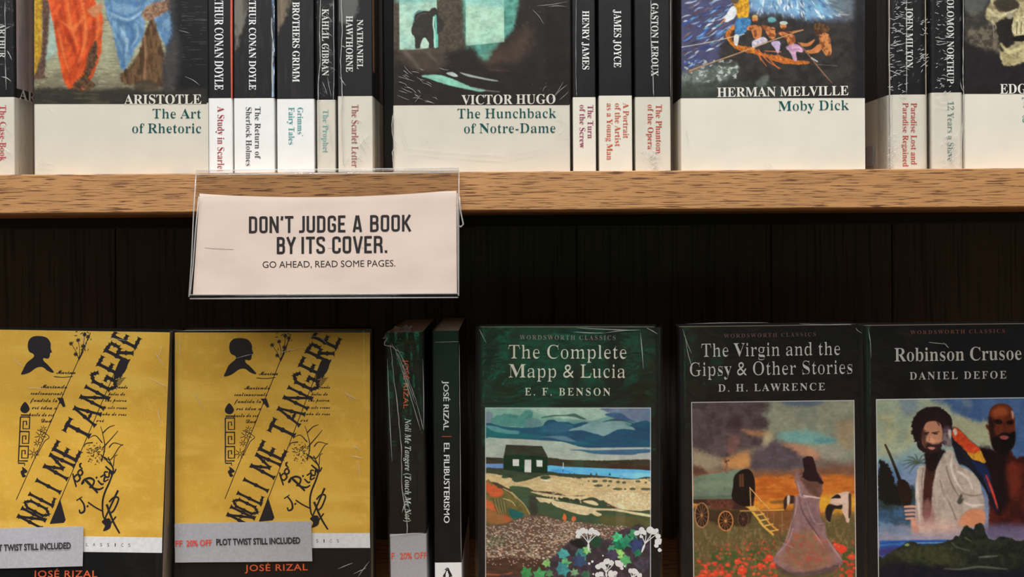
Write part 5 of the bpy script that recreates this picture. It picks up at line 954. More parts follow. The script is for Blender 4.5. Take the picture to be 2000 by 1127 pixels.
# boat
A.P([(350, 230), (365, 190), (420, 150), (430, 170), (395, 210), (390, 250), (440, 290), (530, 300), (540, 330), (640, 350), (780, 380), (880, 390), (870, 408), (780, 412), (700, 400), (640, 380), (560, 350), (470, 330), (400, 300)], (202, 120, 44), 1.2, 1, 2, tex=.6, tcol=(120, 60, 28))
A.P([(380, 215), (420, 180), (440, 220), (430, 270), (395, 250)], (60, 40, 34), 1.5, .9)
for q in [((545, 318), (580, 380), (610, 420)), ((560, 318), (620, 390), (700, 436)), ((600, 340), (660, 410), (690, 438)), ((640, 350), (720, 395), (800, 405)), ((560, 325), (600, 355), (720, 405)), ((680, 350), (780, 392), (880, 400)), ((540, 325), (560, 350), (575, 385)), ((700, 330), (600, 325))]:
    A.L(q, (9, 5), (190, 98, 50), .9, .95)
# standing man: yellow coat, blue trousers
A.P([(400, 0), (470, -30), (500, 20), (495, 100), (470, 120), (430, 120), (415, 60)], (218, 164, 44), 1, 1, 1, tex=.6, tcol=(150, 96, 24))
A.P([(390, 40), (420, 60), (410, 110), (360, 140), (340, 120)], (204, 208, 206), 1, 1, 1); A.L([(345, 125), (310, 155)], (12, 5), (190, 120, 80), 1)
A.P([(420, 120), (500, 115), (510, 150), (480, 200), (430, 240), (410, 220)], (72, 128, 172), 1.2, 1, 1, tex=.5, tcol=(36, 70, 110)); A.P([(405, 225), (435, 225), (425, 290), (405, 280)], (206, 204, 200), 1, 1)
A.E(410, 2, 24, 22, (92, 76, 56), 1, 1)
SK = (200, 124, 72); SKD = (104, 52, 30)
A.P([(490, 170), (520, 160), (560, 160), (580, 180), (575, 240), (530, 245), (515, 200), (488, 190)], SK, 1, 1, 1, tex=.7, tcol=SKD, tsc=5); A.E(537, 118, 19, 22, SK, 1); A.E(537, 104, 18, 9, (190, 160, 96), 1); A.E(540, 137, 10, 6, SKD, 1)
A.P([(525, 260), (590, 235), (620, 265), (580, 285), (530, 305), (518, 290)], (206, 196, 204), 1.2, 1, 1, tex=.5, tcol=(140, 130, 150))
A.P([(580, 160), (640, 175), (670, 215), (660, 245), (630, 240), (600, 190)], SK, 1, 1, 1, tex=.7, tcol=SKD, tsc=5); A.E(650, 192, 18, 20, SK, 1); A.P([(640, 270), (690, 260), (700, 290), (685, 340), (665, 310)], (180, 160, 190), 1.2, 1, 1)
A.E(718, 165, 20, 20, SK, 1, 1, 1); A.E(720, 146, 26, 12, (190, 204, 196), 1); A.E(720, 182, 14, 8, SKD, 1, .8)
A.P([(690, 205), (760, 200), (790, 230), (790, 280), (755, 290), (735, 250), (700, 225)], SK, 1, 1, 1, tex=.7, tcol=SKD, tsc=5); A.L([(780, 205), (845, 190)], (14, 8), SK, 1)
A.P([(735, 300), (800, 280), (845, 315), (835, 335), (800, 330), (805, 380), (788, 388), (765, 340)], (204, 160, 186), 1.2, 1, 1, tex=.5, tcol=(140, 100, 130))
A.P([(955, 210), (1005, 215), (1022, 270), (1025, 345), (990, 355), (960, 310), (945, 250)], (196, 128, 74), 1, 1, 1, tex=.8, tcol=(110, 60, 34), tsc=6)
A.P([(945, 280), (900, 315), (860, 322), (870, 342), (940, 335), (965, 300)], SK, 1, 1); A.P([(920, 250), (870, 275), (825, 270), (840, 295), (890, 290)], SK, 1, 1)
A.P([(915, 160), (950, 145), (1005, 170), (1010, 200), (980, 205), (940, 230), (915, 210)], (74, 50, 36), 1.2, 1, 2, tex=.5, tcol=(150, 110, 60))
A.L([(70, 300), (250, 268), (470, 216)], (5, 5, 4), (206, 190, 160), .7, .9); A.L([(640, 185), (700, 195), (780, 215)], 6, (60, 44, 34), .8)
A.L([(120, 455), (230, 410), (450, 335), (620, 265), (840, 192)], (14, 6, 5, 4), (150, 106, 70), .8); A.L([(120, 450), (300, 385), (560, 290), (840, 190)], (3, 2), (226, 196, 150), .6, .9)
A.L([(815, 270), (900, 375), (960, 450), (1030, 530)], (7, 9, 9, 4), (132, 96, 72), .8); A.L([(900, 370), (935, 392)], 10, (206, 206, 196), .8, .8); A.L([(930, 410), (1060, 420)], 3, (150, 150, 140), .8, .6)
A.grain(.16); A.build('front_picture', b, M_pic, UP)
k = b.ink(); k.text('HERMAN MELVILLE', 'B', (1400, 189.6), (1657.5, 186), 18.2); k.build('author_lettering', ink((220, 215, 204), UP))
k = b.ink(); k.text('Moby Dick', 'B', (1519, 216.4), (1657.5, 214.2), 18.6, thin=.02); k.build('title_lettering', ink(TEAL, UP))
b.creases([(1490, 320, 1506, 330), (1500, 318, 1512, 326), (1338, 240, 1345, 290)], .0002, 3)

# ---- right-hand spines
b = spine_u('spine-out paperback in crinkled film with red two-line title', 1737, 1813, 185, M_cream, r=.004)
b.down('JOHN MILTON', 1769, 1782.5, 13.8, 133, (222, 222, 218), name='author_lettering')
b.down('Paradise Lost and', 1779, 1790.5, 200.4, 322, (188, 66, 60), thin=.02); b.down('Paradise Regained', 1763, 1774, 200, 326, (188, 66, 60), thin=.02)
b.wrap(M_crinkle, seed=25)
box('price_label', -.0011, -.0009, .028, .048, .0045, .0175, M_sticker, b.root)
b.seam([(1769, 0), (1769.5, 90), (1769, 183)], .0003, 4, .2); b.seam([(1736, 0), (1735, 90), (1737, 185), (1736, 260), (1738, 335)], .0003, 8, .9)
cl = [(1742, 90, 1768, 84), (1744, 84, 1762, 88), (1796, 132, 1812, 118), (1742, 60, 1766, 68), (1746, 34, 1760, 30), (1800, 56, 1806, 62)]
rs = random.Random(27)
for i in range(80):
    x_ = rs.uniform(1732, 1768); y_ = rs.uniform(2, 190); cl.append((x_, y_, x_ + rs.uniform(2, 13), y_ + rs.uniform(-6, 4)))
for i in range(26):
    x_ = rs.uniform(1784, 1808); y_ = rs.uniform(40, 150); cl.append((x_, y_, x_ + rs.uniform(2, 9), y_ + rs.uniform(-8, 2)))
for i in range(34):
    x_ = rs.uniform(1731, 1745); y_ = rs.uniform(262, 330); cl.append((x_, y_, x_ + rs.uniform(2, 8), y_ + rs.uniform(-4, 3)))
b.creases(cl, .00026, 5)
b = spine_u('spine-out paperback in film with greyish green title beside the skull cover', 1819, 1881, 181, M_cream, r=.002)
b.down('SOLOMON NORTHUP', 1849.5, 1862.5, 163.7 - 83.7 * advance('SOLOMON NORTHUP', 'B') / advance('NORTHUP', 'B'), 163.7, (222, 222, 218), name='author_lettering')
b.down('12 Years a Slave', 1850.5, 1862.5, 197, 315, (116, 142, 132), thin=.02)
b.wrap(M_crinkle, seed=29)
b.seam([(1880, 0), (1879.5, 90), (1879, 150), (1880, 183), (1878, 250), (1874, 325)], .0003, 4, .3)
cl = [(1826, 80, 1846, 82), (1828, 74, 1846, 76), (1874, 160, 1880, 180), (1850, 305, 1864, 285), (1868, 262, 1860, 290)]
rs = random.Random(31)
for i in range(60):
    x_ = rs.uniform(1824, 1852); y_ = rs.uniform(2, 215); cl.append((x_, y_, x_ + rs.uniform(2, 11), y_ + rs.uniform(-4, 4)))
for i in range(36):
    x_ = rs.uniform(1838, 1866); y_ = rs.uniform(262, 326); cl.append((x_, y_, x_ + rs.uniform(-7, 8), y_ + rs.uniform(-9, 2)))
b.creases(cl, .00026, 5)

# ---- face-out with a bone study
b = Book('face', 'face-out paperback with a pale bone study on black, cut by the right edge', 1883, 260, YU, 0.111, HU, 0.028, Zs, band=(1883, 183.5), white=M_cream, black=M_black, group=GF)
A = Art(1884, -220, 2060, 183, 1.25, (36, 34, 34)); A.T = (1680, 0, 0.306)
A.N((30, 40), .5, .3, (58, 50, 44), .7, 51, box=(660, 180, 1200, 420))
A.P([(680, 90), (780, 70), (860, 160), (940, 260), (900, 330), (780, 300), (690, 260), (668, 180)], (122, 112, 92), 8, .8, 8, 8, tex=.7, tcol=(52, 46, 42), tsc=9)
A.P([(666, -60), (830, -60), (800, 60), (730, 90), (670, 70)], (92, 94, 90), 8, .8, 4); A.P([(690, 100), (790, 90), (830, 140), (740, 190), (680, 160)], (52, 50, 48), 6, .8, 4)
BN = (206, 196, 152); BD = (120, 108, 78)
A.P([(800, 80), (830, 10), (900, -60), (1240, -60), (1240, 260), (1100, 380), (960, 420), (905, 400), (880, 270), (870, 170), (815, 130)], (176, 164, 124), 2.5, 1, 3, 6, tex=.7, tcol=BD, tsc=7)
A.P([(850, 20), (900, -20), (1010, 10), (1000, 70), (930, 80), (880, 60)], (54, 48, 40), 3, .95, 3); A.L([(820, 60), (870, 100), (930, 90), (1000, 60)], (16, 22, 12), BN, 2.5, .95)
A.P([(870, 150), (930, 110), (985, 120), (970, 200), (1000, 250), (950, 300), (900, 330), (880, 250)], (38, 34, 32), 3, 1, 3); A.E(955, 98, 20, 22, (150, 144, 124), 2.5, .9, 2)
A.P([(980, 120), (1060, 100), (1200, 120), (1200, 220), (1040, 226), (975, 210)], BN, 1.5, 1, 2, tex=.5, tcol=(150, 138, 100), tsc=4)
for x_ in (1003, 1030, 1056): A.L([(x_, 140), (x_ - 4, 215)], 6, (96, 86, 62), 1, .9)
A.P([(975, 235), (1060, 222), (1200, 215), (1200, 250), (1050, 262), (990, 262)], (30, 26, 26), 1.5, 1, 1)
A.L([(900, 280), (950, 330), (1040, 300), (1100, 270)], (14, 30, 18), (196, 184, 134), 3, .9); A.L([(905, 340), (960, 390), (1080, 360)], (10, 26, 14), (162, 150, 104), 3, .8)
A.grain(.16); A.build('front_picture', b, M_pic, UP)
k = b.ink(); k.text('EDGAR', 'B', (1952.5, 183), (2038, 182.4), 18.6); k.build('author_lettering', ink((222, 218, 208), UP))
k = b.ink(); k.text('T', 'B', (1995, 209), (2007, 209), 18.4, thin=.02); k.text('a', 'B', (1996, 238), (2004, 238), 18.4, thin=.02); k.build('title_lettering', ink((40, 130, 132), UP))
b.creases([(1934, 20, 1940, 80), (1940, 244, 1952, 234)], .00012, 5)

# ================================================================== lower row
YL = 0.737
HP = 0.1975
GL = 'face-out gold novels on the lower shelf'
GW = 'face-out glossy black classics on the lower shelf'
GO = 'spine-out novels on the lower shelf'

class Sub:
    """prints laid out on one book, put on another of the same edition"""
    def __init__(s, frame, root): s.frame = frame; s.root = root
    def loc(s, x, y): return s.frame.loc(x, y)

def gold_cover(fr, root, seed, ady=4):
    F_ = Sub(fr, root)
    A = Art(341.5, 649, 722.5, 1041, 3.0, (188, 148, 60)); A.N((120, 90), .45, .3, (172, 132, 50), .6, seed); A.N((14, 14), .5, .3, (196, 158, 72), .5, seed + 4); A.N((200, 30), .5, .3, (206, 168, 84), .5, seed + 9)
    A.build('gold_panel', F_, M_pic_low, LOW)
    k = Ink(F_); k.poly([(341.5, 1041), (722.5, 1041), (723, 1070), (341.5, 1071)]); k.build('white_strip', ink((222, 218, 204), LOW), .00018)
    k = Ink(F_)
    for i, c in enumerate('CLASSICS'): k.text(c, 'S', (563 + 13.5 * i, 1059.5), (568 + 13.5 * i, 1059.5), 6.5)
    k.build('imprint_lettering', ink((60, 56, 52), LOW))
    k = Ink(F_, (330, 620, .45))
    I = k
    # profile head
    k.poly([(262, 135), (266, 108), (285, 92), (318, 90), (345, 98), (360, 120), (361, 140), (367, 158), (360, 162), (358, 178), (350, 186), (332, 184), (334, 196), (352, 212), (378, 240), (374, 246), (352, 238), (335, 225), (318, 222), (300, 228), (272, 248), (240, 256), (246, 236), (262, 205), (290, 180), (286, 166), (270, 158)], True)
    # banner rules
    k.line([(530, 72), (243, 787)], 3); k.line([(655, 205), (392, 885)], 3)
    P0 = np.array([412.0, 795.0]); d = np.array([.434, -.901]); up = np.array([-.901, -.434])
    H_ = 120.0
    def flare(s0, w_, p, q, wt=.17):
        """a stroke with thorned ends and a spur half way"""
        p, q = np.array(p, float), np.array(q, float); n = 9; pts = []
        prof = [1.7, .9, .72, .8, 1.35, .8, .72, .9, 1.7]
        for i in range(n):
            t = (0, .07, .2, .42, .5, .58, .8, .93, 1)[i]; c_ = p + (q - p) * t
            z_ = P0 + d * (s0 + c_[0] * w_) + up * (c_[1] * H_); pts.append((z_[0], max(z_[1], 66)))
        P_ = np.array(pts); dd = P_[-1] - P_[0]; dd = dd / (np.hypot(*dd) + 1e-6); nn = np.array([-dd[1], dd[0]]); W_ = np.array(prof)[:, None] * wt * 60 / 2
        A_, B_ = P_ + nn * W_, P_ - nn * W_
        A_[:, 1] = np.maximum(A_[:, 1], 66); B_[:, 1] = np.maximum(B_[:, 1], 66)
        tr = []
        for i in range(n - 1): tr += [(i, i + 1, n + i), (i + 1, n + i + 1, n + i)]
        k._add([k.tp(z_) for z_ in np.concatenate([A_, B_])], tr)
    THORN = {'N': [((.12, 0), (.12, 1)), ((.88, 0), (.88, 1)), ((.1, .95), (.9, .05))], 'O': [((.12, .15), (.12, .85)), ((.88, .15), (.88, .85)), ((.1, .8), (.52, 1)), ((.48, 1), (.9, .8)), ((.1, .2), (.52, 0)), ((.48, 0), (.9, .2))],
     'L': [((.2, 0), (.2, 1)), ((.15, .06), (1, .1))], 'I': [((.5, 0), (.5, 1))], 'M': [((.08, 0), (.14, 1)), ((.92, 0), (.86, 1)), ((.14, .96), (.5, .3)), ((.86, .96), (.5, .3))],
     'E': [((.18, 0), (.18, 1)), ((.15, .94), (.95, .94)), ((.15, .5), (.75, .5)), ((.15, .06), (1, .06))], 'T': [((.5, 0), (.5, 1)), ((.0, .92), (1, .92))], 'A': [((.05, 0), (.5, 1)), ((.95, 0), (.5, 1)), ((.2, .35), (.8, .35))],
     'G': [((.12, .15), (.12, .85)), ((.1, .8), (.55, 1)), ((.5, 1), (.9, .8)), ((.1, .2), (.52, 0)), ((.48, 0), (.88, .15)), ((.88, .05), (.88, .48)), ((.5, .45), (1, .45))], 'R': [((.16, 0), (.16, 1)), ((.12, .94), (.8, .9)), ((.85, .55), (.85, .92)), ((.15, .5), (.85, .52)), ((.45, .5), (.95, 0))]}
    for c, s_, w_ in (('N', -104, 48), ('O', -58, 42), ('L', -6, 42), ('I', 46, 40), ('M', 140, 74), ('E', 212, 52), ('T', 312, 64), ('A', 388, 60), ('N', 466, 62), ('G', 546, 56), ('E', 616, 50), ('R', 684, 54), ('E', 752, 54)):
        for p, q in THORN[c]:
            flare(s_ - w_ / 2, w_, p, q, (.29 if c not in 'NMA' else .23) if s_ > 80 else .22)
    k.poly([(398, 352), (424, 352), (436, 388), (426, 392), (408, 366)])                 # accent
    # flowers at the top
    rs = random.Random(3)
    for bx, by in ((470, 165), (500, 130), (448, 120), (478, 105), (520, 90), (505, 80)):
        k.line([(485, 190), ((bx + 485) / 2 + 5, (by + 190) / 2), (bx, by)], (3, 2))
        for j in range(6):
            t = j * 1.05 + bx; k.line([(bx, by), (bx + 9 * math.cos(t), by + 9 * math.sin(t))], (3, 5))
    for j in range(14):
        x_, y_ = rs.uniform(435, 535), rs.uniform(66, 150); k.line([(x_, y_), (x_ + rs.uniform(-12, 12), y_ + rs.uniform(-12, 12))], 3)
    # handwriting
    for s_, x0, x1, y in (('Marina', 392, 474, 250), ('Mariendo', 328, 440, 312), ('continuamente', 284, 428, 341), ('fundida la g', 286, 420, 371), ('mi idea a', 292, 402, 402), ('parte de mi', 280, 388, 432), ('Dad', 332, 380, 458)):
        k.text(s_, 'H', (x0, y), (x1, y), 17, bold=.01)
    for s_, x0, x1, y in (('rimando', 632, 700, 308), ('bales de', 618, 690, 338), ('las prima', 604, 698, 365), ('de este mano', 592, 700, 396), ('nuba de mas', 582, 700, 424), ('mi', 570, 604, 452)):
        k.text(s_, 'H', (x0, y), (x1, y), 15, bold=.01)
    k.line([(380, 262), (420, 265), (462, 260)], 3)
    # ornament column
    k.poly([(262, 372), (282, 398), (276, 414), (262, 420), (246, 412), (244, 396)], True)
    k.line([(246, 428), (286, 428)], 5); 
    y = 436
    for i in range(3):
        k.line([(245, y), (285, y), (285, y + 50), (258, y + 50), (258, y + 18), (272, y + 18), (272, y + 34)], 5.5, smooth=False)
        k.line([(245, y), (245, y + 62), (285, y + 62)], 5.5, smooth=False); y += 62
    k.line([(245, y), (245, y + 10), (272, y + 10), (272, y + 20)], 5, smooth=False)
    k.poly([(262, 648), (276, 656), (286, 668), (272, 676), (280, 686), (268, 692), (262, 684), (256, 668), (264, 660)], True)
    # small flowers left of the banner
    for cx, cy, r in ((335, 515, 26), (322, 545, 16), (309, 590, 24), (345, 486, 16)):
        for j in range(7):
            t = j * .9 + cx; k.line([(cx + 4 * math.cos(t), cy + 4 * math.sin(t)), (cx + r * math.cos(t), cy + r * math.sin(t))], (3, 9, 2))
    k.line([(320, 490), (345, 500), (372, 520), (352, 540), (322, 600)], 3)
    # bush, branches and stem
    rs = random.Random(8)
    for j in range(90):
        t = rs.uniform(0, 6.28); q = rs.uniform(4, 40); x_ = 572 + q * 1.1 * math.cos(t); y_ = 585 + q * 1.2 * math.sin(t)
        k.line([(x_, y_), (x_ + rs.uniform(-9, 9), y_ + rs.uniform(-6, 6))], (3, 8, 2))
    for q in [((600, 620), (612, 560), (600, 500), (590, 470)), ((605, 560), (640, 520), (666, 488)), ((600, 540), (570, 510), (545, 520)), ((610, 600), (640, 610), (672, 560), (690, 545)), ((630, 560), (650, 540), (690, 550)), ((628, 600), (650, 640), (655, 600), (668, 590)), ((600, 500), (625, 475), (650, 465)), ((560, 540), (530, 545), (524, 560))]:
        k.line(q, (5, 2))
    k.line([(596, 590), (628, 620), (652, 650), (640, 700), (618, 756), (612, 800), (618, 852), (632, 862)], (4, 7, 8, 5)); k.line([(550, 792), (580, 812), (612, 828)], 6)
    k.line([(676, 740), (650, 800), (622, 866)], (9, 6)); k.line([(630, 800), (660, 870), (690, 920)], (10, 7)); k.line([(640, 790), (660, 770), (680, 775), (664, 820), (650, 835)], 7); k.line([(650, 880), (672, 850)], 6)
    k.poly([(612, 872), (640, 858), (652, 872), (648, 900), (620, 912), (626, 890)], True)
    # signature
    hand = lambda q, w_=(6, 8, 5): k.line(q, list(w_))
    hand([(497, 728), (485, 690), (480, 672)]); hand([(484, 690), (500, 676), (512, 692), (500, 706), (490, 700)]); hand([(500, 668), (512, 655), (522, 668), (512, 680), (500, 668)]); hand([(506, 640), (520, 652)]); hand([(514, 648), (508, 634), (516, 628)])
    hand([(590, 752), (560, 722), (536, 700), (528, 694)], (8, 11, 7)); hand([(530, 706), (520, 716), (528, 700), (552, 690), (572, 700), (566, 722), (552, 730)], (6, 9, 6)); hand([(558, 728), (592, 738), (614, 728)], (7, 9, 5))
    hand([(588, 700), (604, 716), (614, 712)]); k.poly([(578, 684), (586, 684), (586, 692), (578, 692)]); hand([(598, 686), (618, 676), (614, 704), (634, 694)]); hand([(630, 664), (616, 664), (618, 682), (634, 684), (636, 662), (646, 676)]); hand([(618, 640), (640, 658), (654, 668), (664, 650)], (7, 9, 5))
    hand([(512, 775), (532, 800), (536, 828), (520, 838), (514, 824)], (6, 9, 6)); hand([(500, 786), (524, 770)], (5, 6, 4)); k.poly([(544, 806), (552, 804), (553, 812), (545, 814)])
    k.poly([(430, 780), (458, 868), (450, 880), (392, 886)]); k.poly([(655, 200), (672, 178), (692, 182), (696, 205), (684, 238), (660, 262), (640, 270), (640, 250)], True)
    for j in range(7): k.line([(642 + j * 2, 268 + j * 5), (690 - j * 4, 262 + j * 5)], 2.2)
    k.build('cover_drawing', ink((34, 30, 34), LOW))
    k = Ink(F_); k.text('JOSÉ RIZAL', 'S', (480, 1111.5 + ady), (601, 1109.5 + ady), 13, bold=.012, track=.06); k.build('author_lettering', ink((226, 84, 48), LOW))

def band_part(b, name, quad, m=M_sticker, off=.0022):
    bm = bmesh.new(); q = [b.loc(*p) for p in quad]
    n = 12; rows = []
    for yy in (-off, -off + .00035):
        r_ = []
        for i in range(n + 1):
            t = i / n
            top = (q[0][0] + (q[1][0] - q[0][0]) * t, q[0][1] + (q[1][1] - q[0][1]) * t); bot = (q[3][0] + (q[2][0] - q[3][0]) * t, q[3][1] + (q[2][1] - q[3][1]) * t)
            w_ = .0002 * math.sin(t * 9)
            r_.append((bm.verts.new((top[0], yy - w_, top[1])), bm.verts.new((bot[0], yy + w_, bot[1]))))
        rows.append(r_)
    for i in range(n):
        a, c = rows[0][i], rows[0][i + 1]; bm.faces.new((a[0], a[1], c[1], c[0]))
        a2, c2 = rows[1][i], rows[1][i + 1]; bm.faces.new((a2[0], c2[0], c2[1], a2[1]))
        bm.faces.new((a[0], c[0], c2[0], a2[0])); bm.faces.new((a[1], a2[1], c2[1], c[1]))
    return from_bm(name, bm, m, b.root)

b2 = Book('face', 'whole gold novel with black ornate drawing and grey discount band, second from left', 339, 860, YL, 0.1312, HP, 0.026, LOWZ, tilt=0.35, black=M_blackL, group=GL)
gold_cover(b2, b2.root, 3)
band_part(b2, 'discount_band', [(343, 1021), (609, 1016.5), (611, 1094.5), (344, 1097)])
k = b2.ink(); k.text('FF', 'S', (344, 1065), (359, 1064.5), 11.5, bold=.02); k.text('20% OFF', 'S', (366, 1064.5), (416, 1063), 11.5, bold=.02); k.build('discount_lettering', ink((206, 70, 58), LOW), .0027)
k = b2.ink(); k.text('PLOT TWIST STILL INCLUDED', 'S', (424, 1062.6), (588, 1059), 12.2, bold=.028); k.build('slogan_lettering', ink((42, 40, 42), LOW), .0027)
b2.wrap(seed=41, amp=.0006, sc=.03)
cl = [(672, 764, 700, 780), (676, 768, 690, 782), (690, 870, 704, 880), (684, 890, 712, 896), (700, 900, 704, 930), (596, 655, 640, 662), (626, 660, 640, 672), (352, 656, 352, 700), (345, 660, 348, 690), (660, 1110, 690, 1098), (700, 1125, 722, 1095), (690, 1120, 716, 1108), (460, 700, 500, 690), (540, 690, 600, 676), (380, 760, 400, 800), (346, 646, 560, 645), (560, 645, 720, 646)]
b2.creases(cl, .0002, 43)

b1 = Book('face', 'gold novel with ornate drawing cut off by the left edge of the photo', -77, 860, YL - .018, 0.1312, HP, 0.026, LOWZ, tilt=-0.55, black=M_blackL, group=GL, lean=-0.07)
gold_cover(b2, b1.root, 13, 8)
band_part(b1, 'discount_band', [(-60, 1035.5), (160, 1030), (160, 1107), (-60, 1113)])
k = b1.ink(); k.text('OFF', 'S', (-58, 1080), (-35, 1079), 11.5, bold=.02); k.build('discount_lettering', ink((206, 70, 58), LOW), .0027)
k = b1.ink(); k.text('PLOT TWIST STILL INCLUDED', 'S', (-27, 1078), (137, 1072.5), 12.2, bold=.028); k.build('slogan_lettering', ink((42, 40, 42), LOW), .0027)
b1.wrap(seed=47, amp=.0007, sc=.03)
b1.creases([(290, 690, 310, 720), (298, 700, 306, 676), (280, 740, 320, 760), (196, 660, 236, 668), (140, 650, 160, 690), (300, 800, 306, 830), (40, 760, 80, 762), (10, 700, 30, 720)], .0002, 48)

# spine-out pair
b = Book('spine', 'leaning spine-out novel in torn film with orange author name and grey band at its foot', 762, 1100, YL, 0.0245, 0.1955, 0.129, LOWZ, tilt=1.0, black=M_blackL, white=M_sticker, band=(765, 1043), group=GO, r=.0012)
b.down('JOSÉ RIZAL', 788, 798, 703, 798, (190, 76, 44), st='S', L=LOW * .8, name='author_lettering')
b.down('Noli Me Tangere (Touch Me Not)', 791, 802.5, 818, 1020, (170, 178, 168), st='I', thin=.006, L=LOW)
k = b.ink(); k.text('F', 'S', (763.5, 1092), (771, 1092), 12.5, bold=.015); k.text('20% OFF', 'S', (781, 1092), (834, 1090.5), 12.5, bold=.015); k.build('discount_lettering', ink((214, 78, 58), LOW))
b.wrap(M_film, seed=51, amp=.0008, gap=.0008, back=.10)
b.seam([(762, 672), (768, 720), (776, 790), (784, 870), (786, 950), (794, 1010), (796, 1042)], .0003, 52, .8)
b.seam([(765, 670), (790, 720), (812, 780), (827, 838)], .00022, 53, .8)
b.seam([(757, 660), (752, 668), (753, 674), (766, 676)], .0004, 54, .5)
b.creases([(764, 674, 790, 690), (774, 676, 800, 730), (788, 960, 802, 1000), (770, 676, 822, 840), (778, 690, 812, 790), (790, 980, 786, 1000), (826, 700, 828, 840), (760, 1046, 828, 1040), (757, 700, 766, 900)], .0003, 55)
# tuft of film sticking up at the top corner
bm = bmesh.new(); rs = random.Random(4); x0, z0 = b.loc(775, 664)
rows = []
for i in range(7):
    rows.append([bm.verts.new((x0 + (j - 3) * .003 * (1 - i * .1) + rs.uniform(-.001, .001) + i * .0006, .002 + i * .006 + rs.uniform(-.003, .003), z0 + .001 + .006 * math.sin(i * .5) + rs.uniform(-.0012, .0016))) for j in range(7)])
for i in range(6):
    for j in range(6): bm.faces.new((rows[i][j], rows[i][j + 1], rows[i + 1][j + 1], rows[i + 1][j]))
from_bm('loose_film_corner', bm, M_seam, b.root, smooth=False)

b = Book('spine', 'upright spine-out black novel with white sans title and a white foot', 849, 1100, YL, 0.0180, 0.1965, 0.129, LOWZ, tilt=0.65, black=M_blackL, white=M_whiteL, band=(851, 1099), group=GO, r=.0009)
b.down('JOSÉ RIZAL', 866, 877, 745, 840, (204, 204, 200), st='S', L=LOW, name='author_lettering', thin=-.02)
k = b.ink(); k.line([(863, 852.5), (882, 852.5)], 1.2); k.build('divider_line', ink((170, 70, 52), LOW))
b.down('EL FILIBUSTERISMO', 867, 878.5, 864, 1022, (214, 214, 210), st='S', L=LOW, thin=-.02)
k = b.ink((867, 1108, .9))         # seabird emblem
k.poly([(4, 3), (6, 1), (9, 1), (11, 3), (12, 6), (14, 10), (15, 16), (14, 24), (11, 30), (6, 31), (3, 28), (1, 20), (2, 12), (4, 8)], True); k.poly([(4, 3.4), (0, 5), (5, 5.4)]); k.poly([(14, 10), (18, 18), (17, 20), (14, 17)], True); k.poly([(1, 13), (-2, 19), (-1, 21), (2, 18)], True); k.poly([(4, 30), (1, 33), (8, 33)]); k.poly([(9, 30), (8, 33), (15, 33)])
k.build('publisher_emblem', ink((24, 24, 24), LOW))
k = b.ink((867, 1108, .9)); k.poly([(6, 8), (8, 7), (9, 11), (11, 17), (10, 25), (7, 28), (4, 24), (4, 15)], True); k.poly([(6, 2.6), (8, 2.6), (8, 4), (6, 4)]); k.build('emblem_belly', ink((205, 205, 200), LOW), .0006)
b.seam([(849, 668), (896, 667)], .0002, 61, .1); b.seam([(897, 670), (899, 860), (901, 1095)], .00018, 62, .2)

# ---- three glossy classics
def classic(label, left, tilt, wid, Y=YL, yref=900):
    return Book('face', label, left, yref, Y, wid, 0.198, 0.024, LOWZ, tilt=tilt, black=M_blackL, group=GW, r=.002)
def border(A, x0, y0, x1, y1, col):
    A.T = (0, 0, 1)
    for q in ([(x0, y0), (x1, y0)], [(x0, y0), (x0, y1)], [(x1, y0), (x1, y1)]): A.L(q, 1.5, col, .5, 1, smooth=False)

b = classic('glossy black classic with a dark hut beside a blue inlet on its picture', 932, 0.02, 0.1222)
A = Art(947.5, 795.5, 1271.5, 1190, 1.15, (120, 120, 110)); A.T = (940, 790, .18)
A.V([(795, (150, 176, 160)), (815, (120, 156, 150)), (835, (66, 116, 122)), (858, (34, 66, 92)), (862, (146, 156, 144)), (890, (168, 168, 160)), (900, (60, 50, 40)), (1190, (90, 80, 70))])
A.T = (940, 790, .18)
A.P([(40, 20), (560, 20), (900, 60), (1000, 160), (640, 240), (300, 280), (40, 200)], (120, 160, 146), 4, .8, 3, 7)
A.P([(560, 20), (1300, 20), (1400, 100), (1200, 170), (1000, 160), (700, 120)], (158, 182, 168), 2, .9, 2); A.P([(40, 80), (120, 90), (110, 200), (40, 200)], (110, 124, 140), 2, .9)
A.P([(120, 150), (200, 110), (330, 100), (420, 120), (480, 60), (560, 80), (560, 160), (620, 170), (660, 220), (560, 250), (400, 240), (200, 230), (110, 220)], (76, 130, 124), 1.2, .9, 2, tex=.5, tcol=(56, 110, 112), tsc=14)
A.P([(470, 170), (560, 140), (640, 170), (650, 220), (580, 244), (500, 230)], (96, 130, 136), 1.2, .9)
A.P([(1310, 30), (1840, 20), (1840, 180), (1700, 180), (1540, 140), (1480, 90), (1400, 90)], (96, 112, 138), 1.5, 1, 2, tex=.4, tcol=(120, 134, 150), tsc=16)
A.P([(50, 200), (200, 230), (420, 250), (640, 240), (700, 180), (780, 160), (830, 185), (940, 190), (1010, 210), (1090, 190), (1180, 200), (1130, 280), (1250, 300), (1350, 290), (1600, 230), (1660, 200), (1840, 190), (1840, 470), (1600, 465), (1400, 470), (1150, 470), (1000, 440), (860, 400), (640, 380), (400, 370), (220, 366), (50, 366)], (34, 68, 98), 1.2, 1, 1, tex=.35, tcol=(28, 94, 110), tsc=(60, 12))
A.P([(50, 250), (300, 270), (560, 330), (700, 360), (400, 366), (50, 360)], (26, 98, 100), 6, .8); A.P([(660, 240), (800, 190), (940, 210), (1000, 230), (900, 300), (700, 300)], (50, 92, 124), 3, .8)
A.P([(50, 225), (160, 235), (260, 270), (400, 285), (408, 310), (380, 322), (260, 312), (140, 290), (50, 240)], (86, 138, 140), 1.2, .9)
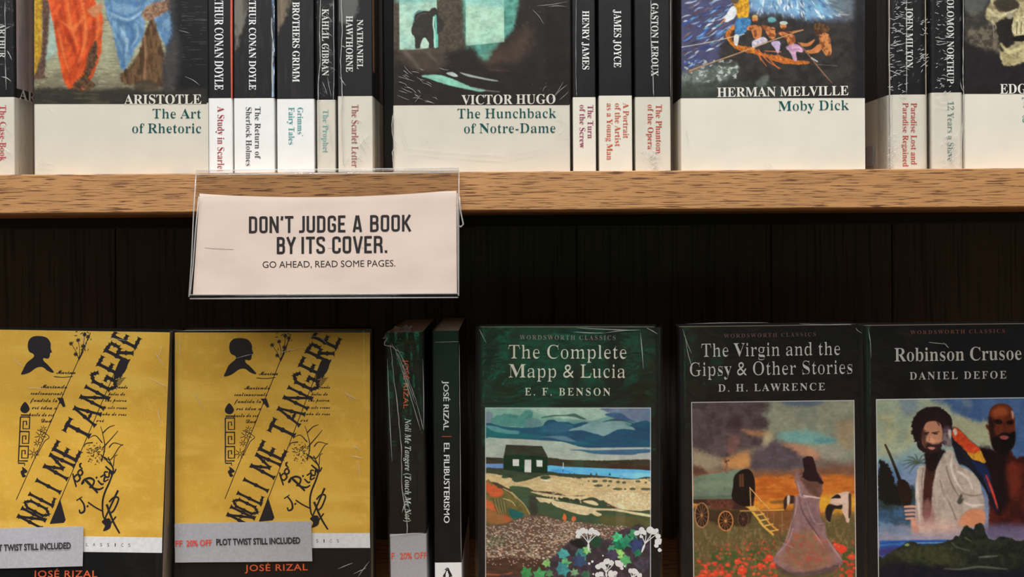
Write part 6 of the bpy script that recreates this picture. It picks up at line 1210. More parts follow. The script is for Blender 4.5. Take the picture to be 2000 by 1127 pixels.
A.P([(950, 285), (980, 260), (1090, 230), (1180, 190), (1300, 170), (1420, 178), (1540, 180), (1570, 220), (1640, 240), (1668, 275), (1600, 265), (1480, 270), (1400, 310), (1330, 340), (1260, 320), (1180, 300), (1080, 275)], (122, 152, 154), 1.2, 1, 1, tex=.4, tcol=(96, 134, 142), tsc=20)
A.P([(660, 135), (780, 112), (900, 112), (1010, 96), (1060, 118), (1140, 155), (1090, 160), (1010, 132), (900, 124), (780, 128), (670, 145)], (62, 96, 88), 1, 1); A.P([(1080, 225), (1110, 190), (1160, 200), (1100, 218)], (44, 78, 104), 1)
A.P([(1310, 190), (1380, 165), (1480, 150), (1640, 195), (1660, 215), (1560, 180), (1420, 176)], (52, 76, 92), 1, 1); A.P([(1340, 110), (1440, 84), (1530, 100), (1600, 150), (1680, 190), (1500, 160)], (58, 84, 122), 1.5, 1)
A.P([(640, 352), (800, 338), (920, 346), (1020, 396), (1010, 404), (880, 388), (760, 360)], (82, 112, 132), 1.2, 1)
A.P([(40, 370), (220, 366), (500, 376), (740, 396), (900, 408), (1050, 452), (1200, 468), (1840, 462), (1840, 480), (1300, 480), (1400, 540), (1840, 520), (1840, 610), (40, 590)], (158, 166, 154), 1, 1, 0, tex=.4, tcol=(140, 160, 150), tsc=20)
A.P([(1250, 478), (1840, 470), (1840, 600), (1250, 560)], (162, 164, 160), 3, .8, smooth=False)
A.P([(960, 492), (1080, 486), (1200, 496), (1400, 490), (1840, 484), (1840, 516), (1700, 530), (1640, 544), (1300, 538), (1180, 524), (1080, 502)], (58, 92, 122), 1, 1)
A.P([(40, 572), (240, 580), (720, 574), (900, 596), (1100, 600), (1300, 606), (1600, 598), (1840, 602), (1840, 712), (1300, 690), (720, 662), (40, 640)], (56, 52, 40), 1, 1, 1, tex=.5, tcol=(40, 34, 28), tsc=(20, 3)); A.P([(1350, 655), (1840, 660), (1840, 712), (1400, 692)], (60, 38, 32), 2, .9, smooth=False)
A.P([(40, 640), (240, 640), (240, 690), (40, 688)], (96, 128, 176), 1, 1, smooth=False)
A.P([(720, 660), (900, 672), (1100, 680), (1400, 694), (1840, 716), (1840, 790), (1640, 806), (1440, 784), (1200, 764), (1000, 750), (860, 744), (720, 726)], (88, 164, 214), .8, 1); A.P([(760, 700), (900, 706), (1000, 740), (800, 730)], (60, 130, 196), 2, .8); A.P([(1500, 740), (1840, 745), (1840, 785), (1640, 800), (1560, 780)], (120, 184, 224), 2, .8)
# shore
A.P([(40, 690), (250, 700), (720, 724), (860, 744), (1100, 762), (1440, 788), (1640, 806), (1760, 786), (1840, 790), (1840, 860), (40, 830)], (52, 60, 46), 1, 1, 1)
A.P([(40, 745), (140, 750), (230, 770), (340, 800), (440, 830), (560, 800), (660, 770), (760, 765), (960, 790), (1080, 800), (1200, 790), (1400, 800), (1600, 812), (1840, 830), (1840, 1140), (1700, 1150), (1500, 1110), (1350, 1060), (1300, 1010), (1250, 1000), (1040, 985), (960, 1000), (800, 950), (500, 930), (300, 910), (180, 850), (40, 820)], (190, 166, 122), 1, 1, 1, tex=.5, tcol=(164, 146, 108), tsc=(10, 3))
A.N((5, 3), .6, .1, (214, 196, 160), .6, 61, box=(700, 790, 1840, 1100))
for x0, x1, y0, y1 in ((220, 300, 765, 800), (330, 460, 790, 838), (400, 560, 760, 800), (640, 750, 770, 810)): A.E((x0 + x1) / 2, (y0 + y1) / 2, (x1 - x0) / 2, (y1 - y0) / 2, (54, 70, 52), 1, 1, 1.5, 3)
for x_, y_, r_ in ((1000, 790, 12), (1165, 830, 12), (1235, 830, 30), (1340, 828, 28), (1400, 830, 22), (1485, 838, 22), (1550, 844, 22), (1700, 832, 30), (1785, 845, 14), (1270, 878, 50), (1380, 878, 14), (1100, 872, 6), (1480, 915, 50), (1560, 915, 14), (1640, 912, 34), (1790, 915, 60)): A.E(x_, y_, r_, min(r_ * .7, 14), (74, 80, 58), .8, .95, .8, 3)
for x_ in (640, 720, 960, 1010, 1190, 1250, 1395): A.P([(x_ - 14, 765), (x_, 735), (x_ + 14, 768)], (40, 70, 54), .8, 1, smooth=False)
A.P([(660, 810), (740, 822), (740, 832), (650, 824)], (206, 196, 170), .8)
# hut
A.P([(268, 433), (660, 450), (718, 560), (244, 556)], (48, 42, 34), .7, 1, smooth=False, tex=.3, tcol=(36, 50, 36), tsc=8)
A.P([(242, 555), (300, 545), (400, 542), (640, 556), (720, 562), (718, 742), (470, 735), (242, 706)], (16, 40, 28), .8, 1, smooth=False)
A.P([(342, 592), (411, 592), (409, 666), (342, 664)], (190, 194, 190), .6, 1, smooth=False); A.P([(472, 596), (544, 596), (541, 735), (468, 733)], (186, 188, 182), .6, 1, smooth=False); A.P([(598, 600), (664, 602), (662, 674), (600, 672)], (190, 194, 190), .6, 1, smooth=False)
A.L([(889, 630), (889, 700)], 7, (206, 214, 216), .6); A.L([(889, 700), (889, 724)], 8, (40, 70, 130), .6)
A.T = (940, 950, .18)
# green marsh
A.P([(300, 0), (500, 10), (560, 40), (760, 110), (900, 100), (1100, 110), (1300, 110), (1360, 200), (1450, 240), (1840, 255), (1840, 470), (1400, 440), (1260, 420), (900, 370), (640, 300), (520, 310), (440, 180)], (60, 76, 52), 1, 1, 1, tex=.45, tcol=(40, 66, 56), tsc=(24, 8))
A.P([(1300, 320), (1840, 350), (1840, 460), (1400, 440)], (82, 76, 44), 4, .8, 3); A.P([(520, 110), (600, 130), (610, 290), (540, 300)], (50, 46, 44), 2, .8, 3, 3); A.P([(1460, 260), (1560, 260), (1560, 445), (1460, 440)], (104, 96, 74), 2, .4, smooth=False)
A.P([(540, 55), (700, 72), (900, 100), (1180, 100), (1250, 60), (1400, 60), (1840, 90), (1840, 235), (1700, 262), (1500, 240), (1380, 180), (1340, 150), (1290, 150), (1230, 120), (1170, 118), (1090, 150), (1080, 180), (960, 160), (840, 150), (770, 130), (600, 80)], (196, 178, 136), .9, 1, .8, tex=.5, tcol=(168, 148, 116), tsc=4)
A.P([(600, 115), (760, 135), (830, 160), (960, 178), (1230, 232), (1440, 240), (1640, 272), (1838, 305), (1838, 330), (1640, 298), (1440, 262), (1240, 262), (1310, 300), (1260, 322), (1190, 290), (1150, 308), (1050, 298), (900, 250), (790, 205), (755, 170), (740, 185), (700, 170), (640, 168), (612, 140)], (200, 184, 144), .9, 1, .5, tex=.5, tcol=(176, 156, 122), tsc=4)
for x0, x1, y_ in ((840, 955, 135), (970, 1065, 150)): A.P([(x0, y_ - 20), (x0 + 30, y_ - 8), (x0 + 60, y_ - 22), (x1, y_ - 6), (x1, y_ + 34), (x0, y_ + 10)], (44, 56, 42), .8, 1)
A.P([(1090, 140), (1240, 128), (1260, 190), (1100, 170)], (60, 62, 46), 1, 1); A.P([(1100, 158), (1200, 150), (1262, 180), (1262, 205), (1180, 190)], (200, 184, 146), .8, 1)
for x_ in range(560, 800, 34): A.E(x_, 96 + (x_ - 560) * .12, 14, 9, (46, 58, 42), .7)
A.N((4, 2.5), .58, .1, (222, 208, 176), .7, 64, box=(1350, 60, 1836, 250))
# red heath on the left
A.P([(40, -60), (180, 10), (330, 60), (420, 150), (500, 240), (530, 310), (420, 350), (330, 380), (200, 410), (40, 400)], (104, 92, 52), 1.2, 1, 2, tex=.5, tcol=(72, 74, 44), tsc=8)
A.P([(40, -50), (120, -20), (220, 30), (240, 80), (200, 115), (120, 110), (60, 60)], (186, 82, 48), 2, .95, 3); A.P([(45, 130), (110, 170), (190, 230), (210, 280), (120, 260), (40, 220)], (184, 90, 52), 3, .9, 3); A.P([(50, 250), (200, 300), (330, 350), (240, 400), (60, 380)], (150, 96, 58), 4, .8, 3); A.P([(240, 290), (330, 370), (260, 390)], (160, 80, 46), 3, .8)
for q in [((330, 60), (400, 130), (470, 200), (525, 300)), ((240, 20), (330, 70), (380, 130)), ((240, 130), (330, 160), (370, 210))]: A.L(q, 8, (190, 166, 116), 1.2, .9)
for i in range(9): A.L([(130 + i * 16, 120 + i * 4), (150 + i * 15, 220), (190 + i * 11, 300)], (5, 12, 4), (112, 124, 76) if i % 2 else (78, 66, 50), 1.2, .9)
A.P([(300, 230), (380, 260), (460, 290), (440, 340), (350, 350), (300, 290)], (24, 86, 86), 2, .95, 2)
# shingle
A.P([(40, 430), (200, 420), (380, 350), (560, 310), (720, 330), (900, 370), (1200, 400), (1300, 430), (1840, 460), (1840, 560), (1500, 560), (1300, 640), (1000, 640), (860, 700), (620, 780), (300, 800), (40, 760)], (92, 72, 62), 1.5, 1, 2, 4)
rs = random.Random(12)
for i in range(1500):
    t = rs.random(); x_ = rs.uniform(48, 1830) if t > .45 else rs.uniform(48, 1100); top = 430 - 110 * math.exp(-((x_ - 620) / 330.0) ** 2) if x_ < 900 else 372 + (x_ - 900) * .09
    if x_ < 300: top = 425
    lim = 790 if x_ < 820 else (640 if x_ < 1300 else 590)
    y_ = top + (lim - top) * rs.random() ** 1.1 
    r_ = 7 + 5 * (y_ - top) / 400; br = rs.uniform(.7, 1.08); cc = rs.choice([(204, 178, 150), (186, 160, 140), (176, 140, 116), (206, 190, 172), (150, 150, 130)])
    A.L([(x_ - r_ * .5, y_), (x_ + r_ * .5, y_ + rs.uniform(-3, 3))], r_ * 1.1, tuple(c * br for c in cc), .6, .85)
for i in range(8): A.L([(60 + i * 26, 640), (80 + i * 24, 590), (130 + i * 20, 520 + i * 6)], (9, 4), (44, 92, 62) if i % 2 else (120, 140, 104), .9, .95)
A.P([(880, 350), (890, 310), (903, 290), (925, 330), (915, 372)], (198, 94, 50), 1, 1); A.P([(980, 370), (985, 330), (1010, 320), (1030, 345), (1010, 378)], (176, 92, 56), 1, 1)
A.P([(40, 780), (620, 790), (700, 900), (800, 1000), (40, 1000)], (74, 52, 42), 4, .95, 3, tex=.5, tcol=(50, 36, 32), tsc=(20, 4)); A.L([(60, 950), (220, 960), (330, 935)], 14, (176, 92, 54), 2, .8)
for i in range(40): x_, y_ = rs.uniform(60, 620), rs.uniform(740, 860); A.E(x_, y_, 6, 5, (196, 172, 150), .6, .9)
# dark thicket with leaves
A.P([(960, 590), (1040, 560), (1130, 540), (1300, 560), (1420, 570), (1450, 500), (1840, 470), (1840, 1400), (40, 1400), (40, 1000), (620, 960), (720, 820), (860, 690)], (50, 44, 50), 3, 1, 4, 6, tex=.7, tcol=(70, 58, 68), tsc=10)
A.P([(960, 600), (1080, 570), (1130, 640), (1060, 670)], (22, 26, 26), 3, .9, 3); A.P([(1200, 540), (1300, 560), (1290, 650), (1210, 650)], (26, 66, 46), 3, .9, 3)
def leaf(cx, cy, r, col, rot=0.0, n=6):
    P_ = []
    for i in range(n * 2): t = rot + i * math.pi / n; q = r * (rs.uniform(.75, 1.15) if i % 2 == 0 else rs.uniform(.5, .72)); P_.append((cx + q * math.cos(t), cy + q * math.sin(t)))
    A.P(P_, col, .8, 1, .5, smooth=False, tex=.4, tcol=tuple(c * .6 for c in col), tsc=5)
for x_, y_, r_, c_, t_ in ((890, 730, 78, (70, 150, 150), .2), (1090, 730, 90, (62, 128, 120), 1), (1150, 690, 50, (130, 190, 110), .6), (910, 830, 66, (96, 170, 110), .9), (880, 900, 90, (60, 134, 138), .1), (1070, 800, 90, (52, 70, 102), .4), (710, 830, 56, (132, 184, 110), .8), (490, 940, 84, (60, 130, 76), .2), (630, 960, 90, (70, 150, 92), .5), (740, 940, 50, (84, 130, 90), .5), (1140, 950, 60, (60, 100, 80), 1), (1480, 560, 80, (70, 178, 120), .3), (1560, 600, 90, (44, 130, 96), .7), (1660, 520, 70, (60, 140, 96), 1), (1690, 640, 100, (50, 64, 104), .2), (1490, 640, 70, (28, 110, 80), .6), (1410, 680, 60, (74, 140, 110), .1), (1500, 730, 66, (150, 210, 110), .9), (1560, 800, 76, (84, 160, 100), .4), (1700, 720, 56, (40, 110, 84), 1.1), (1420, 740, 80, (70, 62, 86), .1), (1230, 860, 60, (52, 46, 60), .4), (1740, 860, 100, (66, 62, 74), .4), (1010, 930, 50, (110, 150, 110), .3), (860, 1080, 120, (60, 130, 110), .2), (1300, 1100, 110, (70, 140, 90), .5)):
    leaf(x_, y_, r_, c_, t_)
A.grain(.1, (.98, .97, .96)); border(A, 948.3, 796.3, 1270.7, 1190, (170, 176, 172))
A.build('front_picture', b, M_pic_low, LOW)
k = b.ink((940, 950, .18)); 
FL = ((1030, 1290, 490, 1165, 700), (1680, 1940, 490, 1740, 715), (1260, 1440, 840, 1360, 990), (1600, 1740, 930, 1590, 1010), (1225, 1480, 960, 1340, 1080))
rs = random.Random(5)
for x0, x1, y_, sx_, sy_ in FL:
    xm = (x0 + x1) / 2
    for t in (0.15, .42, .7, .95):
        k.line([(sx_, sy_), (sx_ + (xm - sx_) * .5, (sy_ + y_) / 2 + 20), (x0 + (x1 - x0) * t, y_ + 10)], (12, 7))
for cx, cy, r_ in ((1060, 500, 34), (1050, 540, 26), (1100, 475, 34), (1140, 490, 26), (1200, 480, 32), (1240, 495, 30), (1270, 515, 22), (1180, 500, 22), (1690, 505, 30), (1740, 480, 34), (1770, 500, 24), (1830, 470, 36), (1870, 490, 36), (1900, 480, 26), (1920, 540, 28), (1735, 545, 18), (1915, 600, 34), (1900, 640, 24), (1935, 690, 22), (1940, 580, 18), (1270, 870, 30), (1310, 850, 34), (1360, 810, 34), (1410, 830, 28), (1340, 880, 24), (1480, 830, 34), (1510, 850, 30), (1525, 890, 18), (1555, 865, 12), (1170, 835, 14), (1205, 815, 14), (1320, 750, 9), (1620, 915, 28), (1660, 920, 32), (1690, 940, 24), (1720, 970, 26), (1260, 960, 30), (1300, 950, 30), (1410, 950, 36), (1450, 940, 26), (1215, 950, 10)):
    k.poly([(cx + r_ * (1 + .2 * rs.uniform(-1, 1)) * math.cos(t), cy + r_ * (1 + .2 * rs.uniform(-1, 1)) * math.sin(t)) for t in [j * math.pi / 4 for j in range(8)]], True)
k.build('flower_print', ink((206, 216, 190), LOW))
SIL = (190, 184, 168)
k = b.ink(); k.text('WORDSWORTH CLASSICS', 'B', (1015, 663), (1203, 664), 8.5, thin=.01, track=.18); k.build('series_lettering', ink((112, 98, 92), LOW))
k = b.ink(); k.text('The Complete', 'B', (992, 700), (1225.5, 700.5), 26.2, thin=.034); k.text('Mapp & Lucia', 'B', (992.5, 737), (1223, 738), 25.8, thin=.034); k.build('title_lettering', ink(SIL, LOW))
k = b.ink(); k.text('E. F. BENSON', 'B', (1024.5, 772), (1192.5, 772.6), 14.4, thin=.016, track=.16); k.build('author_lettering', ink(SIL, LOW))
b.wrap(M_film, seed=71, amp=.0016, gap=.001, sc=.045)
b.creases([(1125, 640, 1240, 645), (1120, 648, 1180, 650), (1180, 650, 1250, 644), (1250, 648, 1256, 720), (936, 642, 950, 670), (1262, 640, 1284, 652)], .0003, 72)

b = classic('glossy black classic with a caravan and a woman in a pale gown', 1330, 0.7, 0.1222)
A = Art(1350, 785, 1669, 1190, 1.15, (110, 90, 80)); A.T = (1340, 780, .17)
A.V([(785, (98, 96, 100)), (860, (120, 112, 104)), (915, (110, 94, 86)), (945, (176, 104, 44)), (985, (190, 130, 50)), (1000, (120, 98, 58)), (1060, (96, 84, 52)), (1190, (60, 76, 40))])
A.P([(900, -20), (1960, -20), (1960, 700), (1500, 640), (1200, 520), (950, 480), (850, 560), (700, 420)], (140, 146, 126), 12, .95, 8, 12, tex=.6, tcol=(112, 128, 120), tsc=22)
A.P([(1100, 20), (1560, 20), (1500, 90), (1300, 100), (1150, 80)], (78, 96, 122), 5, .8, 4); A.P([(1050, 400), (1400, 380), (1720, 480), (1600, 530), (1300, 520), (1150, 500)], (104, 160, 160), 8, .85, 6); A.P([(1480, 470), (1700, 480), (1640, 520), (1500, 520)], (76, 128, 136), 5, .8, 3)
A.P([(50, 20), (900, 20), (900, 200), (960, 300), (860, 400), (900, 500), (780, 570), (600, 580), (500, 680), (300, 640), (60, 560)], (86, 76, 80), 8, 1, 8, 10, tex=.7, tcol=(62, 52, 54), tsc=18); A.N((40, 30), .52, .2, (122, 104, 108), .6, 73, box=(60, 30, 900, 380))
A.P([(560, 190), (640, 200), (640, 330), (560, 400), (460, 330), (480, 230)], (62, 50, 54), 7, .8, 5); A.P([(460, 480), (560, 420), (620, 480), (560, 620), (480, 640)], (122, 88, 84), 7, .8, 5)
A.P([(640, 360), (820, 370), (960, 390), (900, 440), (760, 420)], (176, 126, 90), 6, .8, 5); A.P([(900, 420), (1000, 400), (980, 520), (900, 570), (860, 560)], (176, 166, 132), 6, .8, 5)
A.P([(80, 590), (300, 650), (420, 720), (330, 800), (200, 840), (80, 800)], (150, 140, 116), 8, .8, 5); A.P([(420, 700), (560, 640), (700, 600), (740, 700), (720, 800), (480, 800)], (196, 142, 84), 8, .85, 5); A.P([(80, 770), (200, 800), (220, 860), (80, 870)], (84, 54, 46), 5, .9, 4)
A.P([(760, 640), (860, 560), (960, 520), (1060, 480), (1150, 540), (1260, 600), (1350, 700), (1340, 780), (1100, 830), (760, 810), (730, 720)], (84, 76, 86), 8, .95, 7, 9, tex=.5, tcol=(64, 58, 66), tsc=14)
A.P([(1110, 540), (1250, 530), (1480, 590), (1540, 680), (1400, 700), (1240, 600)], (186, 134, 104), 7, .8, 5); A.P([(1480, 560), (1760, 560), (1820, 660), (1700, 720), (1560, 680)], (142, 142, 130), 7, .8, 5); A.P([(1700, 300), (1910, 260), (1910, 600), (1780, 560)], (150, 130, 102), 9, .7, 6)
A.P([(800, 830), (1200, 840), (1900, 780), (1910, 900), (1500, 920), (1100, 930), (800, 940)], (112, 78, 60), 7, .8, 5)
A.P([(780, 920), (1240, 900), (1910, 920), (1910, 1300), (780, 1300)], (188, 110, 44), 6, .95, 6, 10, tex=.6, tcol=(160, 78, 30), tsc=(24, 6)); A.P([(1540, 1130), (1910, 1120), (1910, 1300), (1540, 1300)], (206, 160, 50), 8, .9, 4)
A.T = (1340, 940, .17)
A.P([(780, 240), (1200, 230), (1230, 330), (800, 330)], (196, 130, 46), 6, .9, 4); A.P([(960, 240), (1200, 225), (1240, 260), (1000, 270)], (110, 76, 40), 3, .8)
# meadow
A.P([(60, 320), (600, 360), (800, 380), (1230, 360), (1600, 480), (1930, 470), (1930, 1500), (60, 1500)], (98, 84, 54), 6, 1, 5, 8, tex=.6, tcol=(78, 80, 48), tsc=(5, 7)); A.P([(780, 350), (1240, 350), (1160, 560), (1000, 620), (900, 440)], (122, 78, 44), 7, .85, 5)
A.N((4, 7), .55, .12, (128, 112, 76), .6, 81, box=(70, 480, 1900, 900)); A.N((12, 10), .5, .2, (54, 84, 42), .8, 82, box=(70, 800, 1930, 1500)); A.N((3, 9), .58, .1, (90, 130, 66), .6, 83, box=(300, 880, 1050, 1100))
# poppies
rs = random.Random(21)
for i in range(190):
    y_ = 680 + 460 * rs.random() ** .8; x_ = rs.uniform(90, 1010) if rs.random() < .8 else rs.uniform(1640, 1910)
    if x_ < 330 and y_ < 900: continue
    r_ = 5 + 16 * (y_ - 650) / 450 * rs.uniform(.6, 1.2); cc = rs.choice([(204, 66, 44), (186, 70, 52), (214, 84, 56), (168, 72, 54)])
    A.E(x_, y_, r_ * 1.3, r_, cc, 1.6, .8 if y_ < 900 else .95, 1.5, 3, seed=i % 7)
for x_, y_, r_ in ((940, 890, 44), (830, 975, 30), (625, 1035, 44), (980, 970, 36), (385, 1060, 30), (570, 930, 36), (290, 1075, 24), (1700, 760, 40), (1770, 800, 50), (1740, 780, 40), (1880, 890, 34), (1910, 1020, 20), (470, 1090, 30), (200, 970, 20), (170, 1090, 30)):
    A.E(x_, y_, r_ * 1.15, r_ * .85, (216, 66, 44), 1.4, 1, 2, 3); A.E(x_ - r_ * .2, y_ - r_ * .25, r_ * .5, r_ * .3, (236, 104, 74), 1.4, .8)
# caravan
A.P([(60, 200), (530, 190), (780, 160), (760, 300), (700, 330), (560, 330), (60, 250)], (58, 38, 32), 1.5, 1, smooth=False); A.P([(240, 210), (520, 210), (500, 320), (300, 320), (250, 280)], (100, 58, 46), 2, .9, tex=.6, tcol=(60, 36, 32), tsc=4)
A.P([(60, 320), (360, 330), (720, 330), (720, 480), (600, 520), (300, 480), (60, 330)], (52, 40, 30), 4, .85, 3)
A.T = (1340, 780, .17)
A.P([(76, 885), (300, 855), (560, 815), (680, 805), (700, 900), (600, 1150), (540, 1148), (76, 1148)], (104, 124, 106), 1.2, 1, 0, smooth=False, tex=.4, tcol=(84, 102, 88), tsc=(30, 14)); A.L([(80, 1000), (300, 985), (530, 975)], 50, (120, 140, 112), 6, .5); A.L([(80, 1130), (530, 1125)], 30, (72, 84, 74), 4, .7)
A.P([(530, 1000), (540, 900), (590, 840), (660, 808), (720, 815), (765, 880), (782, 980), (770, 1130), (700, 1250), (520, 1160)], (26, 20, 20), 1.2, 1); A.P([(600, 870), (650, 860), (655, 1010), (600, 1010)], (96, 62, 40), 1.5, .9, smooth=False); A.L([(628, 870), (628, 1010)], 6, (30, 22, 20), 1)
A.L([(445, 700), (460, 760), (440, 820), (465, 850)], (24, 8, 16), (120, 76, 60), 2, .9); A.L([(440, 725), (485, 705)], 12, (60, 40, 40), 1.5)
A.T = (1340, 940, .17)
def wheel(cx, cy, rx, ry, col, w=13, sp=10):
    P_ = [(cx + rx * math.cos(t), cy + ry * math.sin(t)) for t in [j * math.pi / 10 for j in range(21)]]
    A.P(P_[:-1], (44, 30, 26), 1.5, .9)
    for j in range(sp):
        t = j * 2 * math.pi / sp + .2; A.L([(cx, cy), (cx + rx * math.cos(t), cy + ry * math.sin(t))], 6, tuple(c * .85 for c in col), .7, .9)
    A.L(P_, w, col, .7, 1); A.E(cx, cy, 14, 16, col, .8)
wheel(165, 390, 78, 140, (160, 116, 78), 12, 12); wheel(440, 460, 82, 112, (184, 122, 70), 13, 12); wheel(640, 440, 60, 90, (96, 66, 48), 8, 8)
A.L([(610, 348), (900, 348), (1110, 340)], 14, (196, 152, 76), 1, 1); A.L([(720, 80), (840, 220), (940, 325)], 11, (206, 162, 104), .8, 1); A.L([(725, 90), (730, 300)], 12, (176, 140, 96), .9, 1); A.L([(820, 220), (822, 340)], 8, (186, 140, 80), .8, .9)
A.P([(665, 300), (780, 290), (800, 340), (760, 350)], (206, 160, 76), 1, 1, smooth=False)
A.L([(720, 320), (800, 420), (870, 520), (980, 620)], 26, (206, 162, 74), 1, 1); A.L([(800, 310), (880, 400), (940, 490), (1030, 570)], 18, (196, 148, 68), 1, 1)
for x_, y_ in ((800, 400), (850, 460), (900, 520), (960, 585)): A.L([(x_ - 10, y_), (x_ + 80, y_ - 16)], 16, (212, 172, 88), .9, 1)
A.L([(915, 330), (920, 450)], 8, (150, 120, 84), 1, .9); A.L([(1088, 370), (1090, 600)], 10, (150, 112, 80), 1.2, .8); A.L([(990, 370), (992, 520)], 8, (150, 112, 80), 1.2, .7); A.L([(1220, 370), (1090, 620)], 10, (120, 84, 74), 1.2, .7); A.L([(600, 352), (1220, 356)], 6, (90, 60, 44), 1, .8)
# horses
A.P([(1110, 220), (1150, 178), (1230, 185), (1240, 260), (1180, 270), (1150, 290), (1120, 340), (1108, 300)], (54, 38, 34), 1.5, 1, 1); A.P([(1150, 185), (1180, 180), (1176, 260), (1150, 290)], (196, 180, 166), 1.5, 1)
A.P([(1640, 300), (1650, 220), (1720, 165), (1840, 140), (1875, 170), (1880, 300), (1860, 400), (1860, 480), (1830, 490), (1800, 400), (1760, 330), (1700, 330), (1660, 400), (1640, 490), (1610, 480), (1585, 380), (1600, 310)], (200, 176, 160), 1.8, 1, 1.5)
A.P([(1655, 215), (1720, 168), (1760, 190), (1760, 215), (1700, 215)], (34, 26, 28), 1.5, 1); A.P([(1600, 310), (1640, 280), (1720, 300), (1780, 290), (1770, 340), (1690, 340), (1660, 410), (1640, 490), (1600, 460), (1582, 380)], (36, 28, 28), 1.8, 1); A.P([(1855, 170), (1885, 180), (1880, 400), (1850, 440), (1855, 300)], (50, 36, 34), 1.8, .9); A.L([(1790, 370), (1850, 470)], (22, 14), (206, 170, 150), 1.5, .9)
# woman in a pale gown seen from behind
A.P([(1245, -60), (1300, -100), (1500, -90), (1555, -20), (1550, 120), (1520, 240), (1530, 420), (1580, 520), (1600, 660), (1700, 800), (1780, 940), (1740, 1000), (1600, 1060), (1400, 1100), (1200, 1080), (1080, 1010), (1000, 960), (985, 880), (1080, 760), (1180, 560), (1225, 380), (1240, 200), (1290, 160), (1250, 60)], (134, 106, 108), 1.6, 1, 2, tex=.45, tcol=(108, 82, 86), tsc=(8, 26), tang=.1)
A.P([(1300, -100), (1500, -90), (1548, 0), (1545, 160), (1500, 200), (1400, 150), (1360, 90), (1310, 0)], (96, 66, 54), 3, .85, 2, tex=.4, tcol=(70, 46, 40), tsc=8)
A.P([(1240, 600), (1400, 560), (1560, 720), (1660, 860), (1640, 980), (1400, 1050), (1180, 1000), (1080, 900), (1180, 740)], (126, 104, 74), 8, .75, 8, 8, tex=.7, tcol=(150, 90, 74), tsc=6)
for i in range(46): x_, y_ = rs.uniform(1130, 1640), rs.uniform(620, 960); A.E(x_, y_, rs.uniform(8, 24), rs.uniform(6, 16), (170, 76, 60), 2.5, .55, 2, 3)
for q, c_ in [(((1260, 190), (1250, 320), (1200, 480), (1130, 700)), (176, 150, 150)), (((1290, 160), (1330, 200), (1420, 190), (1520, 210)), (190, 166, 164)), (((1290, 200), (1310, 330), (1400, 500), (1500, 640), (1560, 780)), (82, 60, 66)), (((1370, 240), (1420, 400), (1480, 500), (1560, 500)), (160, 134, 140)), (((1080, 720), (1180, 760), (1200, 780)), (160, 134, 136)), (((1210, 560), (1160, 700), (1020, 860)), (166, 142, 144)), (((1600, 680), (1700, 830), (1770, 930)), (166, 140, 140)), (((1300, 160), (1280, 60), (1260, 0)), (170, 146, 146)), (((1440, 590), (1520, 700), (1570, 790)), (176, 130, 126)), (((1230, 200), (1220, 380), (1190, 560)), (96, 74, 80))]:
    A.L(q, (6, 18, 6), c_, 2, .8)
A.P([(1000, 960), (1080, 1010), (1200, 1060), (1400, 1050), (1600, 1010), (1740, 960), (1700, 1040), (1500, 1100), (1200, 1100), (1060, 1060)], (78, 66, 66), 3, .8, 3); A.L([(1340, 180), (1520, 212)], 14, (206, 184, 176), 1.5, .9)
A.T = (1340, 780, .17)
A.P([(1335, 700), (1360, 676), (1410, 668), (1450, 690), (1475, 760), (1500, 860), (1540, 930), (1570, 980), (1530, 990), (1490, 960), (1420, 960), (1340, 920), (1310, 900), (1350, 840), (1340, 780)], (34, 20, 26), 1.4, 1, 1.2, tex=.3, tcol=(54, 34, 36)); A.L([(1320, 890), (1280, 910), (1250, 960)], 22, (130, 96, 84), 2, .8)
A.grain(.12, (.93, .89, .86)); border(A, 1350.8, 785.8, 1668, 1190, (176, 172, 168))
A.build('front_picture', Sub(type('R', (), {'loc': staticmethod(lambda x, y, b=b: b.loc(x + (y - 785) * .0122, y - (x - 1350) * .0122))})(), b.root), M_pic_low, LOW)
k = b.ink(); k.text('WORDSWORTH CLASSICS', 'B', (1414, 660), (1594, 656.5), 7.5, thin=.01, track=.18); k.build('series_lettering', ink((84, 62, 62), LOW))
SIL2 = (166, 162, 156)
k = b.ink(); k.text('The Virgin and the', 'B', (1369, 697), (1642.5, 693), 25.5, thin=.034); k.text('Gipsy & Other Stories', 'B', (1345, 734.5), (1667, 729.5), 26, thin=.034); k.build('title_lettering', ink(SIL2, LOW))
k = b.ink(); k.text('D. H. LAWRENCE', 'B', (1402, 765), (1612, 762), 14.2, thin=.016, track=.12); k.build('author_lettering', ink(SIL2, LOW))
b.wrap(M_film, seed=75, amp=.0010, gap=.001, sc=.035)
b.creases([(1332, 640, 1350, 690), (1338, 660, 1352, 720), (1340, 632, 1500, 630), (1670, 640, 1682, 650), (1560, 632, 1670, 632)], .00022, 76)

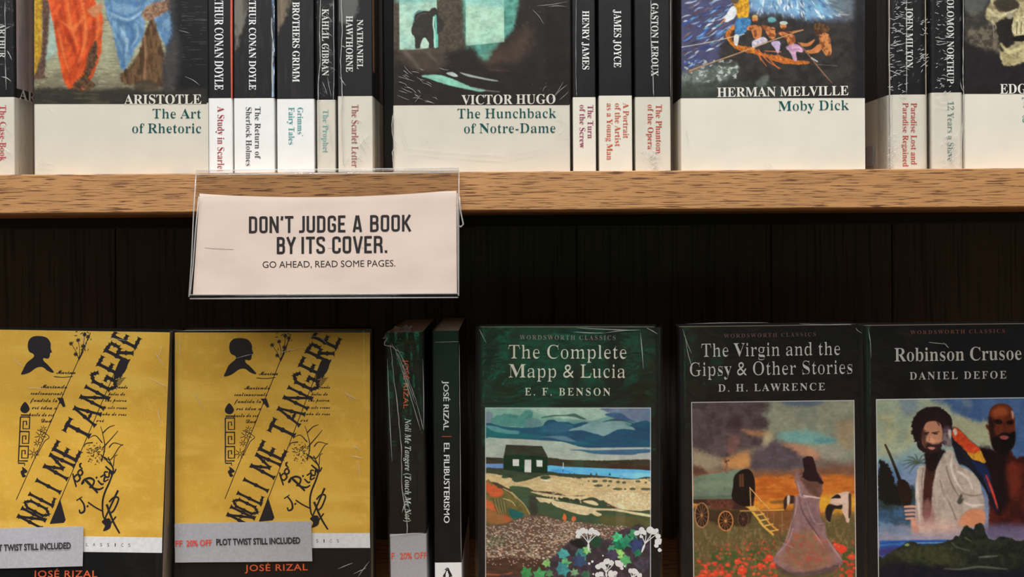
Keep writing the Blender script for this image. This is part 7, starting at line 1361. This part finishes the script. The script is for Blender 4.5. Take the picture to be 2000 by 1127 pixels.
b = classic('glossy black classic with a bearded man, a parrot and a bald man on its picture', 1692, 0.7, 0.1235)
A = Art(1711, 780, 2040, 1190, 1.15, (120, 130, 120)); A.T = (1690, 770, .1597)
A.V([(780, (150, 160, 140)), (850, (164, 172, 146)), (900, (120, 150, 160)), (930, (80, 110, 150)), (1050, (140, 140, 160)), (1190, (24, 28, 30))])
A.P([(130, 60), (420, 60), (520, 200), (600, 300), (640, 500), (500, 700), (300, 760), (130, 700)], (166, 168, 134), 14, .9, 10, 12, tex=.6, tcol=(132, 156, 146), tsc=20); A.P([(420, 60), (640, 60), (640, 200), (520, 260), (440, 200)], (116, 136, 150), 10, .8, 6)
A.P([(900, 60), (2200, 50), (2200, 1400), (1760, 1100), (1560, 600), (1500, 400), (1380, 380), (1100, 260), (1000, 130)], (64, 92, 136), 9, 1, 6, 10, tex=.4, tcol=(86, 110, 148), tsc=18); A.P([(1040, 300), (1200, 290), (1360, 370), (1500, 350), (1560, 560), (1500, 680), (1380, 640), (1200, 540), (1080, 420)], (160, 162, 132), 7, .95, 6); A.P([(1200, 70), (1280, 90), (1290, 170), (1200, 160)], (116, 132, 150), 7, .8)
A.P([(440, 900), (620, 860), (640, 1127), (440, 1127)], (120, 140, 170), 8, .9)
A.T = (1690, 940, .166)
A.V_ = None
A.P([(160, 150), (560, 100), (600, 700), (160, 700)], (52, 84, 116), 8, .95, 5, tex=.6, tcol=(40, 60, 76), tsc=12); A.P([(160, 500), (300, 520), (480, 520), (600, 600), (600, 700), (160, 700)], (108, 134, 160), 7, .9, 6, 6, tex=.5, tcol=(150, 130, 140), tsc=9); A.P([(160, 120), (560, 60), (560, 260), (400, 320), (160, 320)], (38, 50, 46), 8, .9, 8)
A.T = (1690, 770, .1597)
# foliage left, palm and musket
A.P([(160, 840), (200, 820), (280, 880), (330, 980), (350, 1080), (400, 1127), (500, 1130), (540, 1250), (480, 1350), (160, 1300)], (20, 22, 22), 2.5, 1, 5, 4)
for t in (2.7, 3.1, 3.5, 4.0, 4.5, 5.1, 5.7, .2, 2.2): A.L([(640, 850), (640 + 100 * math.cos(t), 850 + 70 * math.sin(t) - 10), (640 + 190 * math.cos(t), 850 + 130 * math.sin(t) + 20)], (20, 16, 3), (70, 80, 68), 1.8, .9)
A.L([(240, 625), (300, 760), (370, 940), (420, 1080)], (24, 32, 46), (30, 26, 22), 1, 1); A.L([(240, 625), (300, 760), (360, 900)], (10, 8, 3), (96, 80, 50), .8, .9)
A.P([(380, 1070), (480, 1060), (540, 1150), (560, 1300), (480, 1400), (400, 1250)], (34, 24, 22), 1.5, 1, 2)
# bald man
BR = (98, 44, 26)
A.P([(1400, 680), (1480, 690), (1560, 700), (1760, 700), (1850, 800), (2200, 850), (2200, 1900), (1540, 1900), (1500, 1300), (1380, 900)], (74, 28, 22), 3, 1, 3, tex=.5, tcol=(34, 16, 16), tsc=18)
A.P([(1400, 670), (1560, 690), (1720, 760), (1720, 1000), (1750, 1300), (1620, 1500), (1500, 1200), (1420, 850)], (26, 16, 18), 8, .95, 5); A.P([(1730, 900), (1850, 870), (1900, 1100), (1800, 1300), (1740, 1150)], (112, 44, 30), 9, .7, 5)
A.P([(1515, 240), (1560, 170), (1640, 135), (1740, 150), (1800, 210), (1825, 320), (1830, 450), (1825, 600), (1790, 690), (1700, 760), (1600, 740), (1540, 640), (1510, 480), (1470, 420), (1480, 385), (1505, 390)], BR, 1.6, 1, 0, tex=.35, tcol=(60, 26, 18), tsc=10)
A.P([(1560, 220), (1640, 170), (1720, 190), (1740, 260), (1660, 300), (1580, 300)], (160, 80, 44), 6, .8); A.P([(1785, 225), (1815, 250), (1810, 320), (1795, 310)], (206, 170, 150), 2, .8); A.P([(1510, 300), (1560, 340), (1580, 500), (1620, 560), (1620, 700), (1560, 680), (1515, 500)], (30, 18, 18), 5, .9, 3)
A.P([(1560, 345), (1620, 330), (1670, 350), (1665, 385), (1600, 385)], (24, 14, 14), 2, .95); A.P([(1725, 360), (1780, 340), (1812, 355), (1800, 390), (1740, 390)], (24, 14, 14), 2, .95); A.L([(1690, 380), (1705, 440), (1680, 470), (1740, 475)], (8, 20, 8), (70, 30, 22), 2.5, .9)
A.P([(1560, 560), (1620, 520), (1690, 490), (1760, 500), (1830, 480), (1825, 620), (1780, 700), (1690, 780), (1600, 740), (1545, 640)], (20, 14, 16), 2.5, 1); A.P([(1640, 540), (1690, 525), (1750, 545), (1720, 575), (1660, 570)], (146, 70, 66), 1.5, 1)
# bearded man: shirt, chest, head
A.P([(620, 940), (740, 880), (860, 880), (960, 720), (1060, 700), (1120, 860), (1250, 940), (1360, 1020), (1410, 1180), (1440, 1330), (1440, 1430), (1300, 1420), (1200, 1470), (1100, 1640), (1000, 1700), (620, 1700), (600, 1400)], (176, 162, 150), 1.8, 1, 1, tex=.3, tcol=(126, 106, 98), tsc=(10, 26), tang=-.25)
A.P([(735, 720), (880, 700), (860, 860), (850, 960), (810, 1150), (780, 1500), (700, 1560), (690, 1300), (710, 1050), (730, 900)], (64, 34, 30), 2, 1, 1, tex=.4, tcol=(40, 24, 24), tsc=9); A.P([(690, 1350), (790, 1320), (820, 1600), (690, 1620)], (140, 96, 92), 6, .8, 3)
A.P([(730, 700), (960, 690), (940, 780), (870, 900), (800, 960), (740, 900)], (26, 18, 20), 3, .95, 2)
for q, c_, w_ in [(((960, 740), (900, 860), (860, 1000), (850, 1200), (870, 1400)), (186, 172, 160), 22), (((1060, 760), (1040, 900), (1100, 1080), (1180, 1200)), (212, 202, 188), 32), (((980, 900), (1040, 1100), (1130, 1260)), (96, 78, 72), 16), (((1120, 960), (1240, 1040), (1300, 1180)), (204, 194, 180), 44), (((900, 1060), (960, 1250), (1040, 1400), (1100, 1560)), (110, 90, 88), 20), (((930, 1160), (1000, 1350), (1040, 1500)), (180, 164, 158), 14), (((640, 960), (620, 1150), (640, 1400), (650, 1600)), (208, 196, 190), 40), (((700, 920), (680, 1100), (700, 1400)), (120, 96, 92), 12), (((1180, 1230), (1300, 1260), (1430, 1240)), (104, 88, 82), 14), (((1200, 1340), (1300, 1380), (1430, 1370)), (222, 208, 200), 40), (((1160, 1250), (1140, 1330), (1180, 1300)), (52, 56, 50), 60)]:
    A.L(q, (w_ * .4, w_, w_ * .3), c_, 2.5, .85)
A.P([(1200, 1470), (1300, 1420), (1435, 1440), (1440, 1600), (1300, 1640), (1150, 1640), (1120, 1580)], (196, 130, 96), 2, 1, 1); A.P([(600, 1560), (900, 1560), (1150, 1600), (1150, 1740), (600, 1740)], (196, 164, 154), 12, .8)
for i, y_ in enumerate((1385, 1435, 1480, 1530)): A.L([(470 + i * 6, y_), (560, y_ - 4), (600, y_)], (28, 34, 20), (190, 146, 128), 1.5, 1); A.L([(470 + i * 6, y_ + 22), (580, y_ + 20)], 8, (70, 44, 50), 1.5, .8)
A.P([(540, 1540), (600, 1550), (640, 1700), (560, 1680)], (196, 140, 120), 3, .95)
A.P([(560, 380), (600, 290), (640, 230), (700, 190), (800, 165), (900, 165), (960, 210), (1020, 260), (1055, 320), (1060, 420), (1030, 480), (960, 500), (930, 640), (860, 720), (740, 730), (660, 690), (620, 620), (640, 580), (585, 550), (580, 450)], (34, 22, 26), 1.6, 1, 2, 3)
for i in range(34):
    t = i * .37; A.E(812 + 222 * math.cos(t) + rs.uniform(-14, 14), 436 + 246 * math.sin(t) + rs.uniform(-14, 14), 25, 20, (30, 20, 24), 1.5, .95 if t % 6.28 < 1.0 or t % 6.28 > 2.1 else 0, 2, 3)
A.P([(720, 400), (760, 350), (850, 340), (920, 380), (945, 500), (935, 600), (880, 690), (800, 710), (740, 680), (690, 600), (700, 480)], (186, 132, 104), 1.5, 1); A.P([(700, 440), (740, 480), (740, 600), (760, 680), (700, 640), (680, 520)], (74, 44, 40), 4, .9)
A.P([(740, 600), (800, 615), (870, 620), (935, 600), (900, 700), (800, 740), (740, 700)], (44, 28, 28), 2.5, .95, 2); A.P([(755, 665), (800, 655), (850, 668), (810, 692)], (190, 120, 106), 1.2, 1); A.P([(740, 560), (775, 600), (850, 600), (830, 560), (790, 500)], (200, 148, 116), 2, .8)
A.L([(715, 490), (770, 480)], 16, (36, 22, 24), 1.2); A.L([(815, 485), (900, 470)], (14, 20, 8), (36, 22, 24), 1.2); A.E(858, 495, 28, 9, (44, 28, 30), 1, .9); A.E(745, 502, 20, 8, (40, 26, 28), 1, .9); A.L([(790, 500), (770, 590)], (5, 14), (146, 92, 72), 1.6, .7); A.L([(760, 330), (850, 310), (900, 390)], 14, (50, 32, 34), 2, .9)
A.P([(940, 440), (1050, 430), (1060, 640), (960, 640)], (104, 84, 92), 4, .75, 3); A.P([(1010, 455), (1045, 455), (1052, 540), (1020, 550)], (196, 180, 178), 2.5, .9)
# parrot
A.P([(1060, 430), (1090, 420), (1160, 460), (1250, 560), (1350, 640), (1400, 700), (1440, 820), (1420, 880), (1500, 1000), (1560, 1200), (1620, 1440), (1560, 1420), (1460, 1200), (1300, 960), (1180, 880), (1130, 860), (1080, 700), (1050, 600)], (24, 26, 36), 2, 1, 1)
A.P([(1065, 440), (1090, 420), (1160, 460), (1260, 570), (1360, 650), (1400, 710), (1330, 740), (1240, 730), (1160, 640), (1090, 590), (1060, 520)], (188, 60, 32), 1.6, 1, 1.5, tex=.5, tcol=(206, 96, 50), tsc=5); A.P([(1070, 450), (1110, 440), (1120, 500), (1090, 520)], (200, 180, 164), 1.5, 1)
A.P([(1240, 730), (1330, 740), (1400, 710), (1440, 780), (1468, 850), (1430, 862), (1380, 840), (1300, 810)], (206, 148, 44), 1.6, 1, 1.5, tex=.4, tcol=(160, 100, 40), tsc=5); A.P([(1290, 820), (1380, 860), (1450, 870), (1510, 980), (1520, 1080), (1440, 1040), (1340, 930)], (26, 38, 74), 2.5, .95)
A.L([(1470, 1020), (1530, 1180), (1600, 1420)], (30, 34, 10), (150, 52, 60), 2, 1); A.L([(1440, 1040), (1510, 1220)], 10, (60, 60, 120), 2, .9); A.L([(1500, 1100), (1560, 1260), (1606, 1410)], (6, 22, 8), (206, 66, 40), 1.5, .9)
A.T = (1690, 940, .166)
# sea and dark rocks
A.P([(150, 620), (1100, 640), (1450, 560), (2200, 600), (2200, 760), (150, 760)], (150, 142, 160), 12, .75, 4); A.P([(1440, 540), (2200, 560), (2200, 720), (1440, 700)], (84, 78, 116), 12, .7)
A.P([(150, 700), (950, 700), (1020, 720), (1020, 900), (150, 900)], (40, 76, 150), 1.5, 1, 0, smooth=False, tex=.6, tcol=(64, 120, 180), tsc=(30, 3)); A.L([(560, 735), (900, 735)], 10, (140, 180, 214), 1.5, .8); A.P([(150, 800), (400, 780), (300, 860), (150, 880)], (58, 50, 110), 5, .9)
A.P([(180, 900), (300, 830), (420, 760), (480, 715), (560, 725), (640, 755), (850, 745), (960, 705), (1010, 700), (1040, 660), (1090, 655), (1130, 570), (1175, 535), (1210, 560), (1255, 580), (1280, 530), (1340, 508), (1385, 560), (1400, 640), (1450, 700), (1520, 710), (1560, 670), (1700, 690), (1800, 730), (2200, 740), (2200, 1600), (130, 1600), (130, 940)], (30, 34, 30), 1.6, 1, 1.5, 3, tex=.5, tcol=(50, 58, 42), tsc=9)
A.P([(300, 840), (560, 770), (900, 770), (1100, 880), (1100, 1010), (700, 960), (400, 920)], (66, 70, 44), 8, .7, 7, 6, tex=.7, tcol=(40, 46, 32), tsc=7); A.P([(130, 1010), (800, 1020), (1500, 1080), (2200, 1080), (2200, 1600), (130, 1600)], (20, 22, 34), 7, .9, 4)
A.L([(910, 1040), (1100, 1050), (1300, 1025), (1500, 1040), (1640, 1055)], (6, 20, 18, 8), (96, 106, 92), 2.5, .9); A.L([(1320, 912), (1420, 905), (1530, 900)], (10, 20, 8), (106, 112, 100), 2, .9); A.L([(1000, 740), (1060, 790), (1200, 830)], (14, 8), (90, 92, 78), 2.5, .8); A.L([(1160, 680), (1230, 725)], (18, 6), (92, 116, 64), 2, .8); A.P([(440, 755), (480, 735), (500, 760), (470, 772)], (150, 170, 110), 1.5, .8)
A.grain(.12, (.9, .88, .86)); border(A, 1711.8, 780.8, 2060, 1190, (176, 176, 170))
A.build('front_picture', Sub(type('R', (), {'loc': staticmethod(lambda x, y, b=b: b.loc(x + (y - 780) * .0122, y - (x - 1711) * .0122))})(), b.root), M_pic_low, LOW)
k = b.ink(); k.text('WORDSWORTH CLASSICS', 'B', (1778, 653), (1963, 650), 7.5, thin=.01, track=.18); k.build('series_lettering', ink((92, 56, 44), LOW))
SIL3 = (156, 150, 142)
k = b.ink(); k.text('Robinson Crusoe', 'B', (1746, 706), (1996, 702.5), 26, thin=.012); k.build('title_lettering', ink(SIL3, LOW))
k = b.ink(); k.text('DANIEL DEFOE', 'B', (1776, 741.5), (1966, 739), 14.5, thin=.012, track=.14); k.build('author_lettering', ink(SIL3, LOW))
b.wrap(M_film, seed=79, amp=.0011, gap=.001, sc=.035)
b.creases([(1812, 668, 1848, 672), (1840, 668, 1852, 680), (1694, 640, 1700, 700)], .00025, 80)

# ================================================================== sign in a clear holder hooked on the shelf edge
YS = 0.6775
sg = tag(empty('sign_holder', W(633, 460, YS)), 'clear acrylic holder hooked over the shelf edge and holding a printed card', 'sign holder')
def SW(px, py, Y):            # photo pixel -> holder's local frame
    return W(px, py, Y) - sg.location
def sheet(name, quad, Ys, th, m, parent, nx=1, warp=None, mats=None):
    bm = bmesh.new(); fr_, bk = [], []
    (a, b_, c, d) = [SW(q[0], q[1], Y) for q, Y in zip(quad, Ys)]     # TL TR BR BL
    for i in range(nx + 1):
        t = i / nx; T_ = a.lerp(b_, t); B_ = d.lerp(c, t)
        if warp: T_ = T_ + Vector((0, 0, warp(t)))
        fr_.append((bm.verts.new(T_), bm.verts.new(B_))); bk.append((bm.verts.new(T_ + Vector((0, th, 0))), bm.verts.new(B_ + Vector((0, th, 0)))))
    for i in range(nx):
        bm.faces.new((fr_[i][0], fr_[i][1], fr_[i + 1][1], fr_[i + 1][0])); bm.faces.new((bk[i][0], bk[i + 1][0], bk[i + 1][1], bk[i][1]))
        bm.faces.new((fr_[i][0], fr_[i + 1][0], bk[i + 1][0], bk[i][0])); bm.faces.new((fr_[i][1], bk[i][1], bk[i + 1][1], fr_[i + 1][1]))
    for i in (0, nx): bm.faces.new((fr_[i][0], bk[i][0], bk[i][1], fr_[i][1]))
    return from_bm(name, bm, m, parent)
# back plate follows the shelf front, front plate tilts out a little at its foot
sheet('back_plate', [(383, 338), (896, 333), (896, 580), (372, 581)], [.6838, .6838, .6825, .6825], .0012, M_acryl, sg)
sheet('front_plate', [(388, 383), (893, 376), (895, 578), (370, 580)], [.6775, .6775, .672, .672], .0010, M_acryl, sg)
def rod(name, pts, r, m=M_edge, parent=sg, seg=8): return tube(name, [SW(*p) for p in pts], r, m, parent, seg)
rod('top_bend', [(383, 337.5, .6835), (500, 336.3, .6835), (700, 334.6, .6835), (896, 333, .6835)], .0014, m=M_acryl, seg=14)
for dy in (-4.6, 4.2): rod('bend_line', [(383, 337.5 + dy, .6825), (500, 336.3 + dy, .6825), (700, 334.6 + dy, .6825), (896, 333 + dy, .6825)], .00032)
# flange lying on the shelf
a, c = SW(383, 336, .6835), SW(896, 331.5, .6835)
zf = Zs - sg.location.z
bm = bmesh.new(); box_bm(bm, a.x, c.x, .6835 - YS, .6985 - YS, zf + .0001, zf + .0014, .0003); from_bm('shelf_flange', bm, M_acryl, sg)
rod('bottom_bend', [(371, 579.5, .6745), (500, 579, .6745), (700, 578, .6745), (895, 577, .6745)], .0014, m=M_acryl, seg=14)
for dy in (-3.6, 4.0): rod('bend_line', [(371, 579.5 + dy, .6735), (500, 579 + dy, .6735), (700, 578 + dy, .6735), (895, 577 + dy, .6735)], .00036)
rod('polished_edge', [(383, 338, .6838), (378, 420, .683), (374, 510, .682), (369, 580, .679)], .00042)
rod('polished_edge', [(388, 384, .6775), (382, 450, .676), (377, 520, .674), (371, 577, .672)], .00038)
rod('polished_edge', [(896.5, 334, .6838), (896, 420, .683), (896, 500, .6825), (896, 578, .681)], .0004)
rod('polished_edge', [(893, 377, .6775), (894, 450, .676), (894.5, 520, .674), (895, 577, .672)], .0003)
rod('side_clip', [(897, 384, .683), (898.5, 400, .683), (900, 415, .683), (905, 438, .683), (900, 443, .683), (896, 441, .683)], .0005)
M_card = mat('cream_card', (0.86, 0.69, 0.59, 1), rough=.75, noise=.10, nscale=(26, 26, 60), bump=.1, bscale=(60, 60, 60))
cd = tag(empty('sign_card', W(633, 475, .6785)), 'pale pink printed card asking not to judge a book by its cover', 'sign')
def CW(px, py, Y): return W(px, py, Y) - cd.location
bm = bmesh.new(); n = 24; R_ = []
for i in range(n + 1):
    t = i / n
    xt, xb = 390 + t * (891.5 - 390), 377 + t * (892.5 - 377)
    yt = 378 - t * 5 + 9.5 * math.sin(math.pi * min(t * 1.05, 1)) ** .8; yb = 575 - t * 2.5
    bow = .0006 * math.sin(math.pi * t)
    R_.append([bm.verts.new(CW(xt + (xb - xt) * s_, yt + (yb - yt) * s_, .6798 - .0048 * s_ + bow * (1 - s_))) for s_ in [j / 8 for j in range(9)]])
vs0 = list(bm.verts)
for i in range(n):
    for j in range(8): bm.faces.new((R_[i][j], R_[i][j + 1], R_[i + 1][j + 1], R_[i + 1][j]))
card = from_bm('card', bm, M_card, cd)
so = card.modifiers.new('thickness', 'SOLIDIFY'); so.thickness = .0003; so.offset = 1.0
class CardFrame:
    """card print lies on the slanting card"""
    root = cd
class CardInk(Ink):
    def build3(s, name, m, off=.0004):
        me = bpy.data.meshes.new(name)
        vv = []
        for x, y, dq in s.v:
            t = min(max((y - 380) / 195.0, 0), 1); q = CW(x, y, .6798 - .0048 * t + .0006 * math.sin(math.pi * min(max((x - 385) / 507, 0), 1)) * (1 - t) - off - dq); vv.append(q)
        me.from_pydata(vv, [], s.t); bm = bmesh.new(); bm.from_mesh(me)
        for f in bm.faces:
            if f.normal.y > 0: f.normal_flip()
        bm.to_mesh(me); bm.free(); return link(name, me, cd, m)
class _PF: 
    def loc(s, x, y): return (x, y)
k = CardInk(_PF())

def rounded(P_, r):
    out = [P_[0]]
    for i in range(1, len(P_) - 1):
        p = np.array(P_[i], float); u = np.array(P_[i - 1], float) - p; v = np.array(P_[i + 1], float) - p
        rr = min(r, np.hypot(*u) * .5, np.hypot(*v) * .5); a_ = p + u / np.hypot(*u) * rr; b_ = p + v / np.hypot(*v) * rr
        for t in (0, .25, .5, .75, 1): out.append(tuple(a_ * (1 - t) ** 2 + p * 2 * t * (1 - t) + b_ * t * t))
    return out + [P_[-1]]
# narrow poster capitals as strokes in a box of width 0.40 and height 1: (width, strokes, corner radius)
a_, b_, lo, hi = .07, .33, .065, .935
POSTER = {'D': (.42, [[(a_, 0), (a_, 1)], [(a_, hi), (b_, hi), (b_, lo), (a_, lo)]]), 'O': (.41, [[(.2, hi), (b_, hi), (b_, lo), (a_, lo), (a_, hi), (.2, hi)]]),
 'N': (.44, [[(a_, 0), (a_, 1)], [(.37, 0), (.37, 1)], [(.085, .94), (.355, .06)]]), "'": (.17, [[(.10, 1), (.07, .76)]]), 'T': (.38, [[(.19, 0), (.19, 1)], [(0, hi), (.38, hi)]]),
 'J': (.27, [[(.20, 1), (.20, lo), (0.0, lo)]]), 'U': (.41, [[(a_, 1), (a_, lo), (b_, lo), (b_, 1)]]), 'G': (.41, [[(b_, .70), (b_, hi), (a_, hi), (a_, lo), (b_, lo), (b_, .46), (.2, .46)]]),
 'E': (.36, [[(a_, 0), (a_, 1)], [(a_, hi), (.34, hi)], [(a_, .5), (.30, .5)], [(a_, lo), (.34, lo)]]), 'A': (.42, [[(.05, 0), (.185, 1)], [(.37, 0), (.235, 1)], [(.1, .24), (.32, .24)]]),
 'B': (.41, [[(a_, 0), (a_, 1)], [(a_, hi), (.32, hi), (.32, .53), (a_, .53)], [(a_, .52), (b_, .52), (b_, lo), (a_, lo)]]), 'K': (.42, [[(a_, 0), (a_, 1)], [(.36, 1), (.12, .44)], [(.16, .56), (.37, 0)]]),
 'Y': (.42, [[(.04, 1), (.21, .44)], [(.38, 1), (.21, .44)], [(.21, .5), (.21, 0)]]), 'I': (.16, [[(a_, 0), (a_, 1)]]), 'S': (.39, [[(b_, .74), (b_, hi), (a_, hi), (a_, .58), (b_, .40), (b_, lo), (a_, lo), (a_, .27)]]),
 'C': (.40, [[(b_, .68), (b_, hi), (a_, hi), (a_, lo), (b_, lo), (b_, .32)]]), 'V': (.42, [[(.05, 1), (.20, 0)], [(.37, 1), (.22, 0)]]), 'R': (.42, [[(a_, 0), (a_, 1)], [(a_, hi), (b_, hi), (b_, .50), (a_, .50)], [(.24, .5), (.33, .4), (.35, 0)]]), '.': (.15, [[(a_, 0), (a_, .15)]])}
def poster(txt, x0, x1, y0, y1, h):
    tot = sum(POSTER[c][0] + .045 for c in txt) - .045; sx = (x1 - x0) / tot; x = 0
    for c in txt:
        w_, st_ = POSTER[c]
        for s_ in st_:
            pts = [(x0 + (x + p[0]) * sx, y0 + (y1 - y0) * ((x + p[0]) / tot) - p[1] * h) for p in (rounded(s_, .13) if len(s_) > 2 else s_)]
            k.line(pts, .15 * h, smooth=False)
        x += w_ + .045
for t_, x0, x1 in (("DON'T", 485.5, 573), ('JUDGE', 584, 675.5), ('A', 689, 707), ('BOOK', 722, 803.5)):
    f_ = (x0 - 485) / 318.0; g_ = (x1 - 485) / 318.0; poster(t_, x0, x1, 455.5 - 3.5 * f_, 455.5 - 3.5 * g_, 32.5)
for t_, x0, x1 in (('BY', 540, 577.5), ('ITS', 588, 635), ('COVER.', 648, 757.5)):
    f_ = (x0 - 540) / 217.0; g_ = (x1 - 540) / 217.0; poster(t_, x0, x1, 496.2 - 2.4 * f_, 496.2 - 2.4 * g_, 33.0)
k.build3('headline_lettering', ink((44, 38, 40), .95))
k = CardInk(_PF()); k.text('GO AHEAD, READ SOME PAGES.', 'S', (512, 523.2), (773, 520.4), 13.2); k.build3('lettering', ink((52, 44, 44), .95))
k = CardInk(_PF()); k.line([(400, 484), (430, 486), (456, 487)], (1, 2.5, 1)); k.line([(640, 484.5), (652, 485)], 1); k.line([(705, 484), (712, 485)], 1); k.build3('scuff_marks', mat('grey_scuff', alb((196, 176, 166), .95), rough=.8), .0004)['kind'] = 'stuff'
